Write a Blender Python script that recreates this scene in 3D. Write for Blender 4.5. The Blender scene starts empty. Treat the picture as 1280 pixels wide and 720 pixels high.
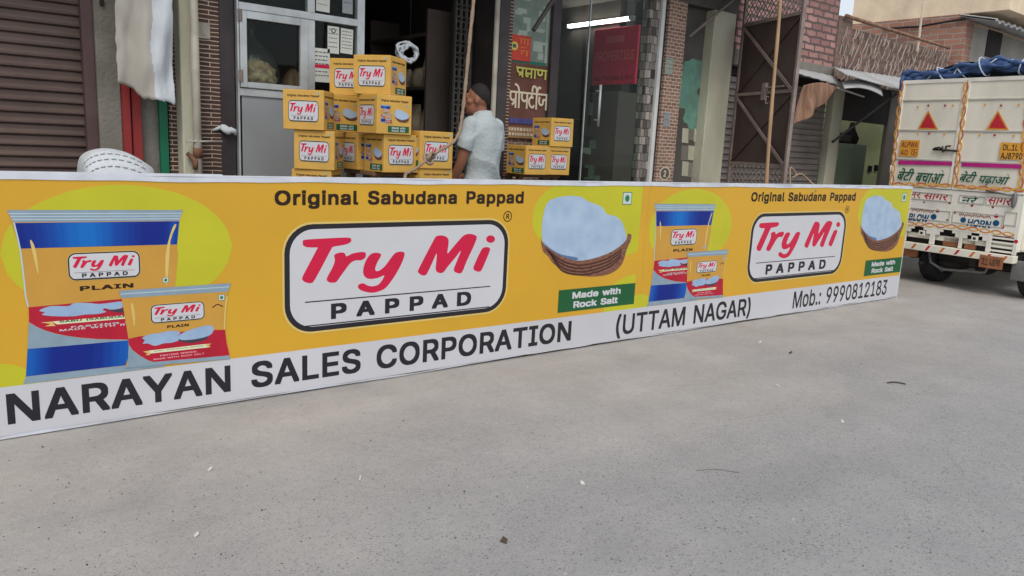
import bpy, bmesh, math, random
from math import radians as RAD, sin, cos, pi
from mathutils import Vector, Matrix
from mathutils.geometry import tessellate_polygon

random.seed(7)
SC = bpy.context.scene
COL = SC.collection

# ---------------------------------------------------------------- camera, world, sun, exposure
CAM_H = 1.45
FPX = 950.0
RX = Vector((0.78880354, -0.07628689, 0.60989285))
RY = Vector((-0.61269171, -0.1766437, 0.77032842))
RZ = Vector((0.04896777, -0.98131408, -0.18607752))
cam_data = bpy.data.cameras.new("camera")
cam_data.sensor_width = 36.0
cam_data.lens = 36.0 * FPX / 1280.0
cam_data.clip_end = 500.0
cam_data.clip_start = 0.05
cam = bpy.data.objects.new("camera", cam_data)
COL.objects.link(cam)
cam.matrix_world = Matrix(((RX.x, -RX.y, -RX.z, 0.0),
                           (RY.x, -RY.y, -RY.z, 0.0),
                           (RZ.x, -RZ.y, -RZ.z, CAM_H),
                           (0, 0, 0, 1)))
SC.camera = cam

SUN_EL, SUN_AZ = 52.0, 215.0            # azimuth clockwise from +Y
world = bpy.data.worlds.new("World")
SC.world = world
world.use_nodes = True
wn = world.node_tree
bg = wn.nodes["Background"]
sky = wn.nodes.new("ShaderNodeTexSky")
sky.sky_type = "NISHITA"
sky.sun_disc = False
sky.sun_elevation = RAD(SUN_EL)
sky.sun_rotation = RAD(SUN_AZ)
sky.air_density = 1.0
sky.dust_density = 4.0
sky.ozone_density = 1.0
cl = wn.nodes.new("ShaderNodeMix"); cl.data_type = "RGBA"       # thin white overcast in front of the blue
cl.inputs["Factor"].default_value = 0.62
wn.links.new(sky.outputs[0], cl.inputs["A"]); cl.inputs["B"].default_value = (6.6, 6.8, 7.1, 1)
wn.links.new(cl.outputs["Result"], bg.inputs[0])
bg.inputs[1].default_value = 0.12
sun_data = bpy.data.lights.new("sun", "SUN")
sun_data.energy = 1.0
sun_data.angle = RAD(25)
sun_data.color = (1.0, 0.95, 0.88)
sun = bpy.data.objects.new("sun", sun_data)
COL.objects.link(sun)
sd = Vector((sin(RAD(SUN_AZ)) * cos(RAD(SUN_EL)), cos(RAD(SUN_AZ)) * cos(RAD(SUN_EL)), sin(RAD(SUN_EL))))
sun.rotation_euler = sd.to_track_quat("Z", "Y").to_euler()
sun.location = (0, -5, 12)
SC.view_settings.view_transform = "Standard"
SC.view_settings.look = "None"
SC.view_settings.exposure = 0.35
SC.view_settings.gamma = 1.0
SC.view_settings.use_curve_mapping = False

# ---------------------------------------------------------------- survey helpers (photo sight lines onto real planes)
def ray(px, py):
    c = Vector((px - 640.0, py - 360.0, FPX))
    return Vector((RX.dot(c), RY.dot(c), RZ.dot(c)))

CPOS = Vector((0, 0, CAM_H))
def onY(px, py, Y):
    d = ray(px, py); return CPOS + d * (Y / d.y)
def onX(px, py, X):
    d = ray(px, py); return CPOS + d * (X / d.x)
def onZ(px, py, Z):
    d = ray(px, py); return CPOS + d * ((Z - CAM_H) / d.z)

class Plane:
    """upright plane through o, horizontal direction d; maps sight lines to (u, v)"""
    def __init__(s, o, d):
        s.o = Vector(o); s.d = Vector((d[0], d[1], 0)).normalized(); s.n = Vector((s.d.y, -s.d.x, 0))
    def __call__(s, px, py):
        r = ray(px, py); t = (s.o - CPOS).dot(s.n) / r.dot(s.n); p = CPOS + r * t
        return ((p - s.o).dot(s.d), p.z - s.o.z)

# ---------------------------------------------------------------- materials
def S(r, g, b):
    f = lambda c: (c / 255 / 12.92) if c / 255 <= 0.04045 else ((c / 255 + 0.055) / 1.055) ** 2.4
    return (f(r), f(g), f(b), 1.0)

MATS = {}
def mat(name, col, rough=0.7, var=0.15, scale=6.0, bump=0.0, bscale=40.0, metal=0.0, spec=0.4, col2=None, stretch=None, emit=None, dirt=0.0, detail=6.0):
    """principled with noise-driven albedo variation and bump (object coordinates)"""
    if name in MATS: return MATS[name]
    m = bpy.data.materials.new(name); m.use_nodes = True
    nt = m.node_tree; N = nt.nodes; L = nt.links
    b = N["Principled BSDF"]
    b.inputs["Roughness"].default_value = rough
    b.inputs["Metallic"].default_value = metal
    b.inputs["Specular IOR Level"].default_value = spec
    tc = N.new("ShaderNodeTexCoord")
    mp = N.new("ShaderNodeMapping")
    if stretch: mp.inputs["Scale"].default_value = stretch
    L.new(tc.outputs["Object"], mp.inputs[0])
    nz = N.new("ShaderNodeTexNoise"); nz.inputs["Scale"].default_value = scale; nz.inputs["Detail"].default_value = detail
    L.new(mp.outputs[0], nz.inputs["Vector"])
    rp = N.new("ShaderNodeValToRGB")
    c = Vector(col[:3])
    if col2 is None:
        lo = c * (1 - var); hi = c * (1 + var)
    else:
        lo = c; hi = Vector(col2[:3])
    rp.color_ramp.elements[0].position = 0.3; rp.color_ramp.elements[1].position = 0.7
    rp.color_ramp.elements[0].color = (*lo, 1); rp.color_ramp.elements[1].color = (*[min(1, x) for x in hi], 1)
    L.new(nz.outputs["Fac"], rp.inputs[0])
    out = rp.outputs[0]
    if dirt > 0:
        n2 = N.new("ShaderNodeTexNoise"); n2.inputs["Scale"].default_value = scale * 0.37; n2.inputs["Detail"].default_value = 8
        L.new(mp.outputs[0], n2.inputs["Vector"])
        r2 = N.new("ShaderNodeValToRGB"); r2.color_ramp.elements[0].position = 0.5; r2.color_ramp.elements[1].position = 0.68
        r2.color_ramp.elements[0].color = (0, 0, 0, 1); r2.color_ramp.elements[1].color = (dirt, dirt, dirt, 1)
        L.new(n2.outputs["Fac"], r2.inputs[0])
        mx = N.new("ShaderNodeMix"); mx.data_type = "RGBA"
        L.new(r2.outputs[0], mx.inputs["Factor"]); L.new(out, mx.inputs["A"]); mx.inputs["B"].default_value = (0.12, 0.095, 0.075, 1)
        out = mx.outputs["Result"]
    L.new(out, b.inputs["Base Color"])
    if bump > 0:
        n3 = N.new("ShaderNodeTexNoise"); n3.inputs["Scale"].default_value = bscale; n3.inputs["Detail"].default_value = 5
        L.new(mp.outputs[0], n3.inputs["Vector"])
        bp = N.new("ShaderNodeBump"); bp.inputs["Strength"].default_value = bump; bp.inputs["Distance"].default_value = 0.02
        L.new(n3.outputs["Fac"], bp.inputs["Height"]); L.new(bp.outputs[0], b.inputs["Normal"])
    if emit:
        b.inputs["Emission Color"].default_value = col; b.inputs["Emission Strength"].default_value = emit
    MATS[name] = m
    return m

def brick_mat(name, c1, c2, mortar, bw, bh, ms, bump=0.6, dirt=0.3):
    if name in MATS: return MATS[name]
    m = bpy.data.materials.new(name); m.use_nodes = True
    nt = m.node_tree; N = nt.nodes; L = nt.links; b = N["Principled BSDF"]
    b.inputs["Roughness"].default_value = 0.85
    tc = N.new("ShaderNodeTexCoord"); sp = N.new("ShaderNodeSeparateXYZ"); cb = N.new("ShaderNodeCombineXYZ")
    L.new(tc.outputs["Object"], sp.inputs[0])
    ad = N.new("ShaderNodeMath"); ad.operation = "ADD"
    L.new(sp.outputs[0], ad.inputs[0]); L.new(sp.outputs[1], ad.inputs[1])
    nw = N.new("ShaderNodeTexNoise"); nw.inputs["Scale"].default_value = 9; nw.inputs["Detail"].default_value = 3
    L.new(tc.outputs["Object"], nw.inputs["Vector"])
    wob = N.new("ShaderNodeMath"); wob.operation = "MULTIPLY_ADD"; wob.inputs[1].default_value = bh * 0.5
    L.new(nw.outputs["Fac"], wob.inputs[0]); L.new(sp.outputs[2], wob.inputs[2])
    L.new(ad.outputs[0], cb.inputs[0]); L.new(wob.outputs[0], cb.inputs[1])
    br = N.new("ShaderNodeTexBrick"); br.inputs["Scale"].default_value = 1.0
    br.inputs["Brick Width"].default_value = bw; br.inputs["Row Height"].default_value = bh; br.inputs["Mortar Size"].default_value = ms
    br.inputs["Mortar Smooth"].default_value = 0.25
    br.inputs["Color1"].default_value = c1; br.inputs["Color2"].default_value = c2; br.inputs["Mortar"].default_value = mortar
    L.new(cb.outputs[0], br.inputs["Vector"])
    n2 = N.new("ShaderNodeTexNoise"); n2.inputs["Scale"].default_value = 3.2; n2.inputs["Detail"].default_value = 8
    L.new(tc.outputs["Object"], n2.inputs["Vector"])
    r2 = N.new("ShaderNodeValToRGB"); r2.color_ramp.elements[0].position = 0.45; r2.color_ramp.elements[1].position = 0.72
    r2.color_ramp.elements[0].color = (0, 0, 0, 1); r2.color_ramp.elements[1].color = (dirt, dirt, dirt, 1)
    L.new(n2.outputs["Fac"], r2.inputs[0])
    mx = N.new("ShaderNodeMix"); mx.data_type = "RGBA"
    L.new(r2.outputs[0], mx.inputs["Factor"]); L.new(br.outputs["Color"], mx.inputs["A"]); mx.inputs["B"].default_value = (0.1, 0.085, 0.075, 1)
    L.new(mx.outputs["Result"], b.inputs["Base Color"])
    bp = N.new("ShaderNodeBump"); bp.inputs["Strength"].default_value = bump; bp.inputs["Distance"].default_value = 0.01; bp.invert = True
    L.new(br.outputs["Fac"], bp.inputs["Height"]); L.new(bp.outputs[0], b.inputs["Normal"])
    MATS[name] = m
    return m

def glass_mat(name, tint=(0.9, 0.95, 0.93), rough=0.02, dust=0.1, refl=0.6):
    if name in MATS: return MATS[name]
    m = bpy.data.materials.new(name); m.use_nodes = True
    nt = m.node_tree; N = nt.nodes; L = nt.links
    N.remove(N["Principled BSDF"]); o = N["Material Output"]
    t = N.new("ShaderNodeBsdfTransparent"); t.inputs[0].default_value = (*tint, 1)
    g = N.new("ShaderNodeBsdfGlossy"); g.inputs["Roughness"].default_value = rough
    g.inputs[0].default_value = (0.8, 0.85, 0.85, 1)
    d = N.new("ShaderNodeBsdfDiffuse"); d.inputs[0].default_value = (0.45, 0.45, 0.42, 1)
    fr = N.new("ShaderNodeFresnel"); gm = N.new("ShaderNodeNewGeometry")
    io = N.new("ShaderNodeMath"); io.operation = "MULTIPLY_ADD"; io.inputs[1].default_value = 1 / 1.45 - 1.45; io.inputs[2].default_value = 1.45
    L.new(gm.outputs["Backfacing"], io.inputs[0]); L.new(io.outputs[0], fr.inputs[0])       # thin pane: no inner total reflection
    mu = N.new("ShaderNodeMath"); mu.operation = "MULTIPLY"; mu.inputs[1].default_value = refl
    L.new(fr.outputs[0], mu.inputs[0])
    a = N.new("ShaderNodeMixShader"); L.new(mu.outputs[0], a.inputs[0]); L.new(t.outputs[0], a.inputs[1]); L.new(g.outputs[0], a.inputs[2])
    nz = N.new("ShaderNodeTexNoise"); nz.inputs["Scale"].default_value = 3; nz.inputs["Detail"].default_value = 8
    tc = N.new("ShaderNodeTexCoord"); L.new(tc.outputs["Object"], nz.inputs["Vector"])
    rp = N.new("ShaderNodeValToRGB"); rp.color_ramp.elements[0].position = 0.4; rp.color_ramp.elements[1].position = 0.75
    rp.color_ramp.elements[0].color = (dust * .2,) * 3 + (1,); rp.color_ramp.elements[1].color = (dust,) * 3 + (1,)
    L.new(nz.outputs["Fac"], rp.inputs[0])
    c = N.new("ShaderNodeMixShader"); L.new(rp.outputs[0], c.inputs[0]); L.new(a.outputs[0], c.inputs[1]); L.new(d.outputs[0], c.inputs[2])
    L.new(c.outputs[0], o.inputs[0])
    MATS[name] = m
    return m

def M(*k, **kw): return mat(*k, **kw)

# ---------------------------------------------------------------- object helpers
def tag(o, label=None, cat=None, group=None, kind=None):
    if label: o["label"] = label
    if cat: o["category"] = cat
    if group: o["group"] = group
    if kind: o["kind"] = kind
    return o

def empty(name, loc=(0, 0, 0), rz=0.0, label=None, cat=None, group=None):
    o = bpy.data.objects.new(name, None); COL.objects.link(o)
    o.location = loc; o.rotation_euler = (0, 0, rz); o.empty_display_size = 0.2
    return tag(o, label, cat, group)

def link(name, me, mats, parent=None, smooth=False):
    for m in mats: me.materials.append(m)
    if smooth:
        for p in me.polygons: p.use_smooth = True
    o = bpy.data.objects.new(name, me); COL.objects.link(o)
    if parent: o.parent = parent
    return o

class MB:
    """collects shapes and links them as ONE mesh object"""
    def __init__(s): s.v = []; s.f = []; s.mi = []
    def add(s, vs, fs, mi=0, X=None):
        n = len(s.v)
        s.v += [tuple(X @ Vector(p)) if X else tuple(p) for p in vs]
        s.f += [tuple(i + n for i in f) for f in fs]; s.mi += [mi] * len(fs)
    def box(s, x0, x1, y0, y1, z0, z1, mi=0, X=None):
        x0, x1 = sorted((x0, x1)); y0, y1 = sorted((y0, y1)); z0, z1 = sorted((z0, z1))
        s.add([(x0, y0, z0), (x1, y0, z0), (x1, y1, z0), (x0, y1, z0), (x0, y0, z1), (x1, y0, z1), (x1, y1, z1), (x0, y1, z1)],
              [(3, 2, 1, 0), (4, 5, 6, 7), (0, 1, 5, 4), (1, 2, 6, 5), (2, 3, 7, 6), (3, 0, 4, 7)], mi, X)
    def bar(s, a, b, w, h=None, mi=0, up=(0, 0, 1)):
        a = Vector(a); b = Vector(b); h = h or w
        d = (b - a); L = d.length; d.normalize(); u = Vector(up)
        if abs(d.dot(u)) > 0.98: u = Vector((0, 1, 0))
        x = d.cross(u).normalized(); z = x.cross(d)
        X = Matrix((( x.x, d.x, z.x, a.x), (x.y, d.y, z.y, a.y), (x.z, d.z, z.z, a.z), (0, 0, 0, 1)))
        s.box(-w / 2, w / 2, 0, L, -h / 2, h / 2, mi, X)
    def tube(s, pts, r, n=8, mi=0, cap=True):
        pts = [Vector(p) for p in pts]; rs = r if isinstance(r, (list, tuple)) else [r] * len(pts)
        vs = []; fs = []; prev = None
        for i, p in enumerate(pts):
            d = (pts[min(i + 1, len(pts) - 1)] - pts[max(i - 1, 0)]).normalized()
            if prev is None:
                u = Vector((0, 0, 1)) if abs(d.z) < 0.9 else Vector((1, 0, 0))
                x = d.cross(u).normalized()
            else:
                x = (prev - d * prev.dot(d)).normalized()
            prev = x; y = d.cross(x)
            for k in range(n):
                a = 2 * pi * k / n; vs.append(p + (x * cos(a) + y * sin(a)) * rs[i])
        for i in range(len(pts) - 1):
            for k in range(n):
                fs.append((i * n + k, i * n + (k + 1) % n, (i + 1) * n + (k + 1) % n, (i + 1) * n + k))
        if cap:
            fs.append(tuple(reversed(range(n)))); fs.append(tuple((len(pts) - 1) * n + k for k in range(n)))
        s.add(vs, fs, mi)
    def loft(s, secs, n=20, mi=0):
        """secs: (cx, cy, cz, rx, ry[, tilt_y_per_x ignored]) stacked rings, capped"""
        vs = []; fs = []
        for (cx, cy, cz, rx, ry) in secs:
            for k in range(n):
                a = 2 * pi * k / n; vs.append((cx + rx * cos(a), cy + ry * sin(a), cz))
        for i in range(len(secs) - 1):
            for k in range(n):
                fs.append((i * n + k, i * n + (k + 1) % n, (i + 1) * n + (k + 1) % n, (i + 1) * n + k))
        fs.append(tuple(reversed(range(n)))); fs.append(tuple((len(secs) - 1) * n + k for k in range(n)))
        s.add(vs, fs, mi)
    def ball(s, c, r, nu=16, nv=10, mi=0, X=None):
        r = r if isinstance(r, (tuple, list)) else (r, r, r)
        vs = [(c[0], c[1], c[2] - r[2])]; fs = []
        for j in range(1, nv):
            t = -pi / 2 + pi * j / nv
            for k in range(nu):
                a = 2 * pi * k / nu; vs.append((c[0] + r[0] * cos(t) * cos(a), c[1] + r[1] * cos(t) * sin(a), c[2] + r[2] * sin(t)))
        vs.append((c[0], c[1], c[2] + r[2])); top = len(vs) - 1
        for k in range(nu): fs.append((0, 1 + (k + 1) % nu, 1 + k))
        for j in range(nv - 2):
            for k in range(nu):
                a = 1 + j * nu; fs.append((a + k, a + (k + 1) % nu, a + nu + (k + 1) % nu, a + nu + k))
        a = 1 + (nv - 2) * nu
        for k in range(nu): fs.append((a + k, a + (k + 1) % nu, top))
        s.add(vs, fs, mi, X)
    def prism(s, poly, y0, y1, mi=0, X=None):
        """polygon in x-z, extruded along y"""
        n = len(poly)
        vs = [(p[0], y0, p[1]) for p in poly] + [(p[0], y1, p[1]) for p in poly]
        fs = [(i, (i + 1) % n, n + (i + 1) % n, n + i) for i in range(n)]
        tri = tessellate_polygon([[Vector((p[0], p[1], 0)) for p in poly]])
        for t in tri: fs.append(tuple(t)); fs.append(tuple(n + i for i in reversed(t)))
        s.add(vs, fs, mi, X)
    def mesh(s, name):
        me = bpy.data.meshes.new(name); me.from_pydata(s.v, [], s.f); me.update()
        for p, i in zip(me.polygons, s.mi): p.material_index = i
        bm = bmesh.new(); bm.from_mesh(me); bmesh.ops.recalc_face_normals(bm, faces=bm.faces); bm.to_mesh(me); bm.free()
        return me
    def build(s, name, mats, parent=None, smooth=False, bevel=0.0, loc=None):
        if not isinstance(mats, (list, tuple)): mats = [mats]
        o = link(name, s.mesh(name), mats, parent, smooth)
        if bevel:
            b = o.modifiers.new("bevel", "BEVEL"); b.width = bevel; b.segments = 2; b.limit_method = "ANGLE"; b.angle_limit = RAD(40)
        if loc: o.location = loc
        return o

def remeshed(name, mb, voxel, mats, parent=None, smooth_it=6, loc=None, fac=0.5):
    """union of overlapping closed shapes into one continuous smooth surface"""
    me = mb.mesh(name); o = bpy.data.objects.new(name, me); COL.objects.link(o)
    r = o.modifiers.new("r", "REMESH"); r.mode = "VOXEL"; r.voxel_size = voxel
    q = o.modifiers.new("s", "SMOOTH"); q.factor = fac; q.iterations = smooth_it
    dg = bpy.context.evaluated_depsgraph_get(); dg.update()
    m2 = bpy.data.meshes.new_from_object(o.evaluated_get(dg))
    o.modifiers.clear(); o.data = m2; m2.name = name; bpy.data.meshes.remove(me)
    m2.materials.clear()
    for m in (mats if isinstance(mats, (list, tuple)) else [mats]): m2.materials.append(m)
    for p in m2.polygons: p.use_smooth = True; p.material_index = 0
    if parent: o.parent = parent
    if loc: o.location = loc
    return o

def copy_tree(o, parent=None):
    c = o.copy(); COL.objects.link(c); c.parent = parent
    for ch in list(o.children): copy_tree(ch, c)
    return c

def cr(pts, k=6, closed=False):
    """Catmull-Rom smoothing of 2D/3D points"""
    P = [Vector(p) for p in pts]; n = len(P); out = []
    rng = range(n if closed else n - 1)
    for i in rng:
        if closed: p0, p1, p2, p3 = P[(i - 1) % n], P[i], P[(i + 1) % n], P[(i + 2) % n]
        else: p0, p1, p2, p3 = P[max(i - 1, 0)], P[i], P[i + 1], P[min(i + 2, n - 1)]
        for j in range(k):
            t = j / k
            out.append(0.5 * ((2 * p1) + (p2 - p0) * t + (2 * p0 - 5 * p1 + 4 * p2 - p3) * t * t + (3 * p1 - p0 - 3 * p2 + p3) * t ** 3))
    if not closed: out.append(P[-1])
    return out

# ---------------------------------------------------------------- lettering
GLYPH = {}
def load_glyphs(txt):
    for ln in txt.strip("\n").split("\n"):
        ch = ln[0]; a, _, rest = ln[2:].partition(" ")
        GLYPH[ch] = (int(a), [[tuple(map(int, q.split())) for q in sp.split(",")] for sp in rest.split("|")] if rest else [])

def curve_tris(cu):
    o = bpy.data.objects.new("tmp", cu); COL.objects.link(o)
    dg = bpy.context.evaluated_depsgraph_get(); dg.update()
    me = bpy.data.meshes.new_from_object(o.evaluated_get(dg))
    vs = [(v.co.x, v.co.y) for v in me.vertices]; fs = [tuple(p.vertices) for p in me.polygons]
    bpy.data.objects.remove(o); bpy.data.meshes.remove(me); bpy.data.curves.remove(cu)
    return vs, fs

TXT = {}
def text_tris(s, bold=0.0, gap=0.0):
    key = (s, bold, gap)
    if key in TXT: return TXT[key]
    if any(ord(c) > 0x900 for c in s):                # Devanagari through the built-in font
        cu = bpy.data.curves.new("t", "FONT"); cu.body = s; cu.offset = bold; cu.resolution_u = 3
        vs, fs = curve_tris(cu); TXT[key] = ([(x, y, 0) for x, y in vs], fs); return TXT[key]
    V = []; Fc = []; x = 0.0
    b = bold
    shifts = [(0, 0)] if not b else ([(-b, 0), (b, 0), (0, b), (0, -b)] if len(s) > 16 and b > 0.0199 and gap == 0 and s.isupper() else
              [(0, 0), (-b, -b), (b, -b), (-b, b), (b, b), (b, 0), (-b, 0), (0, b), (0, -b)])
    for ch in s:
        if ch == " ": x += 0.28 + gap; continue
        quads = glyph_quads(ch)
        for j, (dx, dy) in enumerate(shifts):          # heavier strokes: the glyph again, shifted all round
            for q in quads:
                n = len(V); V += [(x + px + dx, py + dy, j * 0.1) for px, py in q]; Fc.append((n, n + 1, n + 2, n + 3))
        x += GLYPH[ch][0] / 1000 + gap
    TXT[key] = (V, Fc)
    return TXT[key]

GQ = {}
def glyph_quads(ch):
    """fill of one letter by the non-zero rule, cut into horizontal trapezoids"""
    if ch in GQ: return GQ[ch]
    E = []
    for sp in GLYPH[ch][1]:
        for i in range(len(sp)):
            (x1, y1), (x2, y2) = sp[i - 1], sp[i]
            if y1 != y2: E.append((x1, y1, x2, y2, 1) if y1 < y2 else (x2, y2, x1, y1, -1))
    ys = set()
    for e in E: ys.update((e[1], e[3]))
    at = lambda e, y: e[0] + (e[2] - e[0]) * (y - e[1]) / (e[3] - e[1])
    for i, e in enumerate(E):
        for g in E[i + 1:]:
            lo = max(e[1], g[1]); hi = min(e[3], g[3])
            if hi - lo > 1:
                d0 = at(e, lo) - at(g, lo); d1 = at(e, hi) - at(g, hi)
                if d0 * d1 < 0: ys.add(lo + (hi - lo) * d0 / (d0 - d1))
    ys = sorted(ys); out = []
    for y0, y1 in zip(ys, ys[1:]):
        if y1 - y0 < 0.5: continue
        ym = (y0 + y1) / 2
        act = sorted((at(e, ym), e) for e in E if e[1] < ym < e[3])
        w = 0
        for xm, e in act:
            if w == 0: st = e
            w += e[4]
            if w == 0:
                out.append([(at(st, y0) / 1000, y0 / 1000), (at(e, y0) / 1000, y0 / 1000), (at(e, y1) / 1000, y1 / 1000), (at(st, y1) / 1000, y1 / 1000)])
    GQ[ch] = out
    return out

class Print:
    """flat printed artwork: filled shapes in (u, v), each on its own thin layer"""
    def __init__(s): s.items = []
    def tri(s, vs, fs, m, lay): s.items.append((vs, fs, m, lay))
    def poly(s, pts, m, lay):
        pts = [(p[0], p[1]) for p in pts]
        fs = [tuple(t) for t in tessellate_polygon([[Vector((p[0], p[1], 0)) for p in pts]])]
        s.items.append((pts, fs, m, lay))
    def rect(s, u0, v0, u1, v1, m, lay, r=0.0):
        if r <= 0: s.poly([(u0, v0), (u1, v0), (u1, v1), (u0, v1)], m, lay); return
        pts = []
        for cx, cy, a0 in ((u1 - r, v0 + r, -90), (u1 - r, v1 - r, 0), (u0 + r, v1 - r, 90), (u0 + r, v0 + r, 180)):
            for k in range(9):
                a = RAD(a0 + 90 * k / 8); pts.append((cx + r * cos(a), cy + r * sin(a)))
        s.poly(pts, m, lay)
    def oval(s, cu, cv, ru, rv, m, lay, n=48, clip=None):
        pts = [(cu + ru * cos(2 * pi * k / n), cv + rv * sin(2 * pi * k / n)) for k in range(n)]
        if clip: pts = [(min(max(p[0], clip[0]), clip[2]), min(max(p[1], clip[1]), clip[3])) for p in pts]
        s.poly(pts, m, lay)
    def stroke(s, pts, w, m, lay, k=5):
        P = cr([(p[0], p[1], 0) for p in pts], k) if k > 1 else [Vector((p[0], p[1], 0)) for p in pts]
        vs = []; fs = []; n = len(P)
        for i, p in enumerate(P):
            d = (P[min(i + 1, n - 1)] - P[max(i - 1, 0)]); d = d.normalized() if d.length > 0 else Vector((1, 0, 0))
            q = Vector((-d.y, d.x, 0)) * w / 2
            vs += [(p.x + q.x, p.y + q.y), (p.x - q.x, p.y - q.y)]
        for i in range(n - 1): fs.append((2 * i, 2 * i + 1, 2 * i + 3, 2 * i + 2))
        s.items.append((vs, fs, m, lay))
    def text(s, t, box, m, lay, bold=0.0, shear=0.0, gap=0.0, slope=0.0, capfit=True):
        vs, fs = text_tris(t, bold, gap)
        vs = [(x + shear * y, y, k) for x, y, k in vs]
        x0 = min(v[0] for v in vs); x1 = max(v[0] for v in vs); y0 = min(v[1] for v in vs); y1 = max(v[1] for v in vs)
        u0, v0, u1, v1 = box
        s.items.append(([(u0 + (x - x0) / (x1 - x0) * (u1 - u0), v0 + (y - y0) / (y1 - y0) * (v1 - v0) + slope * (x - x0) / (x1 - x0), k) for x, y, k in vs], fs, m, lay))
    def bbox(s):
        a = [p for it in s.items for p in it[0]]
        return min(p[0] for p in a), min(p[1] for p in a), max(p[0] for p in a), max(p[1] for p in a)
    def put(s, src, box, lay0=0.0, bb=None, names=None):
        x0, y0, x1, y1 = bb or src.bbox(); u0, v0, u1, v1 = box
        for vs, fs, m, lay in src.items:
            s.items.append(([(u0 + (x - x0) / (x1 - x0) * (u1 - u0), v0 + (y - y0) / (y1 - y0) * (v1 - v0), *p[2:]) for p in vs for x, y in (p[:2],)], fs, (names or {}).get(m, m), lay + lay0))
    def build(s, name, parent, X, step=0.0004):
        """X maps (u, v, out) -> 3D; out grows towards the viewer"""
        order = []; v = []; f = []; mi = []
        for vs, fs, m, lay in s.items:
            if m not in order: order.append(m)
            n = len(v); v += [X(p[0], p[1], (lay + 1 + (p[2] * 0.25 if len(p) > 2 else 0)) * step) for p in vs]
            f += [tuple(i + n for i in q) for q in fs]; mi += [order.index(m)] * len(fs)
        me = bpy.data.meshes.new(name); me.from_pydata(v, [], f); me.update()
        for p, i in zip(me.polygons, mi): p.material_index = i
        return link(name, me, [MATS[m] for m in order], parent)

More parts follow.
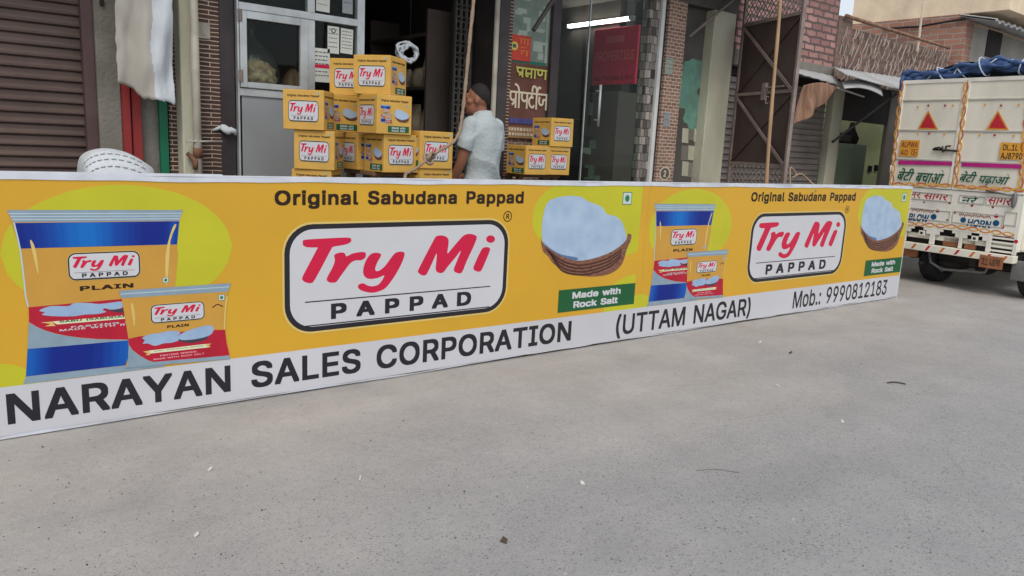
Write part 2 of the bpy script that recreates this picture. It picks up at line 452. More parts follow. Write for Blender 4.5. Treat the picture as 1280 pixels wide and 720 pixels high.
load_glyphs(r"""
A 480 16 0,201 509,276 509,463 0,395 0,287 302,283 314,279 327,274 341,269 356,264 372,259 390,253 409,246 430,239 453,232 478,245 478,238 453,231 430,225 408,218 389,213 371,208 355,203 340,198 326,194 314,191 302,85 0|110 142,110 199,370 199,370 142
B 456 60 0,60 509,241 509,261 508,280 506,298 502,314 497,329 491,342 483,354 474,364 464,373 454,381 442,387 429,392 416,395 403,397 389,398 374,398 361,396 350,394 339,391 329,387 320,382 312,376 304,370 298,364 291,356 286,349 281,341 277,332 273,324 269,315 267,315 262,325 261,334 259,344 255,354 251,363 245,372 239,381 231,389 223,396 214,402 203,408 192,412 179,415 166,417 152,418 136,417 121,415 107,411 93,407 79,400 67,392 55,383 44,372 34,359 26,344 18,328 11,311 6,291 3,270 1,247 0|125 57,245 57,267 58,287 61,304 65,318 72,330 80,339 89,346 100,351 111,354 123,355 137,355 147,353 157,351 166,347 175,342 184,337 192,330 200,323 206,315 213,306 218,296 223,285 226,273 229,261 230,248 231,125 231|125 285,238 285,249 286,259 287,269 289,279 292,288 296,297 301,304 306,311 312,318 319,323 326,328 334,331 343,334 352,335 362,336 372,335 385,332 397,328 409,321 419,313 429,302 437,290 443,275 448,259 451,240 452,125 452
C 510 267 -7,242 -6,217 -2,194 5,171 13,150 25,131 39,113 55,97 73,82 93,70 115,59 140,51 166,45 193,41 223,40 254,41 285,45 315,51 343,59 369,70 393,82 415,97 436,113 454,131 470,150 484,171 495,194 504,217 510,242 514,267 516,283 515,298 514,312 511,326 508,340 504,354 499,367 494,379 487,391 479,402 471,413 462,423 452,432 442,440 430,448 418,455 406,461 392,466 378,470 364,473 348,408 348,406 359,403 368,399 378,394 386,389 395,384 402,378 409,372 416,365 423,357 428,350 434,341 438,333 442,324 446,315 449,306 451,297 453,287 455,277 456,267 456,249 455,231 452,215 447,199 441,184 432,169 422,156 410,145 396,134 381,125 364,117 345,111 325,107 303,104 279,103 254,104 229,107 206,111 184,117 163,125 145,134 127,145 112,157 98,170 87,184 76,199 68,215 61,232 57,249 54,267 53,277 53,287 54,297 55,306 57,315 60,324 63,333 67,341 71,350 75,357 81,365 86,372 93,378 99,384 107,389 114,394 123,399 131,403 141,406 150,408 160,473 160,470 145,466 131,461 117,455 103,448 91,440 79,432 67,423 57,413 47,402 38,391 30,379 22,367 15,354 10,341 5,327 0,312 -3,298 -5,283 -6
D 502 219 0,96 0,96 57,215 57,239 58,261 61,282 66,301 72,318 81,333 91,347 103,360 117,370 132,379 149,386 168,392 187,396 209,398 231,399 255,398 279,396 302,392 323,386 342,379 361,370 377,360 392,348 406,335 418,320 428,303 437,285 443,265 448,244 451,221 452,93 452,93 509,225 509,254 507,281 504,307 498,331 489,353 478,373 465,391 450,407 432,421 413,433 391,444 367,451 342,457 315,460 286,462 255,460 224,457 195,451 168,443 142,433 119,421 97,406 77,390 60,371 44,351 31,328 20,303 11,277 5,249 1|125 509,125 0,60 0,60 509
E 419 60 0,60 509,372 509,372 452,125 452,125 286,355 286,355 229,125 229,125 57,375 57,375 0
F 410 60 0,60 509,369 509,369 452,125 452,125 278,346 278,346 221,125 221,125 0
G 520 269 -7,242 -6,217 -2,193 5,171 14,149 25,130 39,112 55,96 73,82 93,69 116,59 140,51 166,45 194,41 223,40 254,41 285,45 315,51 343,59 369,69 393,82 415,96 436,112 454,129 470,149 484,170 495,192 504,215 510,239 514,265 516,281 515,296 514,311 511,326 508,340 504,354 498,367 492,380 485,392 478,403 469,414 460,424 450,433 439,441 428,449 416,456 404,462 391,467 377,471 363,474 349,408 349,405 358,401 368,397 377,392 385,387 393,382 401,376 408,370 415,363 421,356 427,349 432,341 437,333 441,324 445,315 448,306 451,296 453,286 455,276 455,265 456,247 455,230 452,214 447,198 441,183 432,169 422,156 410,145 397,134 381,125 364,117 345,111 325,107 303,104 279,103 254,104 229,107 206,111 184,117 163,125 145,134 128,145 112,157 99,170 87,184 76,200 68,216 61,233 57,250 54,269 53,285 54,301 56,317 59,331 65,345 71,357 79,369 88,379 99,388 110,396 123,403 137,408 152,412 168,414 185,415 202,434 199,283 199,283 256,478 256,478 200,477 176,474 152,468 131,461 110,451 91,439 73,426 57,411 43,395 30,377 19,357 10,337 2,315 -3,292 -6
H 517 60 0,60 509,125 509,125 289,392 289,392 509,457 509,457 0,392 0,392 232,125 232,125 0
I 300 31 0,31 57,118 57,118 452,31 452,31 509,269 509,269 452,183 452,183 57,269 57,269 0
J 396 185 -7,159 -5,135 0,113 7,93 19,75 33,60 50,48 70,40 92,35 118,33 145,33 173,98 173,98 145,99 128,101 112,106 97,113 85,122 74,132 65,143 59,156 54,170 51,185 50,200 51,214 54,226 59,238 65,248 74,256 85,263 97,268 112,271 128,272 145,272 509,336 509,336 145,335 118,330 92,321 70,309 50,294 33,276 19,256 7,235 0,211 -5
K 467 104 145,104 216,111 225,118 234,125 243,132 252,139 261,146 270,153 278,160 287,167 295,174 303,182 312,189 320,197 328,204 336,212 344,364 509,448 509,231 276,228 276|60 0,60 509,125 509,125 334,124 225,125 193,125 0|372 0,188 259,228 309,449 0
L 393 60 0,60 509,125 509,125 57,361 57,361 0
M 628 60 0,60 509,152 509,277 187,287 159,299 123,311 84,322 49,307 49,318 83,330 121,342 158,352 187,476 509,568 509,568 0,504 0,504 291,504 327,505 369,506 413,507 457,513 457,510 448,507 438,504 429,501 419,498 409,482 363,467 322,456 291,342 0,286 0,170 291,159 321,145 361,129 408,112 457,119 457,120 416,121 372,122 328,122 291,122 0
N 523 60 0,60 509,136 509,343 183,347 177,350 172,354 165,358 158,363 151,367 143,372 134,377 125,382 116,388 107,393 97,398 87,403 76,409 66,414 55,405 54,404 65,403 76,402 87,401 98,401 108,400 119,400 129,400 139,399 148,399 157,399 195,399 509,463 509,463 0,387 0,202 290,177 331,172 340,167 349,161 359,154 370,148 381,108 452,119 454,122 384,124 328,125 291,125 0
O 533 267 -7,241 -6,217 -2,194 5,171 13,150 25,131 39,113 55,97 73,82 93,70 115,59 140,51 166,45 193,41 223,40 254,41 285,45 315,51 343,59 369,70 393,82 415,97 436,113 454,131 470,150 484,171 495,194 504,217 510,241 514,267 516,293 514,317 510,340 504,363 495,384 484,403 470,421 454,437 436,451 415,464 393,474 369,482 343,488 315,492 285,493 254,492 223,488 193,482 166,474 140,464 115,451 93,437 73,421 55,403 39,384 25,363 13,340 5,317 -2,293 -6|267 53,285 54,302 57,318 61,334 68,349 76,364 86,377 98,388 112,399 127,408 144,416 163,422 183,427 205,429 229,430 254,429 279,427 303,422 325,416 346,408 365,399 382,388 397,377 411,364 423,349 433,334 441,318 447,302 452,285 455,267 456,249 455,232 452,215 447,199 441,184 433,170 422,157 411,145 397,135 381,125 364,117 345,111 325,107 303,104 279,103 254,104 229,107 205,111 183,117 163,125 144,135 127,145 112,157 98,170 86,184 76,199 68,215 61,232 57,249 54
P 445 60 0,60 509,235 509,258 508,279 505,298 501,316 495,332 487,347 478,360 468,371 456,381 444,390 430,397 415,402 399,406 383,408 365,409 348,408 330,406 313,402 296,397 280,390 265,381 251,371 239,360 227,347 216,332 207,316 199,298 193,279 189,258 187,235 186,109 186,109 242,233 242,248 243,262 245,275 247,287 251,297 256,306 262,315 269,322 276,328 284,333 294,337 303,340 314,343 325,344 336,344 348,344 359,343 371,340 382,337 392,333 402,328 411,322 419,315 426,306 433,297 439,286 443,275 447,262 450,248 451,232 452,125 452,125 0
Q 533 245 159,313 159,369 85,384 65,468 -48,401 -48,346 27,331 46|267 -7,241 -6,217 -2,194 5,171 13,150 25,131 39,113 55,97 73,82 93,70 115,59 140,51 166,45 193,41 223,40 254,41 285,45 315,51 343,59 369,70 393,82 415,97 436,113 454,131 470,150 484,171 495,194 504,217 510,241 514,267 516,293 514,317 510,340 504,363 495,384 484,403 470,421 454,437 436,451 415,464 393,474 369,482 343,488 315,492 285,493 254,492 223,488 193,482 166,474 140,464 115,451 93,437 73,421 55,403 39,384 25,363 13,340 5,317 -2,293 -6|267 53,285 54,302 57,318 61,334 68,349 76,364 86,377 98,388 112,399 127,408 144,416 163,422 183,427 205,429 229,430 254,429 279,427 303,422 325,416 346,408 365,399 382,388 397,377 411,364 423,349 433,334 441,318 447,302 452,285 455,267 456,249 455,232 452,215 447,199 441,184 433,170 422,157 411,145 397,135 381,125 364,117 345,111 325,107 303,104 279,103 254,104 229,107 205,111 183,117 163,125 144,135 127,145 112,157 98,170 86,184 76,199 68,215 61,232 57,249 54
R 449 60 0,60 509,236 509,259 508,280 505,299 501,317 496,333 489,348 480,361 470,372 459,382 447,390 433,397 419,403 403,406 387,409 370,409 352,409 334,406 317,403 301,397 286,390 271,382 258,372 246,361 235,348 226,333 217,317 210,299 205,279 201,258 198,236 198,96 198,96 255,234 255,249 256,263 257,276 259,287 263,298 267,307 272,315 278,322 285,329 292,334 300,338 309,341 319,343 329,345 340,345 352,345 364,343 375,341 386,338 395,334 405,329 413,322 421,315 428,307 434,298 440,287 444,275 448,262 450,248 452,233 452,125 452,125 0|353 0,230 229,303 229,428 0
S 447 224 -9,202 -8,182 -6,162 -2,144 3,128 9,112 17,98 26,85 36,74 48,64 60,56 74,49 88,44 103,40 120,38 137,104 137,106 125,109 115,112 105,117 96,123 88,130 80,138 74,147 68,156 63,166 59,177 55,188 53,200 51,212 50,224 49,237 50,250 51,263 53,275 56,286 60,296 65,306 71,315 77,323 84,329 92,335 100,340 109,343 119,345 129,346 139,345 149,343 157,341 165,337 172,332 179,326 185,320 190,313 195,305 200,296 205,287 208,277 212,267 216,256 219,245 222,184 239,160 247,138 256,118 266,101 277,86 289,74 303,64 318,57 335,53 353,52 372,53 389,56 405,60 420,67 434,75 448,85 460,96 471,109 481,122 490,138 498,154 504,171 509,189 513,208 515,227 516,247 515,266 513,283 509,300 504,316 498,331 490,344 481,357 471,367 461,377 449,385 436,392 422,396 408,399 393,401 378,337 378,335 393,330 406,323 418,313 428,302 437,289 445,275 451,259 455,243 458,225 459,212 458,200 457,188 455,178 452,167 448,158 443,149 438,141 432,135 425,129 418,124 411,120 402,117 394,116 385,115 376,116 366,118 356,121 348,125 340,131 334,138 327,145 322,152 317,161 312,169 308,178 305,187 301,196 298,204 296,212 293,264 279,273 277,282 274,292 271,302 267,312 264,321 259,331 255,341 249,350 244,359 238,367 231,375 224,382 215,389 207,395 198,399 187,403 177,406 165,408 152,408 139,407 122,405 107,400 92,394 77,386 64,377 51,366 39,353 28,339 19,323 11,306 4,288 -2,268 -6,246 -8
T 449 32 452,32 509,417 509,417 452,257 452,257 0,193 0,193 452
U 517 259 -8,235 -7,213 -4,192 0,172 7,154 15,137 25,121 37,108 50,95 64,85 80,76 97,69 114,64 133,61 153,60 173,60 509,124 509,124 178,125 164,127 150,130 137,135 125,141 113,148 102,156 92,165 83,176 75,187 68,200 62,213 57,227 54,243 52,259 52,275 52,290 54,305 57,318 62,331 68,342 75,352 83,362 92,370 102,377 113,382 125,387 137,390 150,392 164,393 178,393 509,457 509,457 173,456 153,453 133,448 114,441 97,433 80,422 64,410 50,396 37,380 25,363 15,345 7,325 0,304 -4,282 -7
V 480 204 0,16 509,84 509,192 206,196 195,200 183,205 169,210 154,215 137,221 119,227 100,234 78,241 55,248 31,235 31,242 56,249 79,255 101,261 120,267 138,272 154,277 169,282 183,286 195,290 206,395 509,463 509,278 0
W 686 155 0,16 509,82 509,163 196,166 186,168 176,171 166,173 156,175 145,187 94,189 83,191 72,193 62,195 51,197 40,189 40,191 51,193 62,195 72,198 83,200 94,202 104,204 114,207 125,209 135,211 145,224 196,306 509,380 509,462 196,464 186,467 176,469 166,472 156,474 145,486 94,488 83,491 72,493 62,495 51,497 40,488 40,490 51,492 62,494 72,497 83,499 94,501 104,503 114,506 125,508 135,510 145,523 196,603 509,670 509,530 0,455 0,368 323,364 336,361 349,358 363,354 377,351 391,348 407,345 422,342 439,339 457,336 475,350 475,347 457,344 441,341 425,338 409,335 395,332 380,329 366,325 352,322 337,318 323,230 0
X 474 18 0,217 284,217 236,29 509,104 509,178 400,184 392,190 383,195 375,200 368,204 361,208 355,212 348,216 342,220 335,223 329,227 322,231 315,235 308,239 300,243 292,232 292,252 329,256 335,259 341,263 348,267 354,272 361,298 400,374 509,446 509,259 239,259 287,456 0,382 0,292 129,268 165,264 171,261 177,257 183,253 189,250 195,246 202,242 208,239 216,235 223,230 231,244 231,240 224,236 216,233 209,229 203,225 196,222 190,218 184,214 178,210 172,206 166,182 129,91 0
Y 472 203 0,203 208,16 509,91 509,192 344,199 334,205 323,211 313,217 302,222 292,228 282,233 270,238 258,244 245,250 230,224 230,229 245,235 258,240 271,246 282,251 293,257 303,262 313,268 324,274 334,280 344,381 509,455 509,268 208,268 0
Z 438 42 0,42 46,273 385,280 394,286 403,293 412,299 421,306 431,313 440,320 449,327 458,334 467,341 476,348 454,335 454,323 453,310 453,298 452,285 452,273 452,260 452,248 452,235 452,223 452,40 452,40 509,397 509,397 462,169 129,162 119,155 109,148 100,141 90,134 81,97 33,90 54,103 55,115 55,127 56,140 56,152 57,164 57,177 57,189 57,202 57,214 57,399 57,399 0
a 389 160 -9,146 -8,132 -6,119 -4,106 0,94 5,83 11,73 18,63 26,55 35,48 45,41 55,37 67,33 80,31 93,30 108,31 120,32 132,35 143,39 152,43 161,49 169,55 176,62 182,69 188,78 193,86 198,95 202,105 205,115 208,125 211,136 213,146 215,157 217,168 218,178 220,234 227,242 228,249 229,255 231,261 233,265 235,269 238,272 241,274 245,275 249,276 255,276 257,275 266,274 274,272 282,270 290,267 297,263 303,258 309,253 314,247 318,240 322,232 325,224 328,215 329,206 330,196 331,185 330,175 329,166 328,157 325,149 322,142 319,135 315,128 310,123 306,118 301,113 296,109 290,105 285,102 279,100 274,41 291,47 304,53 317,61 328,69 337,79 346,88 354,99 360,110 366,121 371,133 375,145 379,157 381,169 383,182 384,194 384,202 384,211 384,220 383,229 381,239 379,249 377,258 374,268 370,277 366,286 360,294 354,302 347,310 339,316 330,322 320,327 309,331 297,334 283,336 268,337 251,337 0,277 0,277 52,272 52,270 47,266 41,262 36,257 30,252 25,246 19,239 14,232 9,224 5,215 1,206 -2,195 -5,184 -7,172 -8|170 45,184 46,196 48,207 50,218 54,228 59,237 64,245 71,252 78,258 85,263 93,268 102,271 111,274 119,275 129,276 138,276 190,274 188,271 186,268 185,264 183,259 182,254 181,249 179,243 178,238 177,231 176,200 171,175 168,167 167,158 165,150 163,142 161,134 159,127 156,120 152,114 148,108 144,103 139,99 134,96 128,94 121,92 113,92 105,92 97,93 90,95 84,98 78,102 72,106 67,111 63,117 59,123 55,130 52,137 50,145 48,153 47,161 46
b 424 229 -8,216 -8,204 -6,192 -4,182 -1,172 4,164 9,156 14,149 19,143 25,138 31,133 37,129 43,125 49,121 54,118 59,112 59,112 0,53 0,53 509,114 509,114 319,118 319,121 324,125 329,129 334,133 340,137 346,143 352,149 357,155 363,163 368,171 373,181 377,191 380,203 383,215 384,229 384,248 383,265 381,282 376,298 369,313 361,327 350,339 338,351 325,361 309,370 293,377 274,383 255,387 234,389 212,390 189,389 165,387 143,383 122,377 103,370 84,361 68,351 52,340 39,327 27,313 16,298 7,282 1,266 -4,248 -7|220 47,234 48,247 50,258 54,269 59,279 66,289 74,297 83,304 93,310 104,316 117,320 130,324 144,326 158,328 174,328 189,328 205,326 220,324 234,320 248,316 261,311 273,304 284,297 294,289 303,280 311,270 318,259 323,247 327,234 329,220 330,207 329,194 327,182 323,171 318,161 312,152 304,144 296,137 286,130 275,125 263,121 250,117 236,115 221,113 206,113 189,113 173,115 157,117 142,121 128,125 115,131 103,137 92,144 82,152 73,162 65,172 58,183 53,194 50,207 47
c 396 207 -8,187 -7,168 -4,150 1,133 8,117 16,102 27,88 39,76 53,65 68,56 85,48 103,42 123,38 143,35 165,34 187,35 211,38 233,42 253,48 273,56 291,65 308,76 323,88 337,102 349,117 360,133 369,150 376,168 380,187 383,207 384,218 384,229 383,240 382,250 380,260 377,270 374,279 370,288 366,297 361,305 356,313 350,320 344,327 337,334 330,340 322,345 314,350 305,355 296,358 287,362 277,303 262,301 268,299 273,296 279,294 284,290 289,287 294,283 299,279 303,275 307,270 311,265 314,260 317,254 320,248 323,242 325,236 327,229 328,222 329,215 330,207 330,193 329,179 327,167 323,155 317,145 310,136 302,127 292,120 282,114 271,108 258,104 245,101 231,98 217,97 203,96 187,97 173,98 158,101 144,104 131,108 117,114 105,120 94,127 83,136 74,145 66,155 59,167 53,179 50,193 47,207 46,215 47,222 47,229 48,236 50,243 52,249 54,255 56,260 59,266 62,271 66,276 70,280 74,284 79,288 83,292 89,295 94,298 99,300 105,302 111,304 117,363 102,360 92,356 83,352 73,347 65,341 56,335 48,329 41,322 34,314 27,306 21,298 16,289 11,280 6,271 3,261 -1,251 -3,240 -5,229 -7,218 -8
d 424 195 -8,177 -7,159 -4,142 1,126 7,111 16,98 27,85 39,74 52,63 68,55 84,47 103,42 122,37 143,35 165,34 189,35 212,37 234,42 255,47 274,55 293,64 309,74 325,85 338,98 350,112 361,127 369,143 376,159 381,177 383,196 384,209 384,222 383,233 380,244 377,253 373,261 368,269 363,276 357,282 352,287 346,292 340,296 334,300 329,303 324,306 319,311 319,311 509,372 509,372 0,313 0,313 59,307 59,304 54,300 49,296 43,292 37,287 31,281 25,275 19,268 14,261 9,252 4,243 -1,233 -4,221 -6,209 -8|205 47,218 47,230 50,242 53,253 58,263 65,272 73,280 82,288 92,294 103,299 115,304 128,307 142,310 157,311 173,312 189,311 206,310 221,307 236,304 250,300 263,294 275,288 286,281 296,273 304,263 312,253 318,242 323,231 327,218 329,205 330,191 329,178 327,166 323,155 318,145 311,135 303,127 294,120 284,114 273,108 261,104 248,101 234,98 220,97 205,96 189,97 174,98 158,101 144,104 130,109 117,114 104,120 93,128 83,136 74,145 66,155 59,166 54,178 50,191 48
e 404 212 -8,191 -7,170 -4,151 1,133 8,117 16,102 27,88 39,76 53,65 68,56 85,48 103,42 122,38 143,35 164,34 187,35 210,38 231,42 252,48 271,55 290,64 307,75 322,87 336,100 349,115 359,131 368,148 375,166 380,185 383,205 384,218 384,230 383,242 381,254 378,266 374,277 369,289 364,299 357,309 349,319 341,328 331,337 321,344 309,351 296,357 282,362 267,366 250,369 233,371 214,371 194,371 169,75 169,75 221,338 221,310 202,309 217,308 231,305 244,302 257,298 269,292 280,286 290,279 299,271 307,263 314,253 320,242 324,231 328,218 329,205 330,192 329,179 327,167 324,156 319,146 313,137 306,129 298,121 290,115 280,109 270,104 259,101 247,98 235,96 223,96 211,96 178,97 161,98 146,101 132,105 118,110 106,117 95,124 85,132 76,141 68,151 61,162 56,173 52,186 49,199 47,212 46,221 46,230 47,238 48,246 50,254 53,261 56,268 59,274 63,280 68,285 73,290 78,295 84,299 91,303 98,306 105,365 91,361 79,356 68,350 58,343 48,335 39,326 31,316 23,306 16,295 10,283 4,270 0,256 -4,242 -6,227 -8
f 254 228 379,228 327,6 327,6 379|81 0,81 432,81 444,83 456,86 467,90 477,96 486,102 494,109 502,117 508,126 514,135 519,145 523,155 526,166 528,176 529,187 530,195 530,203 529,210 529,216 528,222 527,228 526,232 524,236 523,240 522,243 521,227 468,215 472,212 473,208 473,204 474,199 474,195 474,184 473,175 472,167 469,160 465,154 460,150 454,146 447,144 438,142 429,142 419,142 0
g 425 207 -151,191 -150,175 -149,160 -147,147 -144,134 -140,122 -135,111 -130,100 -124,91 -117,82 -110,74 -103,67 -95,61 -86,55 -78,51 -69,101 -41,105 -45,108 -50,112 -55,117 -61,122 -66,127 -71,133 -76,139 -80,146 -84,154 -88,163 -92,173 -94,183 -96,195 -97,207 -97,225 -96,241 -94,256 -89,270 -83,282 -75,293 -65,301 -53,307 -40,310 -24,311 -6,311 68,306 68,303 63,300 58,296 53,291 47,287 41,281 36,275 30,268 25,261 20,252 16,243 12,233 9,221 7,209 5,195 5,177 6,160 8,143 13,128 19,113 27,99 36,86 47,74 60,64 74,55 90,48 108,42 126,38 147,35 168,34 191,35 214,37 236,42 256,47 275,55 293,64 310,74 325,86 338,98 350,112 361,127 369,143 376,160 381,178 383,196 384,210 384,222 383,234 380,244 377,253 373,262 368,270 363,277 358,283 352,288 346,293 340,297 334,301 329,305 324,308 319,313 319,313 379,372 379,372 -9,372 -28,369 -46,364 -62,358 -77,350 -90,341 -102,330 -112,318 -121,305 -129,291 -136,275 -141,259 -145,242 -148,225 -150|205 59,218 60,231 62,243 65,254 69,264 75,273 82,281 90,288 99,294 110,300 121,304 133,308 147,310 161,312 176,312 193,312 208,310 223,308 238,305 251,300 264,295 276,288 286,281 296,273 305,264 312,254 319,243 323,231 327,218 329,205 330,191 329,178 327,166 323,155 318,145 312,136 304,128 295,120 285,114 274,109 262,104 250,101 236,98 222,97 208,96 193,97 177,98 162,101 148,104 135,109 123,114 111,121 101,128 91,136 83,145 76,156 70,167 65,178 62,191 60
h 410 114 227,114 0,53 0,53 509,114 509,114 287,102 287,110 307,119 324,129 339,140 352,152 362,165 370,180 376,195 381,211 384,227 384,242 384,257 382,270 379,283 374,295 369,306 362,316 353,326 344,334 333,341 321,347 307,351 293,354 276,356 259,357 240,357 0,296 0,296 235,295 252,292 268,288 281,281 294,273 304,263 313,252 320,239 325,225 328,210 329,199 329,189 327,179 325,170 322,161 317,152 312,145 306,138 299,132 291,126 283,122 273,118 263,116 252,114 240
i 167 53 0,53 379,114 379,114 0|84 443,77 443,71 445,65 447,59 450,54 455,49 460,46 465,43 471,42 477,41 483,42 490,43 496,46 502,49 507,54 512,59 516,65 519,71 522,77 523,84 524,91 523,97 522,103 519,109 516,114 512,118 507,122 502,124 496,126 490,126 483,126 477,124 471,122 465,118 460,114 455,109 450,103 447,97 445,91 443
j 167 53 379,114 379,114 -30,113 -44,112 -56,109 -68,106 -80,102 -90,96 -100,90 -109,82 -117,74 -123,65 -129,54 -134,43 -138,31 -141,18 -142,4 -143,-10 -143,-10 -87,2 -87,12 -86,21 -84,28 -81,35 -77,40 -72,45 -65,48 -58,51 -49,52 -40,53 -29|83 443,77 443,70 445,64 447,59 450,53 455,49 460,45 465,43 471,41 477,41 483,41 490,43 496,45 502,49 507,53 512,59 516,64 519,70 522,77 523,83 524,90 523,97 522,103 519,108 516,114 512,118 507,121 502,124 496,125 490,126 483,125 477,124 471,121 465,118 460,114 455,108 450,103 447,97 445,90 443
k 381 110 137,110 212,121 212,284 379,360 379,184 199,177 199|53 0,53 509,114 509,114 0|294 0,148 186,191 229,372 0
l 189 139 -2,123 -1,108 1,95 6,83 12,74 20,66 30,60 41,56 54,53 68,53 84,53 509,114 509,114 99,114 89,115 80,116 73,118 67,120 62,123 59,127 56,133 54,139 52,146 52,160 53,170 54,181 3,162 -1,157 -1,153 -2,148 -2,144 -2
m 610 53 0,53 379,112 379,112 295,108 295,111 307,115 318,120 328,126 337,132 346,140 354,147 360,155 366,163 372,172 376,181 380,190 383,200 385,209 386,219 386,235 385,250 382,264 377,276 370,287 361,297 350,305 338,312 325,317 310,321 295,312 295,316 306,320 316,325 326,330 335,337 343,345 351,353 358,361 364,371 370,381 375,391 379,402 382,413 384,425 386,437 386,450 386,462 384,474 381,486 377,497 372,508 365,517 358,526 349,534 339,541 328,546 316,551 303,554 288,556 272,557 255,557 0,496 0,496 254,495 269,492 283,487 295,481 305,473 313,463 319,453 324,442 328,431 330,419 330,409 330,399 329,390 327,382 324,374 320,367 315,361 310,355 304,350 297,345 290,342 282,339 274,337 266,336 257,335 247,335 0,274 0,274 260,273 272,271 283,267 293,261 303,253 311,244 318,234 323,224 327,212 330,199 330,191 330,182 329,174 327,166 324,158 320,150 316,143 310,137 304,131 297,126 289,121 281,118 271,116 261,114 250,114 238,114 0
n 410 114 227,114 0,53 0,53 379,112 379,112 287,102 287,110 307,119 324,129 339,140 352,152 362,165 370,180 376,195 381,211 384,227 384,242 384,257 382,270 379,283 374,295 369,306 362,316 353,325 344,333 333,341 321,347 307,351 293,354 276,356 259,357 240,357 0,296 0,296 235,295 252,292 268,288 281,281 294,273 304,263 313,252 320,239 325,225 328,210 329,199 329,189 327,179 325,170 322,161 317,152 312,145 306,138 299,132 291,126 283,122 273,118 263,116 252,114 240
o 415 207 -8,187 -7,168 -4,150 1,133 8,117 16,102 27,88 39,76 53,65 68,56 85,48 103,42 123,38 143,35 165,34 187,35 211,38 233,42 253,48 273,56 291,65 308,76 323,88 337,102 349,117 360,133 369,150 376,168 380,187 383,207 384,228 383,247 380,265 376,282 369,299 360,314 349,327 337,339 323,350 308,359 291,367 273,373 253,378 233,380 211,381 187,380 165,378 143,373 123,367 103,359 85,350 68,339 53,327 39,314 27,299 16,282 8,265 1,247 -4,228 -7|207 46,222 47,236 50,248 53,260 59,270 66,280 74,288 83,295 94,302 105,307 117,311 131,315 144,317 158,319 173,319 187,319 202,317 217,315 231,311 245,307 258,302 271,295 282,288 292,280 302,270 310,260 317,248 323,236 327,222 329,207 330,193 329,179 327,167 323,155 317,145 310,136 302,127 292,120 282,114 271,108 258,104 245,101 231,98 217,97 203,96 187,97 173,98 158,101 144,104 131,108 117,114 105,120 94,127 83,136 74,145 66,155 59,167 53,179 50,193 47
p 424 53 -143,53 379,112 379,112 319,118 319,121 324,124 329,128 334,133 340,137 346,143 352,149 357,155 363,163 368,171 373,181 377,191 380,203 383,215 384,229 384,248 383,265 381,282 376,298 369,313 361,327 350,339 338,351 325,361 309,370 293,377 274,383 255,387 234,389 212,390 189,389 165,387 143,383 122,377 103,370 84,361 68,351 52,340 39,327 27,313 16,298 7,282 1,266 -4,248 -7,229 -8,216 -8,204 -6,192 -4,182 -1,173 4,164 9,156 14,150 19,143 25,138 31,133 37,129 43,125 49,121 54,118 59,114 59,114 -143|220 47,234 48,247 50,258 54,269 59,279 66,289 74,297 83,304 93,310 104,316 117,320 130,324 144,326 158,328 174,328 189,328 205,326 220,324 234,320 248,316 261,311 273,304 284,297 294,289 303,280 311,270 318,259 323,247 327,234 329,220 330,207 329,194 327,182 323,171 318,161 312,152 304,144 296,137 286,130 275,125 263,121 250,117 236,115 221,113 206,113 189,113 173,115 157,117 142,121 128,125 115,131 103,137 92,144 82,152 73,162 65,172 58,183 53,194 50,207 47
q 424 372 -143,311 -143,311 59,306 59,303 54,300 49,296 43,292 37,287 31,281 25,275 19,268 14,261 9,252 4,243 -1,233 -4,221 -6,209 -8,195 -8,177 -7,159 -4,142 1,126 7,111 16,98 27,85 39,74 52,63 68,55 84,47 103,42 122,37 143,35 165,34 189,35 212,37 234,42 255,47 274,55 293,64 309,74 325,85 338,98 350,112 361,127 369,143 376,159 381,177 383,196 384,209 384,222 383,233 380,244 377,253 373,261 368,269 363,276 357,282 352,287 346,292 340,296 334,300 329,304 324,307 319,313 319,313 379,372 379|205 47,218 47,230 50,242 53,253 58,263 65,272 73,280 82,288 92,294 103,299 115,304 128,307 142,310 157,311 173,312 189,311 206,310 221,307 236,304 250,300 263,294 275,288 286,281 296,273 304,263 312,253 318,242 323,231 327,218 329,205 330,191 329,178 327,166 323,155 318,145 311,135 303,127 294,120 284,114 273,108 261,104 248,101 234,98 220,97 205,96 189,97 174,98 158,101 144,104 130,109 117,114 104,120 93,128 83,136 74,145 66,155 59,166 54,178 50,191 48
r 259 53 0,53 379,112 379,112 321,115 321,120 332,126 342,134 351,142 360,152 367,163 374,175 378,187 382,200 384,213 385,229 384,243 384,243 322,230 324,226 325,221 325,216 325,212 326,207 326,196 325,186 324,177 322,168 319,159 315,151 310,144 304,137 298,131 291,126 284,121 275,118 267,116 257,114 247,114 237,114 0
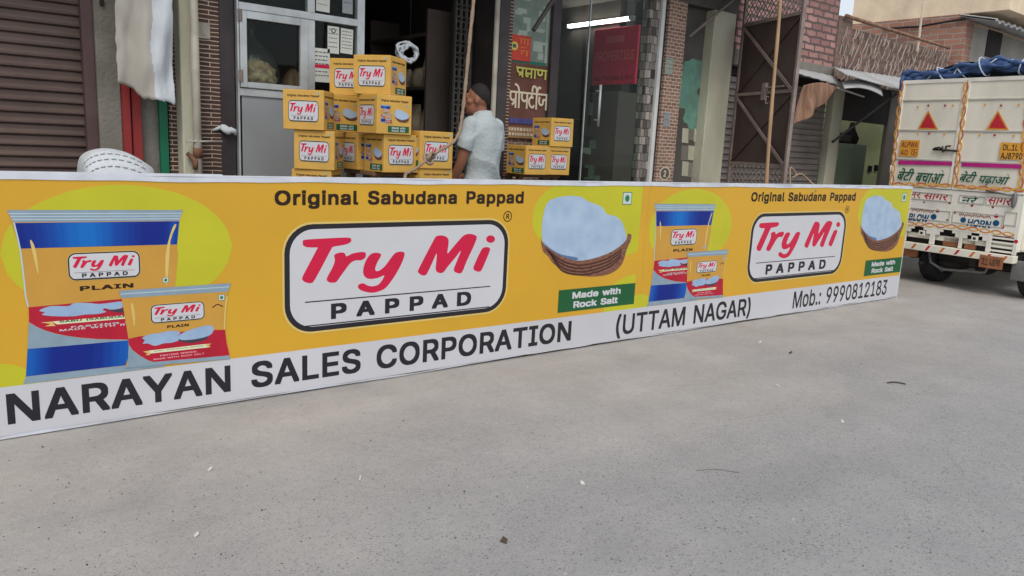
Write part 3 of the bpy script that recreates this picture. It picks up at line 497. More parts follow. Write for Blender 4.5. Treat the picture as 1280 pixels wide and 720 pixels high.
s 365 182 -8,167 -8,152 -6,138 -4,125 -1,112 3,100 9,89 15,79 21,70 29,62 38,54 47,48 58,43 69,39 81,36 94,94 107,98 95,102 84,108 75,116 67,124 60,134 55,144 51,156 48,168 46,181 45,196 46,210 48,223 51,234 56,244 62,253 69,260 77,264 85,267 94,268 103,267 110,266 118,263 124,259 130,254 136,248 141,241 145,232 149,223 152,212 155,149 170,130 175,112 182,97 190,83 198,72 208,63 219,56 231,51 244,48 258,47 274,48 287,50 299,53 310,58 321,65 332,73 341,82 350,92 357,103 364,115 370,128 375,142 379,156 382,171 384,187 384,202 384,216 383,230 380,242 377,254 372,265 367,274 361,283 355,292 347,299 339,305 330,311 321,316 311,320 301,324 290,268 277,265 286,261 294,256 301,250 309,243 316,234 322,225 326,214 330,201 332,187 333,174 332,162 330,151 327,140 322,131 317,123 310,117 303,112 295,109 286,109 277,109 269,111 262,114 255,118 249,124 243,131 238,139 234,149 230,159 226,172 223,229 209,249 204,267 197,282 190,295 181,306 171,315 161,322 149,327 136,330 122,331 107,330 93,328 81,324 69,319 58,312 47,304 37,295 28,284 20,273 13,260 6,246 1,231 -3,216 -6,199 -8
t 227 204 379,204 327,6 327,6 379|65 471,126 471,126 98,126 88,128 80,130 73,132 66,136 61,141 57,146 54,153 52,161 50,170 50,185 51,202 54,213 2,209 1,205 0,201 -1,197 -2,192 -3,187 -3,182 -4,178 -4,173 -4,168 -4,150 -3,133 0,117 5,104 12,92 21,82 32,75 45,69 59,66 75,65 93
u 410 182 -5,167 -4,153 -3,140 1,127 5,115 11,104 18,94 26,84 36,76 47,69 59,63 72,59 87,55 103,53 120,53 139,53 379,114 379,114 144,115 127,117 112,122 98,129 86,137 75,147 66,158 59,171 54,185 51,200 50,211 51,221 52,231 54,240 58,249 62,257 67,265 73,272 80,278 88,283 97,288 106,291 117,294 128,296 140,296 153,296 379,357 379,357 0,298 0,298 92,307 92,300 72,291 54,281 39,269 27,257 17,244 9,230 3,215 -2,199 -4
v 389 163 0,17 379,84 379,165 155,170 141,175 128,179 114,183 100,187 87,191 73,194 60,198 47,202 34,206 21,184 21,188 34,192 47,196 60,199 73,203 87,206 100,210 114,215 128,219 141,224 155,305 379,371 379,226 0
w 567 138 0,23 379,87 379,133 214,137 200,141 185,145 169,150 153,154 137,158 119,162 101,167 82,171 62,175 41,165 41,169 61,173 81,177 99,181 117,186 135,190 152,194 168,198 184,202 199,206 214,252 379,316 379,362 214,365 199,369 184,373 169,377 152,382 136,386 118,390 100,394 81,398 62,402 41,391 41,396 61,400 81,404 100,409 118,413 135,417 152,421 168,426 184,430 199,434 214,480 379,545 379,429 0,368 0,319 172,305 225,302 236,299 247,296 258,293 269,291 280,277 338,291 338,277 280,263 225,260 214,257 203,254 192,251 182,248 172,199 0
x 379 21 0,171 218,171 171,29 379,100 379,147 306,155 295,161 284,168 273,174 263,179 253,185 244,190 234,196 224,202 215,207 206,175 206,181 215,187 224,192 234,197 244,202 253,208 263,213 273,219 284,226 295,233 306,282 379,352 379,209 169,209 214,358 0,287 0,231 85,224 96,217 106,211 117,205 126,200 136,195 145,189 155,184 164,178 173,173 182,205 182,199 173,194 164,188 155,183 145,178 136,173 126,168 117,162 106,155 96,148 85,91 0
y 389 47 -139,61 -86,71 -87,78 -89,85 -90,92 -90,98 -90,104 -89,110 -88,115 -85,120 -82,125 -79,130 -74,135 -68,139 -62,143 -54,147 -45,151 -36,163 -1,17 379,84 379,165 155,170 141,175 128,179 114,183 100,187 87,190 73,194 60,198 47,202 34,206 21,184 21,187 34,191 47,195 60,199 73,202 87,206 100,210 114,215 128,219 141,224 155,305 379,371 379,204 -58,199 -70,194 -80,189 -90,183 -99,177 -107,170 -114,163 -121,155 -127,148 -132,139 -136,131 -139,121 -142,112 -144,102 -145,91 -145,86 -145,80 -145,74 -144,69 -144,65 -143,60 -142,56 -141,53 -140,50 -140
z 380 42 0,42 46,254 320,254 323,48 323,48 379,333 379,333 331,126 60,126 56,339 56,339 0
0 453 227 -7,205 -6,184 -2,165 4,147 13,130 24,115 38,101 53,89 71,78 91,69 113,61 138,55 164,51 192,49 222,48 254,49 286,51 316,55 344,61 370,69 395,78 417,89 437,101 455,115 471,130 484,147 496,165 504,184 511,205 514,227 516,249 514,269 511,288 504,306 496,323 484,338 471,352 455,364 437,375 417,384 395,392 370,398 344,402 316,404 286,405 254,404 222,402 192,398 164,392 138,384 113,375 91,364 71,352 53,339 38,323 24,307 13,289 4,269 -2,249 -6|227 50,241 50,255 53,267 58,279 65,290 74,300 84,309 97,317 111,324 126,330 144,335 163,339 183,342 205,343 229,344 254,343 279,342 303,339 325,335 346,330 365,324 382,317 398,309 412,300 425,290 435,279 444,267 451,255 456,241 459,227 460,212 459,198 456,186 451,174 444,163 435,153 425,144 412,136 398,129 382,123 365,118 346,114 325,111 303,110 279,109 254,110 229,111 205,114 183,118 163,123 144,129 126,136 111,144 97,153 84,163 74,174 65,186 58,198 53,212 50
1 453 76 0,76 55,391 55,391 0|276 509,276 0,212 0,212 448,209 448,86 358,86 427,198 509
2 453 64 0,64 47,234 229,245 241,256 252,265 263,274 273,282 282,289 292,296 301,302 309,306 318,311 327,314 335,317 344,319 353,320 362,320 371,320 382,318 392,316 402,312 410,308 419,302 426,296 433,289 439,282 444,273 449,264 453,255 456,245 458,234 459,224 460,212 459,201 458,191 455,181 452,172 447,164 442,156 436,150 429,144 422,139 413,135 404,131 395,129 384,127 373,127 362,66 362,66 380,69 397,73 413,79 428,86 442,95 456,105 468,117 478,129 488,143 496,158 503,174 509,190 512,207 515,225 516,243 515,260 513,276 509,291 503,306 497,319 488,332 479,343 469,352 458,361 445,368 432,374 418,378 403,380 388,381 372,381 361,379 350,377 339,375 328,371 318,366 307,361 296,354 284,345 271,336 259,325 245,313 230,299 215,284 198,267 180,153 60,153 57,389 57,389 0
3 453 218 -7,200 -6,182 -4,165 -1,148 4,133 10,118 17,104 25,92 35,80 46,70 57,62 70,55 84,49 99,46 115,44 132,109 132,111 122,113 112,117 103,121 95,126 87,133 80,140 74,148 68,156 63,165 59,175 56,185 53,196 51,207 50,219 50,231 50,243 52,254 54,265 57,275 61,285 66,293 71,301 78,308 85,315 93,320 102,324 111,327 122,329 133,329 145,329 156,327 166,324 177,321 187,316 196,310 205,303 213,295 221,285 228,275 234,263 239,249 242,235 245,219 247,201 248,157 248,157 299,288 448,288 452,70 452,70 509,372 509,372 461,211 278,211 289,233 290,254 290,273 287,291 282,308 276,324 268,338 258,350 248,361 236,371 222,379 208,385 193,389 178,392 162,393 145,392 127,389 111,385 95,379 80,370 66,361 53,350 41,337 30,324 21,309 12,292 6,275 0,257 -4,238 -6
4 453 40 105,40 158,247 509,311 509,109 166,109 163,413 163,413 105|282 0,282 121,282 146,282 318,343 318,343 0
5 453 221 -7,203 -6,186 -4,170 0,155 5,140 11,126 19,114 28,102 37,92 48,83 60,75 73,69 86,64 100,61 115,60 130,122 130,124 121,126 113,129 104,133 96,138 89,144 82,150 76,157 70,165 65,173 60,182 57,191 54,201 52,211 50,221 50,233 50,245 52,256 55,266 59,276 64,285 71,294 78,301 86,308 95,314 104,319 115,323 126,326 137,327 149,328 162,327 175,325 187,323 199,319 210,314 221,307 231,301 240,293 248,284 256,275 262,264 267,254 272,242 275,230 276,218 277,208 277,197 276,187 274,177 271,167 268,158 265,149 261,141 256,134 251,128 246,67 253,96 509,366 509,366 452,151 452,134 301,136 301,143 307,151 312,159 317,168 321,178 325,187 328,198 330,208 332,219 333,229 334,243 333,256 332,269 329,282 325,294 321,305 315,316 309,326 302,336 294,345 285,353 276,361 266,368 255,374 243,379 231,383 218,387 205,389 192,390 178,391 163,390 144,387 126,383 108,377 91,369 76,359 61,349 48,337 35,323 25,309 15,293 7,276 1,259 -3,240 -6
6 453 226 -7,208 -6,190 -3,173 1,157 7,142 15,128 24,115 35,104 47,94 60,84 74,77 90,71 107,67 124,64 143,64 162,64 177,66 192,69 207,74 223,80 239,87 256,97 275,108 295,122 317,137 340,252 509,322 509,151 261,145 261,148 267,152 272,156 278,160 283,165 288,170 292,176 297,182 300,189 304,196 307,203 310,210 312,218 313,226 314,235 314,253 313,270 311,286 307,302 302,316 295,329 286,341 277,352 266,361 253,370 240,377 225,382 210,386 193,388 176,389 157,388 138,385 121,381 104,375 88,368 73,359 58,348 45,337 34,324 23,310 14,295 7,279 1,262 -3,245 -6|226 48,238 49,249 51,259 54,269 58,279 63,287 69,295 76,302 83,309 92,314 101,319 111,323 122,325 133,327 145,327 157,327 170,325 181,323 193,319 203,314 213,309 223,302 231,295 239,287 246,279 251,269 256,259 260,249 263,238 265,226 265,215 265,204 263,193 260,183 257,174 252,165 246,157 239,150 231,144 223,138 214,133 204,130 193,127 182,125 171,125 158,125 146,127 134,130 123,133 112,138 102,144 92,150 83,157 76,165 69,174 63,183 58,193 54,204 51,215 49
7 453 97 0,323 448,323 452,62 452,62 509,391 509,391 449,165 0
8 453 226 -7,206 -6,187 -4,169 0,152 5,136 11,121 19,107 28,95 38,84 50,74 62,66 75,60 89,55 104,53 119,52 135,52 148,54 160,57 172,60 184,65 195,71 206,77 216,84 225,92 233,101 241,110 248,120 254,131 258,141 262,153 265,153 267,138 272,125 278,113 286,102 296,93 308,85 321,78 335,74 349,71 364,70 380,71 396,74 410,78 424,83 437,90 450,99 462,109 472,120 482,132 490,146 498,160 504,176 509,192 513,209 515,226 516,244 515,261 513,277 509,292 504,306 498,319 490,332 482,343 472,353 462,361 450,369 437,374 424,378 410,381 396,382 380,381 364,378 349,374 335,367 321,359 308,350 296,339 286,327 278,314 272,300 267,300 265,311 262,322 258,332 254,342 248,351 241,360 233,368 225,375 216,382 206,387 195,392 184,396 172,399 160,400 148,401 135,400 119,397 104,393 89,387 75,378 62,369 50,358 38,346 28,332 19,317 11,301 5,284 0,265 -4,246 -6|226 49,240 50,252 51,264 53,275 56,285 60,294 65,303 71,310 77,317 84,323 91,328 100,332 109,334 118,336 128,337 139,336 150,334 160,331 170,327 180,322 189,316 197,309 204,301 211,292 217,283 223,273 227,262 231,250 233,239 235,226 235,214 235,202 233,190 231,179 227,169 223,160 217,151 211,143 204,136 197,130 189,125 180,121 170,118 160,116 150,115 139,116 128,118 118,120 109,124 100,129 91,135 84,142 77,149 71,158 65,167 60,178 56,189 53,201 51,213 50|226 290,237 290,247 291,257 293,266 296,274 300,282 305,289 310,296 316,302 323,307 330,311 339,315 347,317 356,319 366,319 376,319 386,317 395,315 404,312 412,308 420,303 427,297 434,290 440,283 445,275 449,266 453,257 456,247 458,237 459,226 460,215 459,205 458,195 456,186 453,177 449,169 445,162 440,155 434,150 427,145 420,140 412,137 404,135 395,133 386,133 376,133 366,135 356,137 347,140 339,145 330,150 323,156 316,162 310,170 305,178 300,186 296,196 293,205 291,216 290
9 453 226 516,245 515,262 512,279 508,295 502,310 494,324 485,337 474,349 462,359 449,368 434,375 419,381 402,386 384,388 366,389 347,388 332,386 317,383 302,378 286,373 270,365 253,356 234,344 214,331 192,315 168,200 0,130 0,301 248,307 248,304 242,301 236,297 231,292 226,287 221,282 216,276 212,270 208,264 205,257 202,250 199,242 197,234 196,226 195,218 195,200 195,183 198,167 202,151 207,137 214,124 222,112 232,101 243,91 255,83 269,76 283,71 299,67 316,64 333,64 352,64 370,67 388,71 405,77 421,85 436,94 450,104 463,116 475,128 485,143 494,158 502,174 508,190 512,208 515|226 460,215 460,204 458,193 455,184 451,174 446,165 440,157 433,150 425,144 417,138 407,134 397,130 387,127 375,126 364,125 352,126 339,127 327,130 316,134 306,138 295,144 286,150 278,157 270,165 263,174 257,184 252,193 248,204 246,215 244,226 243,238 244,249 246,259 248,269 252,279 257,287 263,295 270,302 277,309 286,314 295,319 305,323 315,325 327,327 338,327 350,327 363,325 375,323 386,319 397,314 407,309 417,303 425,295 433,287 440,279 446,269 451,259 455,249 458,238 460
( 273 89 207,90 229,91 252,93 276,96 299,101 324,105 348,111 372,117 395,124 418,132 441,140 463,148 484,157 503,167 522,177 539,236 539,226 518,216 496,207 474,199 451,191 428,184 405,177 382,171 359,166 336,161 313,158 291,155 269,153 248,152 227,151 207,152 188,153 170,155 152,157 133,160 115,164 96,169 76,175 57,181 37,188 16,196 -5,205 -27,214 -49,225 -72,236 -96,177 -96,160 -66,145 -36,132 -6,121 24,111 55,103 85,97 116,93 146,90 176
) 273 37 -96,49 -72,59 -48,69 -25,78 -3,86 18,93 39,99 59,105 78,109 98,113 116,116 135,119 153,120 171,122 189,122 207,121 227,120 248,118 269,115 291,112 313,107 336,102 359,96 382,90 405,82 428,75 451,66 474,57 496,47 518,37 539,97 539,107 522,116 503,125 484,134 463,142 441,149 418,156 395,162 372,168 348,173 323,177 299,180 275,182 252,184 229,184 207,183 176,180 145,176 115,170 84,161 53,152 23,140 -7,127 -37,113 -67,97 -96
. 188 95 -4,88 -4,81 -2,75 0,69 4,63 9,58 14,54 20,52 27,50 34,50 41,50 48,52 55,54 62,58 68,63 73,69 78,75 82,81 85,88 86,95 87,103 86,110 85,116 82,122 78,128 73,132 68,136 62,139 55,140 48,141 41,140 34,139 27,136 20,132 14,128 9,122 4,116 0,110 -2,103 -4
: 188 95 -4,88 -4,81 -2,75 0,69 4,63 9,58 14,54 20,52 27,50 34,50 41,50 48,52 55,54 62,58 68,63 73,69 78,75 82,81 85,88 86,95 87,103 86,110 85,116 82,122 78,128 73,132 68,136 62,139 55,140 48,141 41,140 34,139 27,136 20,132 14,128 9,122 4,116 0,110 -2,103 -4|95 271,88 271,81 273,75 276,69 279,63 284,58 290,54 296,52 302,50 309,50 316,50 324,52 331,54 337,58 343,63 349,69 353,75 357,81 360,88 361,95 362,103 361,110 360,116 357,122 353,128 349,132 343,136 337,139 331,140 324,141 316,140 309,139 302,136 296,132 290,128 284,122 279,116 276,110 273,103 271
, 188 38 -119,68 71,137 71,84 -119
& 448 197 -7,177 -6,159 -4,142 0,125 5,110 12,96 20,84 29,72 39,63 50,54 62,47 75,41 89,37 103,35 118,34 133,35 146,36 158,39 169,43 180,47 189,53 199,60 208,67 217,76 226,85 235,95 243,105 252,116 261,128 270,140 279,216 335,220 338,224 341,228 345,232 348,237 352,241 356,245 360,248 365,251 370,255 375,257 380,259 386,261 392,262 398,262 405,261 414,259 423,256 431,251 438,245 445,238 451,231 455,222 458,212 460,201 461,194 461,187 460,180 458,174 456,168 453,162 450,157 446,153 441,149 437,145 431,142 425,140 419,138 413,137 406,137 399,137 391,138 384,140 377,142 370,145 363,149 356,153 349,158 342,163 335,169 327,175 319,181 311,189 303,196 294,204 284,438 0,364 0,171 231,121 293,113 303,105 313,99 324,93 334,87 344,83 354,80 365,77 376,76 387,75 398,76 412,78 424,81 436,85 447,91 458,97 468,105 477,114 485,124 492,134 499,146 504,158 508,172 511,185 513,200 513,215 513,229 511,242 508,254 504,266 499,276 493,286 485,294 478,302 469,308 459,314 449,318 439,321 428,323 416,324 404,323 395,322 386,321 378,318 370,315 362,311 354,307 346,302 339,297 332,291 325,285 318,278 312,271 305,264 299,256 293,154 217,142 208,132 199,123 191,116 183,110 174,105 166,102 158,99 149,97 140,97 131,97 121,99 112,101 104,105 95,109 87,115 80,121 73,127 67,135 62,143 57,152 53,162 50,172 48,182 47,193 46,205 47,217 48,228 51,240 55,251 59,262 65,272 71,282 78,292 86,301 95,310 105,317 116,324 127,331 139,336 151,341 165,344 179,347 193,348 209,349 224,408 224,407 206,406 188,404 172,401 157,397 144,392 131,387 120,382 110,377 101,371 92,365 85,360 78,355 72,350 67,345 62,333 47,323 37,311 28,299 20,285 13,271 7,256 2,241 -2,226 -5,212 -6
® 463 231 118,215 119,199 121,184 124,169 128,154 134,140 140,127 148,114 157,102 166,91 177,81 188,71 200,63 212,55 226,48 240,43 254,38 269,35 285,33 301,33 317,33 333,35 349,38 364,43 379,48 394,55 408,63 421,71 434,81 446,91 457,102 468,114 477,127 486,140 493,154 500,169 506,184 510,199 513,215 515,231 516,248 515,264 513,279 510,294 506,309 500,323 493,336 486,349 477,361 468,372 457,383 446,392 434,401 421,408 408,415 394,420 379,425 364,428 349,430 333,430 317,430 301,428 285,425 269,420 254,415 240,408 226,401 212,392 200,383 188,372 177,361 166,349 157,336 148,323 140,309 134,294 128,279 124,264 121,248 119|231 166,248 167,264 170,279 174,293 179,307 187,320 195,332 205,343 216,353 228,362 241,369 255,375 270,379 285,381 300,382 317,381 333,379 349,375 364,369 379,362 393,353 406,343 418,332 429,320 438,307 447,293 454,279 460,264 464,248 467,231 467,215 467,200 464,184 460,170 454,156 447,143 438,131 429,120 418,110 406,101 393,94 379,88 364,84 349,82 333,81 317,82 300,84 285,88 270,94 255,101 241,110 228,120 216,131 205,143 195,156 187,170 179,184 174,200 170,215 167|273 226,228 312,273 312,319 226|161 226,161 409,253 409,258 408,263 408,268 406,274 405,279 402,284 399,289 396,294 392,298 388,302 383,305 377,308 372,310 365,311 358,311 350,311 342,310 335,308 328,305 322,302 316,298 311,293 306,288 301,283 298,278 295,272 292,266 290,261 289,255 288,250 287,185 287,185 319,239 319,243 319,246 320,250 321,254 324,257 327,261 330,263 334,265 339,266 344,267 350,266 356,265 361,263 366,261 369,257 372,253 374,250 376,246 377,243 378,239 378,203 378,203 226
  280 
""")

# ---------------------------------------------------------------- ground
def road_material():
    m = bpy.data.materials.new("dusty_asphalt"); m.use_nodes = True
    nt = m.node_tree; N = nt.nodes; L = nt.links; b = N["Principled BSDF"]
    b.inputs["Roughness"].default_value = 0.9; b.inputs["Specular IOR Level"].default_value = 0.25
    tc = N.new("ShaderNodeTexCoord")
    def noise(sc, det=6, rough=0.55, vec=None):
        n = N.new("ShaderNodeTexNoise"); n.inputs["Scale"].default_value = sc; n.inputs["Detail"].default_value = det; n.inputs["Roughness"].default_value = rough
        L.new(vec or tc.outputs["Object"], n.inputs["Vector"]); return n
    def ramp(src, p0, c0, p1, c1):
        r = N.new("ShaderNodeValToRGB"); e = r.color_ramp.elements
        e[0].position = p0; e[0].color = c0; e[1].position = p1; e[1].color = c1
        L.new(src, r.inputs[0]); return r.outputs[0]
    def mix(f, a, bb, mode="MIX"):
        x = N.new("ShaderNodeMix"); x.data_type = "RGBA"; x.blend_type = mode
        for sock, v in (("Factor", f), ("A", a), ("B", bb)):
            if isinstance(v, (float, int)): x.inputs[sock].default_value = v
            elif isinstance(v, tuple): x.inputs[sock].default_value = v
            else: L.new(v, x.inputs[sock])
        return x.outputs["Result"]
    sp = N.new("ShaderNodeSeparateXYZ"); L.new(tc.outputs["Object"], sp.inputs[0])
    asphalt = ramp(noise(1.3, 8).outputs["Fac"], 0.3, (0.282, 0.286, 0.292, 1), 0.7, (0.332, 0.335, 0.338, 1))
    dust = ramp(noise(2.1, 8).outputs["Fac"], 0.3, (0.350, 0.334, 0.312, 1), 0.7, (0.42, 0.402, 0.38, 1))
    # dust gathers at the street edge: the strip beside the boards (y above about 2)
    nb = noise(0.55, 5)
    e = N.new("ShaderNodeMath"); e.operation = "MULTIPLY_ADD"; e.inputs[1].default_value = 3.2
    L.new(nb.outputs["Fac"], e.inputs[0]); L.new(sp.outputs[1], e.inputs[2])
    df = ramp(e.outputs[0], 0.0, (0, 0, 0, 1), 1.0, (1, 1, 1, 1))
    mr = N.new("ShaderNodeMapRange"); mr.inputs["From Min"].default_value = 3.0; mr.inputs["From Max"].default_value = 5.4
    L.new(e.outputs[0], mr.inputs["Value"])
    base = mix(mr.outputs["Result"], asphalt, dust)
    # exposed aggregate: dark pits and pale stones, less of them under the dust
    inv = N.new("ShaderNodeMath"); inv.operation = "MULTIPLY_ADD"; inv.inputs[1].default_value = -0.8; inv.inputs[2].default_value = 1.0
    L.new(mr.outputs["Result"], inv.inputs[0])
    pat = ramp(noise(5.5, 6, 0.65).outputs["Fac"], 0.36, (0.38, 0.38, 0.38, 1), 0.60, (1, 1, 1, 1))
    wob_ = mix(0.02, tc.outputs["Object"], noise(45, 3).outputs["Color"], "ADD")
    def speck(scale, lo, hi, seedoff, thr):
        mp = N.new("ShaderNodeMapping"); mp.inputs["Location"].default_value = (seedoff, seedoff * 2, 0); L.new(wob_, mp.inputs[0])
        v = N.new("ShaderNodeTexVoronoi"); v.inputs["Scale"].default_value = scale; L.new(mp.outputs[0], v.inputs["Vector"])
        d = ramp(v.outputs["Distance"], lo, (1, 1, 1, 1), hi, (0, 0, 0, 1))
        sc = N.new("ShaderNodeSeparateColor"); L.new(v.outputs["Color"], sc.inputs[0])
        g = N.new("ShaderNodeMath"); g.operation = "GREATER_THAN"; g.inputs[1].default_value = thr; L.new(sc.outputs[0], g.inputs[0])
        a = N.new("ShaderNodeMath"); a.operation = "MULTIPLY"; L.new(d, a.inputs[0]); L.new(g.outputs[0], a.inputs[1])
        c = N.new("ShaderNodeMath"); c.operation = "MULTIPLY"; L.new(a.outputs[0], c.inputs[0]); L.new(inv.outputs[0], c.inputs[1])
        e_ = N.new("ShaderNodeMath"); e_.operation = "MULTIPLY"; L.new(c.outputs[0], e_.inputs[0]); L.new(pat, e_.inputs[1])
        return e_.outputs[0]
    base = mix(speck(95, 0.15, 0.5, 3.0, 0.55), base, (0.145, 0.142, 0.14, 1))
    base = mix(speck(48, 0.08, 0.30, 9.0, 0.80), base, (0.085, 0.082, 0.08, 1))
    base = mix(speck(70, 0.15, 0.35, 5.0, 0.72), base, (0.40, 0.39, 0.37, 1))
    base = mix(speck(16, 0.05, 0.13, 7.0, 0.90), base, (0.55, 0.53, 0.50, 1))
    # worn patches and faint wheel-polished bands along the street
    mp = N.new("ShaderNodeMapping"); mp.inputs["Scale"].default_value = (0.12, 1.0, 1.0); L.new(tc.outputs["Object"], mp.inputs[0])
    band = ramp(noise(1.1, 4, vec=mp.outputs[0]).outputs["Fac"], 0.35, (0.92, 0.92, 0.92, 1), 0.65, (1.07, 1.06, 1.05, 1))
    base = mix(1.0, base, band, "MULTIPLY")
    # old patches, oil and damp stains, and hairline cracks
    st = ramp(noise(0.8, 9, 0.62).outputs["Fac"], 0.56, (1, 1, 1, 1), 0.74, (0.92, 0.92, 0.925, 1)); base = mix(1.0, base, st, "MULTIPLY")
    st2 = ramp(noise(3.7, 7, 0.6).outputs["Fac"], 0.30, (1.07, 1.06, 1.05, 1), 0.62, (0.97, 0.97, 0.97, 1)); base = mix(1.0, base, st2, "MULTIPLY")
    wv = N.new("ShaderNodeTexVoronoi"); wv.feature = "DISTANCE_TO_EDGE"; wv.inputs["Scale"].default_value = 0.55
    wn_ = noise(1.6, 6, 0.6); wm = mix(0.35, tc.outputs["Object"], wn_.outputs["Color"], "ADD"); L.new(wm, wv.inputs["Vector"])
    ck = ramp(wv.outputs["Distance"], 0.0, (0.86, 0.855, 0.85, 1), 0.004, (1, 1, 1, 1))
    gate_ = ramp(noise(0.9, 3).outputs["Fac"], 0.52, (0, 0, 0, 1), 0.60, (1, 1, 1, 1))
    base = mix(gate_, base, mix(1.0, base, ck, "MULTIPLY"))
    mid_ = ramp(noise(26, 5, 0.7).outputs["Fac"], 0.3, (0.93, 0.93, 0.93, 1), 0.7, (1.06, 1.06, 1.06, 1)); base = mix(1.0, base, mid_, "MULTIPLY")
    fine = ramp(noise(160, 3, 0.7).outputs["Fac"], 0.3, (0.84, 0.84, 0.84, 1), 0.7, (1.12, 1.12, 1.12, 1))
    base = mix(1.0, base, fine, "MULTIPLY")
    L.new(base, b.inputs["Base Color"])
    h = N.new("ShaderNodeMath"); h.operation = "ADD"
    L.new(noise(120, 4, 0.7).outputs["Fac"], h.inputs[0]); L.new(noise(14, 6).outputs["Fac"], h.inputs[1])
    bp = N.new("ShaderNodeBump"); bp.inputs["Strength"].default_value = 0.35; bp.inputs["Distance"].default_value = 0.01
    L.new(h.outputs[0], bp.inputs["Height"]); L.new(bp.outputs[0], b.inputs["Normal"])
    return m

g = MB()
g.add([(-150, -150, 0), (150, -150, 0), (150, 150, 0), (-150, 150, 0)], [(0, 1, 2, 3)])
ground = g.build("ground", road_material()); ground["kind"] = "structure"
M("plinth_concrete", S(120, 115, 108), 0.9, 0.2, 4, 0.5)
pl = MB(); pl.box(-4, 7.6, 4.35, 12, 0.0, 0.2); pl.box(-4, 7.6, 4.15, 4.35, 0.0, 0.1)
plinth = pl.build("pavement", MATS["plinth_concrete"], bevel=0.01); plinth["kind"] = "structure"

# ---------------------------------------------------------------- printed artwork
PB = Vector((0.2199, 3.9965, 0)); PD = Vector((0.99977267, -0.02132149, 0))
BP = Plane(PB, PD)
def z6(ox, oy, k=6.0):                       # sight lines from an enlarged crop
    return lambda pts: [BP(ox + x / k, oy + y / k) for x, y in pts]

def pm(name, c, var=0.04, rough=0.42, spec=0.35, scale=3.0, **kw):
    return mat(name, c, rough, var, scale, spec=spec, bump=0.06, bscale=2.0, **kw)
pm("ink_yellow", S(210, 163, 46), 0.06)
pm("ink_lime", S(192, 190, 44), 0.06)
pm("ink_white", S(202, 204, 209), 0.03)
pm("ink_band", S(200, 202, 208), 0.05, scale=1.2, dirt=0.10)
pm("ink_black", S(38, 36, 42), 0.1)
pm("ink_brown", S(42, 25, 13), 0.1)
pm("ink_red", S(204, 26, 68), 0.05)
pm("ink_pink", S(240, 170, 180), 0.05)
pm("ink_green", S(28, 92, 52), 0.06)
pm("ink_dot", S(12, 130, 70), 0.05)
pm("ink_blue", S(4, 30, 126), 0.0, col2=S(8, 104, 196), scale=3.6, stretch=(0.9, 1, 3))
pm("ink_foil", S(136, 158, 174), 0.08, scale=14)
pm("ink_foil_line", S(185, 205, 215), 0.04)
pm("ink_tan", S(200, 152, 66), 0.06, scale=5)
pm("ink_crimson", S(178, 26, 52), 0.12, scale=7)
pm("ink_papad", S(150, 178, 210), 0.08, scale=14)
pm("ink_papad_dark", S(66, 62, 78), 0.1)
pm("ink_cream", S(222, 226, 190), 0.05)
pm("ink_gloss", S(216, 190, 112), 0.05)
pm("ink_salt", S(152, 178, 206), 0.0, col2=S(176, 198, 220), scale=8, detail=10)
pm("ink_salt_dark", S(86, 118, 160), 0.1, scale=40)
pm("ink_basket", S(96, 62, 48), 0.0, col2=S(150, 104, 84), scale=26, stretch=(1, 1, 3.0))
pm("ink_basket_dark", S(70, 42, 34), 0.1)

# --- "Try Mi PAPPAD" plate
A = z6(350, 270); B_ = z6(490, 260)
T_ = [(185,178),(300,170),(430,163),(515,162),(532,172),(533,188),(515,205),(470,218),(400,230),(385,245),(345,320),(300,405),(255,485),(235,502),(200,500),(172,485),(165,465),(180,430),(225,345),(275,250),(280,236),(240,236),(195,232),(172,218),(170,195)]
r_ = [(405,295),(425,280),(460,273),(485,280),(498,302),(540,282),(600,270),(635,272),(643,290),(635,315),(605,332),(570,332),(530,350),(490,400),(450,455),(425,490),(400,500),(370,497),(350,480),(355,455),(385,400),(405,355),(410,325)]
y_ = [(665,300),(690,280),(725,275),(752,283),(755,300),(730,345),(713,390),(720,412),(750,405),(790,370),(830,315),(860,280),(890,268),(925,270),(933,290),(915,345),(880,415),(835,485),(790,540),(740,565),(690,575),(640,568),(600,553),(582,530),(595,510),(625,505),(655,520),(690,527),(735,515),(765,480),(780,445),(735,463),(680,472),(640,460),(622,425),(628,375),(645,330)]
M_ = [(335,210),(370,205),(405,215),(423,240),(420,290),(415,340),(455,295),(520,220),(555,197),(595,195),(628,207),(633,230),(605,300),(560,395),(530,470),(510,490),(475,482),(462,460),(480,410),(515,320),(475,370),(420,435),(390,475),(365,488),(335,478),(326,450),(332,390),(333,340),(305,400),(265,485),(245,505),(215,500),(193,478),(200,455),(240,375),(290,280),(320,225)]
i_ = [(675,305),(700,293),(728,298),(732,320),(700,400),(670,465),(650,478),(620,468),(608,450),(625,405),(655,340)]
dot_ = [(738 + 33 * cos(a * pi / 8), 233 + 28 * sin(a * pi / 8)) for a in range(16)]
sm = lambda P: [(p.x, p.y) for p in cr([(q[0], q[1], 0) for q in P], 3, True)]
TRYMI = [sm(A(q)) for q in (T_, r_, y_)] + [sm(B_(q)) for q in (M_, i_, dot_)]

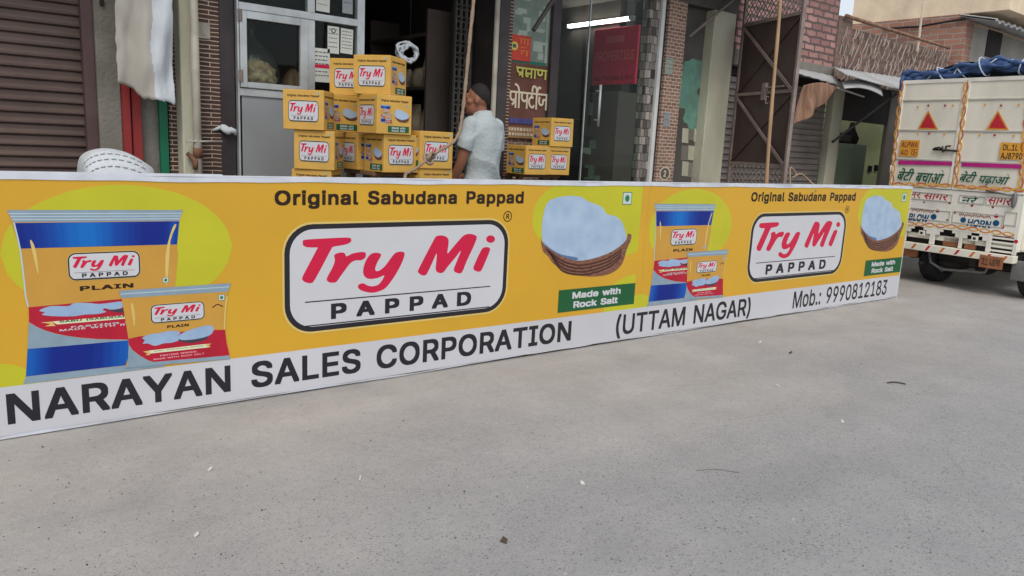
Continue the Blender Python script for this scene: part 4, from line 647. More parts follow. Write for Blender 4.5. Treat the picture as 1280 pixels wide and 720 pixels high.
LOGO = Print()
LU0, LV0, LU1, LV1 = 1.335, 0.352, 2.845, 0.962
LOGO.rect(LU0 - .012, LV0 - .012, LU1 + .012, LV1 + .012, "ink_gloss", 0, 0.172)
LOGO.rect(LU0, LV0, LU1, LV1, "ink_black", 1, 0.16)
LOGO.rect(LU0 + .03, LV0 + .028, LU1 - .03, LV1 - .028, "ink_white", 2, 0.135)
for q in TRYMI: LOGO.poly(q, "ink_red", 3)
lu0, lv0 = BP(381, 378); lu1, lv1 = BP(612.5, 358.5)
LOGO.rect(lu0, lv0 - .003, lu1, lv0 + .004, "ink_black", 3)
mu0, mv0 = BP(381, 408); mu1, _ = BP(611.5, 383.5)
LOGO.rect(mu0, mv0 - .003, mu1, mv0 + .004, "ink_black", 3)
pa = BP(413.5, 399); pb = BP(413.5, 379.6); pc = BP(588.3, 383)
LOGO.text("PAPPAD", (pa[0], pa[1], pc[0], pb[1]), "ink_black", 3, bold=0.034, gap=0.28)
LBB = (LU0, LV0, LU1, LV1)

# --- bowl of rock salt
C4 = z6(660, 230)
BASKET = Print()
BASKET.poly(sm(C4([(95,400),(108,440),(160,485),(250,540),(370,575),(480,560),(600,520),(690,465),(738,415),(750,372),(775,385),(770,420),(740,490),(720,560),(690,620),(620,670),(540,690),(440,692),(330,675),(240,635),(180,585),(150,540),(110,500)])), "ink_basket", 1)
salt = sm(C4([(110,430),(103,330),(115,230),(140,150),(180,115),(270,92),(390,95),(450,130),(550,170),(590,225),(650,240),(700,280),(730,360),(735,420),(690,472),(600,530),(480,572),(370,585),(250,550),(160,495)]))
BASKET.poly(salt, "ink_salt", 0)
for pts in ([(110,430),(160,478),(250,528),(370,552),(350,575),(250,548),(160,494)],):
    BASKET.poly(sm(C4(pts)), "ink_salt_dark", 0.3)
for j, off in enumerate((28, 52, 78, 100)):
    pts = [(120 + off * .5, 470 + off * .55), (250, 545 + off), (370, 580 + off), (480, 568 + off), (600, 530 + off * .95), (700, 470 + off * .75)]
    BASKET.stroke(C4(pts), 0.012, "ink_basket_dark", 1.5)
BASKET_BB = BASKET.bbox()

# --- packets
Z5 = z6(0, 250); Z10 = z6(10, 250, 4.8); Z6 = z6(20, 360, 5.54); Z7 = z6(140, 345)
BIG = Print()
BIG.poly(Z5([(50,75)]) + Z10([(1050,60)]) + Z10([(1028,125),(1014,268),(1020,330)]) + [BP(219.5, 352), BP(213, 395), BP(206, 452)] + Z6([(50,665),(68,612),(80,420),(85,130)]) + Z5([(195,700),(165,470),(150,365)]), "ink_tan", 0)
BIG.poly(Z5([(50,75)]) + Z10([(1050,60),(1028,125)]) + Z5([(100,165)]), "ink_foil", 1)
for k in (0.3, 0.55, 0.8):
    a = Vector((*Z5([(50 + 50 * k, 75 + 90 * k)])[0], 0)); b = Vector((*Z10([(1050 - 22 * k, 60 + 65 * k)])[0], 0))
    BIG.stroke([a, b], 0.004, "ink_foil_line", 1.4, 1)
BIG.poly(Z5([(106,172)]) + Z10([(1028,127),(1014,266)]) + Z5([(152,364)]), "ink_blue", 1)
for j in range(10): pm("ink_sheen_%d" % j, S(5 + j * .5, 36 + 8 * j, 132 + 7 * j), 0.0)
def sheen(P, tl, tr, br, bl, f, lay, n=48):      # printed light-to-dark blend across a blue band
    tl, tr, br, bl = [Vector((*BP(*p), 0)) for p in (tl, tr, br, bl)]
    for i in range(n):
        t0, t1 = i / n, (i + 1) / n
        P.poly([tl.lerp(tr, t0)[:2], tl.lerp(tr, t1)[:2], bl.lerp(br, t1)[:2], bl.lerp(br, t0)[:2]], "ink_sheen_%d" % min(9, max(0, int(9.99 * f((t0 + t1) / 2)))), lay)
sheen(BIG, (18.2, 279), (223.6, 276.6), (220.8, 304.8), (25.4, 310.4), lambda t: .95 * math.exp(-((t - .40) / .24) ** 2) + .5 * math.exp(-((t - .97) / .04) ** 2), 1.3)
sheen(BIG, (34.6, 436.4), (207, 421.2), (205.8, 451), (32.6, 470), lambda t: .75 * math.exp(-(t / .12) ** 2) + .8 * math.exp(-((t - .75) / .2) ** 2), 1.7)
BIG.stroke(Z5([(104,168),(150,366),(180,600),(192,720)]) + Z6([(85,130)]), 0.006, "ink_foil_line", 2, 3)
BIG.poly(sm(Z5([(225,300),(252,330),(275,420),(290,560),(270,500),(245,400)])), "ink_gloss", 2)
BIG.poly(sm(Z10([(985,170),(1010,150),(975,240),(965,380),(950,520),(945,330)])), "ink_gloss", 2)
BIG.put(LOGO, (*BP(86, 351.2), BP(174.6, 320)[0], BP(85.8, 316.5)[1]), 3, LBB)
BIG.text("PLAIN", (*BP(100, 363.6), BP(166.7, 357)[0], BP(100, 357.8)[1]), "ink_brown", 2, bold=0.035, gap=0.05)
BIG.poly(Z6([(88,133),(735,75)]) + [BP(211, 369)] + [BP(209, 428)] + Z6([(768,356),(700,355),(560,352),(450,343),(350,330),(270,313),(200,292),(140,266),(90,235)]), "ink_crimson", 1)
BIG.poly(Z6([(90,237),(140,268),(200,294),(270,315),(350,332),(450,345),(560,354),(768,358),(768,366)]) + [BP(208, 428), BP(208, 433)] + Z6([(768,368),(80,421)]), "ink_foil", 1.2)
BIG.poly(Z6([(80,422),(768,366)]) + [BP(207.5, 421.5), BP(206, 451)] + Z6([(750,535),(68,612)]), "ink_blue", 1.5)
BIG.poly(Z6([(68,613),(750,537)]) + [BP(206, 452), BP(206, 458)] + Z6([(745,580),(50,665)]), "ink_foil", 1.5)
BIG.poly(sm(Z6([(160,155),(240,125),(360,125),(400,105),(500,103),(580,110),(680,98),(735,95),(735,135),(660,150),(620,140),(600,152),(625,165),(560,180),(480,183),(400,195),(270,195),(180,185),(200,168)])), "ink_papad", 2)
BIG.poly(sm(Z6([(600,135),(640,150),(740,145),(740,170),(660,160)])), "ink_papad_dark", 2.4)
BIG.poly(Z6([(248,232),(750,188),(755,212),(285,252)]), "ink_cream", 2)
BIG.poly(Z6([(170,238),(248,232),(275,262),(200,265),(240,248)]), "ink_gloss", 1.9)
BIG.text("SABU (SABUDANA) PAPPAD", (*Z6([(300,243)])[0], BP(212, 398)[0], Z6([(300,226)])[0][1]), "ink_green", 2.5, bold=0.03)
BIG.text("FASTING SPECIAL", (*Z6([(382,277)])[0], BP(210, 402)[0], Z6([(382,264)])[0][1]), "ink_white", 2.5, bold=0.02, gap=.05)
BIG.text("MADE WITH ROCK SALT", (*Z6([(302,300)])[0], BP(211, 402)[0], Z6([(302,286)])[0][1]), "ink_white", 2.5, bold=0.02, gap=.05)
def veg(P, u, v, s, lay):
    P.rect(u - s, v - s, u + s, v + s, "ink_dot", lay); P.rect(u - s * .88, v - s * .88, u + s * .88, v + s * .88, "ink_white", lay + .5); P.oval(u, v, s * .5, s * .55, "ink_dot", lay + 1, 20)
veg(BIG, *BP(207, 350), 0.014, 2)

SML = Print()
SML.poly(Z7([(50,110),(890,52),(870,115),(858,180),(850,250),(845,400),(860,500),(880,590),(885,618),(95,690),(118,620),(124,545),(122,470),(95,300),(70,165)]), "ink_tan", 0)
SML.poly(Z7([(50,110),(890,52),(870,115),(70,165)]), "ink_foil", 1)
SML.stroke(Z7([(62,135),(880,80)]), 0.004, "ink_foil_line", 1.3, 1)
SML.poly(Z7([(122,470),(200,452),(300,445),(500,418),(700,405),(845,402),(858,500),(880,592),(340,652),(265,628),(200,590),(150,550),(125,510)]), "ink_crimson", 1)
SML.poly(Z7([(124,512),(150,552),(200,592),(265,630),(340,655),(120,672),(118,620)]), "ink_foil", 1.3)
SML.poly(Z7([(118,660),(880,594),(885,620),(95,690)]), "ink_foil", 1.6)
SML.poly(sm(Z7([(225,462),(285,435),(350,428),(420,412),(480,412),(510,425),(490,455),(500,480),(440,500),(390,503),(320,522),(270,505),(230,505),(245,480)])), "ink_papad", 2)
SML.poly(sm(Z7([(490,455),(540,420),(640,385),(720,368),(755,380),(752,425),(700,455),(600,475),(520,478)])), "ink_papad", 2.5)
SML.poly(sm(Z7([(500,470),(600,478),(720,450),(690,480),(600,500),(520,492)])), "ink_papad_dark", 2.2)
SML.poly(Z7([(275,558),(700,508),(710,535),(285,580)]), "ink_cream", 2.6)
SML.poly(Z7([(230,565),(278,558),(285,590),(250,592),(265,578)]), "ink_gloss", 2.5)
SML.poly(Z7([(698,508),(745,505),(720,520),(740,528),(708,538)]), "ink_gloss", 2.5)
SML.text("SABU (SABUDANA) PAPPAD", (*Z7([(315,566)])[0], *Z7([(685,518)])[0]), "ink_green", 3, bold=0.03)
SML.text("FASTING SPECIAL", (*Z7([(360,602)])[0], Z7([(640,572)])[0][0], Z7([(360,590)])[0][1]), "ink_pink", 3, bold=0.02)
SML.text("MADE WITH ROCK SALT", (*Z7([(310,630)])[0], Z7([(690,585)])[0][0], Z7([(310,618)])[0][1]), "ink_pink", 3, bold=0.02)
SML.put(LOGO, (*Z7([(292,358)])[0], *Z7([(690,186)])[0]), 2, LBB)
SML.text("PLAIN", (*Z7([(412,390)])[0], Z7([(575,380)])[0][0], Z7([(412,370)])[0][1]), "ink_brown", 2, bold=0.035, gap=.05)
SML.poly(sm(Z7([(140,205),(158,215),(172,300),(165,380),(150,290)])), "ink_gloss", 2)
SML.stroke(Z7([(862,150),(848,250),(842,400)]), 0.008, "ink_gloss", 2)
veg(SML, *Z7([(820,160)])[0], 0.016, 2)
SML.stroke(Z7([(752,235),(790,212),(830,228)]), 0.005, "ink_brown", 2)

# ---------------------------------------------------------------- banner
banner = empty("banner_board", PB, math.atan2(PD.y, PD.x),
               "long yellow advertising banner board with papad packets and red lettering, standing along the street", "banner")
BW0, BW1, BH = -0.16, 8.18, 1.212
fb = MB()
M("flex_yellow", S(210, 163, 46), 0.42, 0.05, 1.6, spec=0.4, bump=0.10, bscale=2.2)
M("flex_edge", S(214, 220, 230), 0.5, 0.08, 9, spec=0.3, dirt=0.25)
M("frame_steel", S(150, 152, 155), 0.45, 0.2, 8, metal=0.7)
# stretched sheet with faint slack and folds: a fine grid, back face and sides
NX, NZ = 420, 24
def slack(u, v):
    """a soft crease in the sheet where two frames meet"""
    k = min(1.0, max(0.0, (v - 0.30) / 0.15))
    c = 4.135 + 0.012 * sin(v * 6)
    return -k * (0.004 * math.exp(-((u - c) / 0.014) ** 2) - 0.003 * math.exp(-((u - c - 0.03) / 0.012) ** 2))
vs = []
for j in range(NZ + 1):
    for i in range(NX + 1):
        u = BW0 + (BW1 - BW0) * i / NX; v = 0.017 + (BH - 0.020) * j / NZ
        vs.append((u, slack(u, v), v))
fs = [(j * (NX + 1) + i, j * (NX + 1) + i + 1, (j + 1) * (NX + 1) + i + 1, (j + 1) * (NX + 1) + i) for j in range(NZ) for i in range(NX)]
fb.add(vs, fs)
sheet = fb.build("printed_sheet", MATS["flex_yellow"], banner, smooth=True)
def on_banner(u, v, out): return (u, slack(u, v) - out, v)
fr = MB()
for v in (0.032, BH - 0.025): fr.box(BW0 + .02, BW1 - .02, 0.012, 0.042, v - 0.02, v + 0.02)
for k in range(8):
    u = BW0 + 0.04 + (BW1 - BW0 - 0.08) * k / 7
    fr.box(u - .02, u + .02, 0.0125, 0.0415, 0.046, BH - 0.046)
fr.build("steel_frame", MATS["frame_steel"], banner)
eb = MB()
def edge_strip(u0, u1, v0, v1, lift):
    n = max(2, int((u1 - u0) / 0.03))
    vs = []
    for i in range(n + 1):
        u = u0 + (u1 - u0) * i / n; wob = 0.0025 * sin(u * 5.1) + 0.0015 * sin(u * 13.7)
        a = v0 + (wob if v0 > 0.5 else 0.005 + 0.013 * abs(sin(u * 1.3 + .4)) * abs(sin(u * 0.37))); b = v1 + (wob * 0.6 if v0 > .5 else wob)
        vs += [(u, slack(u, v0) - lift, a), (u, slack(u, v0) - lift - .002, b)]
    eb.add(vs, [(2 * i, 2 * i + 2, 2 * i + 3, 2 * i + 1) for i in range(n)])
edge_strip(BW0, BW1, BH - 0.024, BH, 0.004)
edge_strip(BW0, BW1, 0.001, 0.018, 0.004)
eb.box(BW0, 1.02, 0.0, 0.046, BH, BH + 0.012); eb.box(1.02, BW1, -0.002, 0.046, BH, BH + 0.006)
eb.box(BW0, BW1, 0.044, 0.046, 0.01, BH - 0.001)
eb.box(BW0 - .003, BW0, -.006, 0.046, 0, BH); eb.box(BW1, BW1 + .004, -0.006, 0.046, 0, BH)
eb.build("white_hem", MATS["flex_edge"], banner)

# wide fills follow the slack of the sheet: cut them into strips
def band_fill(P, u0, u1, v0, v1, m, lay, du=0.03):
    n = int((u1 - u0) / du); vs = []; fs = []
    for i in range(n + 1):
        u = u0 + (u1 - u0) * i / n
        for k in range(4): vs.append((u, v0 + (v1 - v0) * k / 3))
    for i in range(n):
        for k in range(3): fs.append((4 * i + k, 4 * i + 4 + k, 4 * i + 5 + k, 4 * i + 1 + k))
    P.items.append((vs, fs, m, lay))

def grid_clip(P, inside, u0, u1, v0, v1, m, lay, step=0.02):
    """large curved fills as fine columns so that they lie on the sheet"""
    n = int((u1 - u0) / step); vs = []; fs = []
    for i in range(n + 1):
        u = u0 + (u1 - u0) * i / n; lo, hi = inside(u)
        lo = max(lo, v0); hi = max(min(hi, v1), lo + 1e-4)
        for k in range(9): vs.append((u, lo + (hi - lo) * k / 8))
    for i in range(n):
        for k in range(8): fs.append((9 * i + k, 9 * i + 9 + k, 9 * i + 10 + k, 9 * i + 1 + k))
    P.items.append((vs, fs, m, lay))
def ell(cu, cv, ru, rv):
    def f(u):
        t = 1 - ((u - cu) / ru) ** 2
        if t <= 0: return cv, cv
        h = rv * math.sqrt(t); return cv - h, cv + h
    return f

BAND = 0.252
fills = Print()
band_fill(fills, BW0, BW1, 0.018, BAND, "ink_band", 0.5)
for off in (0.0, 4.12):
    grid_clip(fills, ell(off + 0.555, 0.86, 0.50, 0.31), max(BW0, off + 0.055), off + 1.06, BAND, BH - .03, "ink_lime", 0)
    grid_clip(fills, (lambda u, o=off: (BAND, 0.252 + max(0.0, 0.11 * (1 - ((u - o - 0.02) / 0.17) ** 2)))), max(BW0, off - 0.14), off + 0.19, BAND, 0.5, "ink_lime", 0)
    # lime sweep behind the bowl, cut straight on its right
    lim = off + 4.075 if off == 0 else BW1 - 0.012
    grid_clip(fills, ell(off + 3.72, 0.97, 0.69, 0.32), off + 3.04, lim, BAND, BH - .026, "ink_lime", 0)
    grid_clip(fills, (lambda u, o=off: (BAND, 0.30 + 0.22 * max(0, math.sqrt(max(0, 1 - ((u - o - 4.08) / 0.34) ** 2))))), off + 3.76, lim, BAND, 0.55, "ink_lime", 0.2) if off == 0 else None
fills.build("background_print", banner, on_banner)

def panel_art(off):
    big = Print(); X = lambda bb: (bb[0] + off, bb[1], bb[2] + off, bb[3])
    big.put(BIG, X(BIG.bbox()), 2); big.put(SML, X(SML.bbox()), 8)
    big.build("packet_print", banner, on_banner)
    lg = Print(); lg.put(LOGO, X(LOGO.bbox()), 2)
    u, v = BP(634.5, 270.5); u += off
    lg.stroke([(u + .032 * cos(a * pi / 10), v + .032 * sin(a * pi / 10)) for a in range(21)], 0.006, "ink_brown", 2)
    lg.text("R", (u - .012, v - .016, u + .013, v + .016), "ink_brown", 2, bold=0.02)
    lg.build("logo_print", banner, on_banner)
    hd = Print()
    hd.text("Original Sabudana Pappad", (1.285 + off, 1.046, 2.955 + off, 1.148), "ink_brown", 2, bold=0.026, gap=0.035)
    hd.build("headline_lettering", banner, on_banner)
    bk = Print(); bk.put(BASKET, X(BASKET_BB), 2); veg(bk, BP(784, 248)[0] + off, BP(784, 248)[1], 0.047, 2)
    bk.build("salt_bowl_print", banner, on_banner)
    lb = Print(); u0, v1 = BP(698.5, 363); u1, v0 = BP(792, 381)
    u0 += off; u1 += off; v0, v1 = 0.288, 0.452
    lb.rect(u0, v0, u1, v1, "ink_green", 2)
    w = u1 - u0
    lb.text("Made with", (u0 + .17 * w, v0 + .092, u0 + .80 * w, v0 + .142), "ink_white", 3, bold=0.03)
    lb.text("Rock Salt", (u0 + .19 * w, v0 + .022, u0 + .77 * w, v0 + .072), "ink_white", 3, bold=0.03)
    lb.build("salt_label_print", banner, on_banner)
panel_art(0.0); panel_art(4.12)
nm = Print()
nm.text("NARAYAN SALES CORPORATION", (0.035, 0.069, 3.452, 0.219), "ink_black", 2, bold=0.020, gap=0.02)
nm.build("name_lettering", banner, on_banner); nm = Print()
nm.text("(UTTAM NAGAR)", (3.905, 0.028, 5.565, 0.222), "ink_black", 2, bold=0.014)
nm.build("town_lettering", banner, on_banner); nm = Print()
nm.text("Mob.: 9990812183", (6.215, 0.055, 7.945, 0.222), "ink_black", 2, bold=0.010)
nm.build("phone_lettering", banner, on_banner)

# ---------------------------------------------------------------- buildings: materials
F = 5.6                                   # shop front line
def X(px, py=100): return onY(px, py, F).x
def Z(px, py): return onY(px, py, F).z
M("shutter_paint", S(96, 80, 74), 0.6, 0.22, 3, 0.15, 30, dirt=0.5, spec=0.4)
M("shutter_maroon", S(82, 62, 62), 0.6, 0.15, 4, 0.1, dirt=0.35)
M("cement", S(128, 125, 116), 0.92, 0.22, 3.5, 0.4, 45, dirt=0.6)
M("cement_pale", S(190, 188, 168), 0.92, 0.20, 2.5, 0.4, 45, dirt=0.7, stretch=(1, 1, 0.4))
M("cement_dark", S(92, 90, 86), 0.92, 0.22, 3, 0.4, 45, dirt=0.5)
M("dark_metal", S(58, 52, 54), 0.5, 0.2, 6, 0.1, dirt=0.2)
M("gate_paint", S(72, 58, 56), 0.55, 0.2, 3, 0.1, dirt=0.4)
M("gate_bar", S(136, 122, 116), 0.5, 0.2, 8, 0.1, dirt=0.3)
M("aluminium", S(192, 198, 200), 0.4, 0.1, 12, metal=0.35, dirt=0.25)
M("panel_grey", S(150, 156, 160), 0.45, 0.07, 3, dirt=0.2)
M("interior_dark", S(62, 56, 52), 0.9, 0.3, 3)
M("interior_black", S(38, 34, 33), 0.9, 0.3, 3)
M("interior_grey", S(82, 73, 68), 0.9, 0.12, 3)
M("green_paint", S(222, 232, 188), 0.8, 0.1, 3, dirt=0.2)
M("turquoise_paint", S(112, 158, 142), 0.85, 0.15, 8, dirt=0.55)
M("pipe_pvc", S(176, 172, 158), 0.5, 0.12, 8, dirt=0.5)
M("pipe_rust", S(110, 78, 58), 0.8, 0.3, 20, 0.3)
M("red_sheet", S(138, 42, 42), 0.55, 0.0, 2, col2=S(160, 56, 54), dirt=0.3)
M("green_strip", S(14, 110, 78), 0.5, 0.1, 4, dirt=0.15)
M("wood_pole", S(176, 144, 112), 0.75, 0.2, 14, 0.3, stretch=(1, 1, 0.15))
M("rope_jute", S(158, 136, 116), 0.9, 0.2, 60, 0.6, 140)
M("cream_plaster", S(228, 208, 180), 0.9, 0.1, 3.5, 0.3, dirt=0.25)
M("blue_plaster", S(158, 172, 184), 0.9, 0.1, 3, 0.2)
M("grey_plaster", S(150, 147, 140), 0.9, 0.12, 2.5, 0.3, dirt=0.25)
M("tin_sheet", S(178, 180, 182), 0.55, 0.12, 5, metal=0.2, dirt=0.35)
M("paper_white", S(206, 210, 204), 0.8, 0.06, 10, dirt=0.1)
M("paper_ink", S(70, 74, 78), 0.8, 0.1)
M("cloth_beige", S(158, 152, 142), 0.95, 0.0, 3, 0.3, 20, col2=S(190, 188, 180), dirt=0.5, stretch=(1, 1, .3))
M("cloth_white", S(198, 205, 211), 0.95, 0.07, 6, 0.5, 24, stretch=(1, 1, .3), dirt=.2)
M("cloth_brown", S(104, 76, 60), 0.95, 0.0, 3, 0.3, 20, col2=S(160, 126, 104), stretch=(5, 5, .6))
M("sack_white", S(200, 206, 210), 0.6, 0.05, 30, 0.35, 90)
M("sack_print", S(158, 166, 174), 0.7, 0.1)
M("tube_glow", (1.0, 0.97, 0.92, 1), 0.5, 0.0, emit=14.0)
M("dry_stick", S(140, 126, 116), 0.9, 0.0, 5, col2=S(186, 174, 164))
TILE = brick_mat("tile_brown", S(66, 50, 47), S(86, 66, 60), S(204, 178, 158), 0.15, 0.0285, 0.0035, 0.5, 0.15)
TILE2 = brick_mat("tile_red", S(134, 100, 84), S(164, 126, 108), S(206, 194, 178), 0.085, 0.036, 0.0045, 0.5, 0.25)
ROUGH = brick_mat("brick_old", S(146, 104, 100), S(182, 140, 132), S(92, 80, 76), 0.23, 0.085, 0.014, 1.0, 0.35)
ROUGH2 = brick_mat("brick_red", S(144, 98, 84), S(172, 124, 104), S(160, 146, 132), 0.24, 0.085, 0.012, 1.0, 0.3)
STONE = brick_mat("stone_checker", S(40, 36, 35), S(176, 170, 160), S(36, 32, 31), 0.06, 0.085, 0.003, 0.6, 0.1)
GLASS = glass_mat("window_glass", dust=0.010, refl=0.28)

# ---------------------------------------------------------------- shop building (left and middle)
shop = empty("shop_building", (0, F, 0), 0, "row of street shops with brown shutter, brick tile columns and dark openings behind the banner", "building")
def SH(mb, name, m, smooth=False, bevel=0.004, parent=None):
    o = mb.build(name, m, None, smooth, bevel); o.parent = parent or shop
    if o.parent == shop: o.location = (0, -F, 0)
    return o
def col(name, a, b, m, y0=0.0, y1=0.35, z0=0.2, z1=3.0, bevel=0.004):
    q = MB(); q.box(a, b, F + y0, F + y1, z0, z1); return SH(q, name, m, bevel=bevel)

def shutter_mesh(q, x0, x1, y, z0, z1, pitch):
    prof = [(0.0, 0.012), (0.05, -0.002), (0.12, -0.014), (0.22, -0.016), (0.30, -0.008), (0.36, 0.002), (0.55, 0.004), (0.75, 0.002), (0.93, 0.0), (0.97, 0.012), (1.0, 0.012)]
    n = int((z1 - z0) / pitch); row = []
    for i in range(n):
        for t, d in prof[:-1]: row.append((z0 + (i + t) * pitch, y + d))
    vs = []
    for z, yy in row: vs += [(x0, yy, z), (x1, yy, z)]
    q.add(vs, [(2 * i, 2 * i + 1, 2 * i + 3, 2 * i + 2) for i in range(len(row) - 1)])

q = MB(); shutter_mesh(q, -4.0, X(106), F + 0.10, 0.2, 3.1, 0.068)
SH(q, "shutter", MATS["shutter_paint"], bevel=0)
col("shutter_jamb", X(106), X(121), MATS["shutter_maroon"], 0.02, 0.3)
col("concrete_pillar", X(121), X(149), MATS["cement"], -0.02, 0.35)
col("wall", X(149), X(211), MATS["cement"], 0.06, 0.35)
col("brick_column", X(211), X(221), TILE, 0.03, 0.36, bevel=0)
col("plaster_column", X(221), X(240.5), MATS["cement_pale"], -0.10, 0.34, bevel=0.012)
col("brick_column", X(240.5), X(275), TILE, 0.0, 0.35, bevel=0)
col("dark_upright", X(275), X(293.5), MATS["dark_metal"], -0.01, 0.35, bevel=0.006)
col("jali_screen_backing", X(590), X(611.5), MATS["interior_black"], 0.34, 0.36, bevel=0)
q = MB()                                   # ornamental pierced screen beside the opening
x0, x1 = X(591), X(611); w = (x1 - x0) / 3
for r in range(26):
    for c in range(3):
        cx = x0 + w * (c + .5); cz = 0.3 + 0.103 * r
        q.tube([(cx + .024 * cos(a * pi / 6), F + .3, cz + .036 * sin(a * pi / 6)) for a in range(13)], 0.006, 5, cap=False)
for c in range(4): q.box(x0 + w * c - .004, x0 + w * c + .004, F + .285, F + .315, 0.2, 3.0)
SH(q, "jali_screen", MATS["cement_dark"], bevel=0)
col("dark_pillar", X(619.5), X(632), MATS["dark_metal"], -0.03, 0.4, bevel=0.006)
col("brick_column", X(632), X(638), TILE, 0.0, 0.35, bevel=0)
col("wall", X(638), X(688), TILE2, 0.05, 0.35, bevel=0)
col("dark_upright", X(686), X(696), MATS["dark_metal"], -0.02, 0.04, bevel=0.004)
col("stone_column", X(806), X(818), STONE, 0.0, 0.10, bevel=0)
col("dark_upright", X(822.5), X(827), MATS["dark_metal"], 0.0, 0.4, bevel=0)  # dark strip standing in for the shaded gap beside the brick column
col("brick_column", X(827), X(849), TILE2, -0.03, 0.42, bevel=0)
q = MB(); q.box(X(849), X(883), F + 0.08, F + 0.4, 0.2, 3.0); SH(q, "wall", MATS["cement_dark"])
col("cement_pillar", X(883), X(909.5), MATS["cement_pale"], -0.04, 0.5, bevel=0.01)
col("brick_column", X(909.5), X(913), ROUGH2, 0.0, 0.5, bevel=0)
# paint left on the recess wall
P_ = Print()
pr = lambda pts, y: [(onY(a, b, y).x, onY(a, b, y).z) for a, b in pts]
from mathutils import noise as NOI
rag = lambda P: [(a + .030 * NOI.noise(Vector((a * 14, b * 14, 2))) + .012 * NOI.noise(Vector((a * 50, b * 50, 5))), b + .030 * NOI.noise(Vector((a * 14, b * 14, 8)))) for a, b in [(p.x, p.y) for p in cr([(q[0], q[1], 0) for q in P], 14, True)]]
P_.poly(rag(pr([(852,90),(858,76),(868,74),(880,76),(883,82),(883,130),(879,140),(877,150),(872,160),(862,161),(855,150),(857,138),(848,128)], F + .08)), "turquoise_paint", 1)
rnd_ = random.Random(6)
for k in range(9):
    bx0 = 852 + 9 * (k % 3) + rnd_.uniform(-2, 2); by0 = 158 + 22 * (k // 3) + rnd_.uniform(-3, 3)
    P_.poly(pr([(bx0, by0), (bx0 + 8, by0 + 1), (bx0 + 7, by0 + 19), (bx0 - 1, by0 + 18)], F + .08), "cement" if k % 2 else "cement_pale", 0.2 + .05 * k)
P_.poly(sm(pr([(872,111),(879,109),(880,118),(876,122),(871,117)], F + .08)), "cement_dark", 2)
o = P_.build("paint_patch", shop, lambda u, v, out: (u, F + .0795 - out * 2, v)); o.location = (0, -F, 0)
# upper storey, and an unseen slab added to darken the shop fronts
q = MB(); q.box(-4.0, X(913), F - 0.02, F + 0.38, 3.0, 6.2); SH(q, "upper_wall", MATS["cement_dark"])
q = MB(); q.box(-4.0, X(913), F - 0.75, F - 0.02, 3.25, 3.37); SH(q, "shade_slab", MATS["cement"])
# rooms behind the openings
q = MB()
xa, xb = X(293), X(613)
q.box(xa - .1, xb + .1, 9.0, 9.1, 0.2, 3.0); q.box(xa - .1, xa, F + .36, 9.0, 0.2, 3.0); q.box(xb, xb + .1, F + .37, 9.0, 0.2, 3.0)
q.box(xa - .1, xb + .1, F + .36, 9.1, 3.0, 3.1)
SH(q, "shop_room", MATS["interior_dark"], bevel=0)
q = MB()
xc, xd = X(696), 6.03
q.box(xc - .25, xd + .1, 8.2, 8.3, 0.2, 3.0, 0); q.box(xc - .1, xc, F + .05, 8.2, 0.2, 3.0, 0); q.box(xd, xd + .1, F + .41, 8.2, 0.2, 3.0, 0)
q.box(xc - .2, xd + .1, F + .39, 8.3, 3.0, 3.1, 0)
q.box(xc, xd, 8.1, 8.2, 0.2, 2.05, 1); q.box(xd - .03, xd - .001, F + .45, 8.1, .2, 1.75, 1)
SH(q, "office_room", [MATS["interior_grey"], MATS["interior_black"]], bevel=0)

# kiosk window
win = empty("window_unit", (0, 0, 0)); win.parent = shop; win.location = (0, -F, 0)
q = MB(); yb0, yb1 = F - 0.05, F + 0.0
zt0, zt1 = Z(297, 12.5), Z(297, 3); zb0, zb1 = Z(297, 113), Z(297, 104.5)
q.box(X(293.8, 60), X(296.2, 60), yb0, yb1, 0.2, 3.0); q.box(X(443, 60), X(452, 60), yb0, yb1, 0.2, 3.0)
q.box(X(296.3, 60), X(442.9, 60), yb0 - .004, yb1 - .004, zt0, zt1); q.box(X(296.3, 60), X(442.9, 60), yb0, yb1, zb0 - .035, zb1 - .03)
q.box(X(381.5, 60), X(390.5, 60), yb0 + .002, yb1, zb1 - .029, zt0 - .001); q.box(X(296.3, 60), X(442.9, 60), yb0, yb1, 0.2, 0.26)
q.box(X(381.5, 60), X(390.5, 60), yb0 + .002, yb1, zt1 + .001, 3.0)
SH(q, "frame", MATS["aluminium"], bevel=0.003, parent=win)
q = MB(); s0, s1 = X(296.6, 60), X(381, 60); ys0, ys1 = yb0 - .012, yb0 + .02
q.box(s0, X(305.2, 60), ys0, ys1, zb1 - .025, zt0 - .004); q.box(X(371.5, 60), s1, ys0, ys1, zb1 - .025, zt0 - .004)
q.box(X(305.3, 60), X(371.4, 60), ys0, ys1, zt0 - .055, zt0 - .004); q.box(X(305.3, 60), X(371.4, 60), ys0, ys1, zb1 - .025, zb1 + .015)
SH(q, "sash", MATS["aluminium"], bevel=0.003, parent=win)
for py in (20, 95):
    q = MB(); zc = Z(297, py); q.box(X(294, 60), X(299.5, 60), ys0 - .006, ys0 - .001, zc - .04, zc + .04); q.tube([(X(296.8, 60), ys0 - .008, zc - .04), (X(296.8, 60), ys0 - .008, zc + .04)], .006)
    SH(q, "hinge", MATS["gate_bar"], bevel=0, parent=win)
for a, b, c, d in ((X(305, 60), X(371.6, 60), zb1 + .01, zt0 - .05), (X(390.4, 60), X(443.1, 60), zb1 - .032, zt0), (X(296.3, 60), X(381.6, 60), zt1, 3.0), (X(390.4, 60), X(443.1, 60), zt1, 3.0)):
    q = MB(); q.box(a, b, yb0 + .018, yb0 + .024, c, d); SH(q, "pane", GLASS, bevel=0, parent=win)
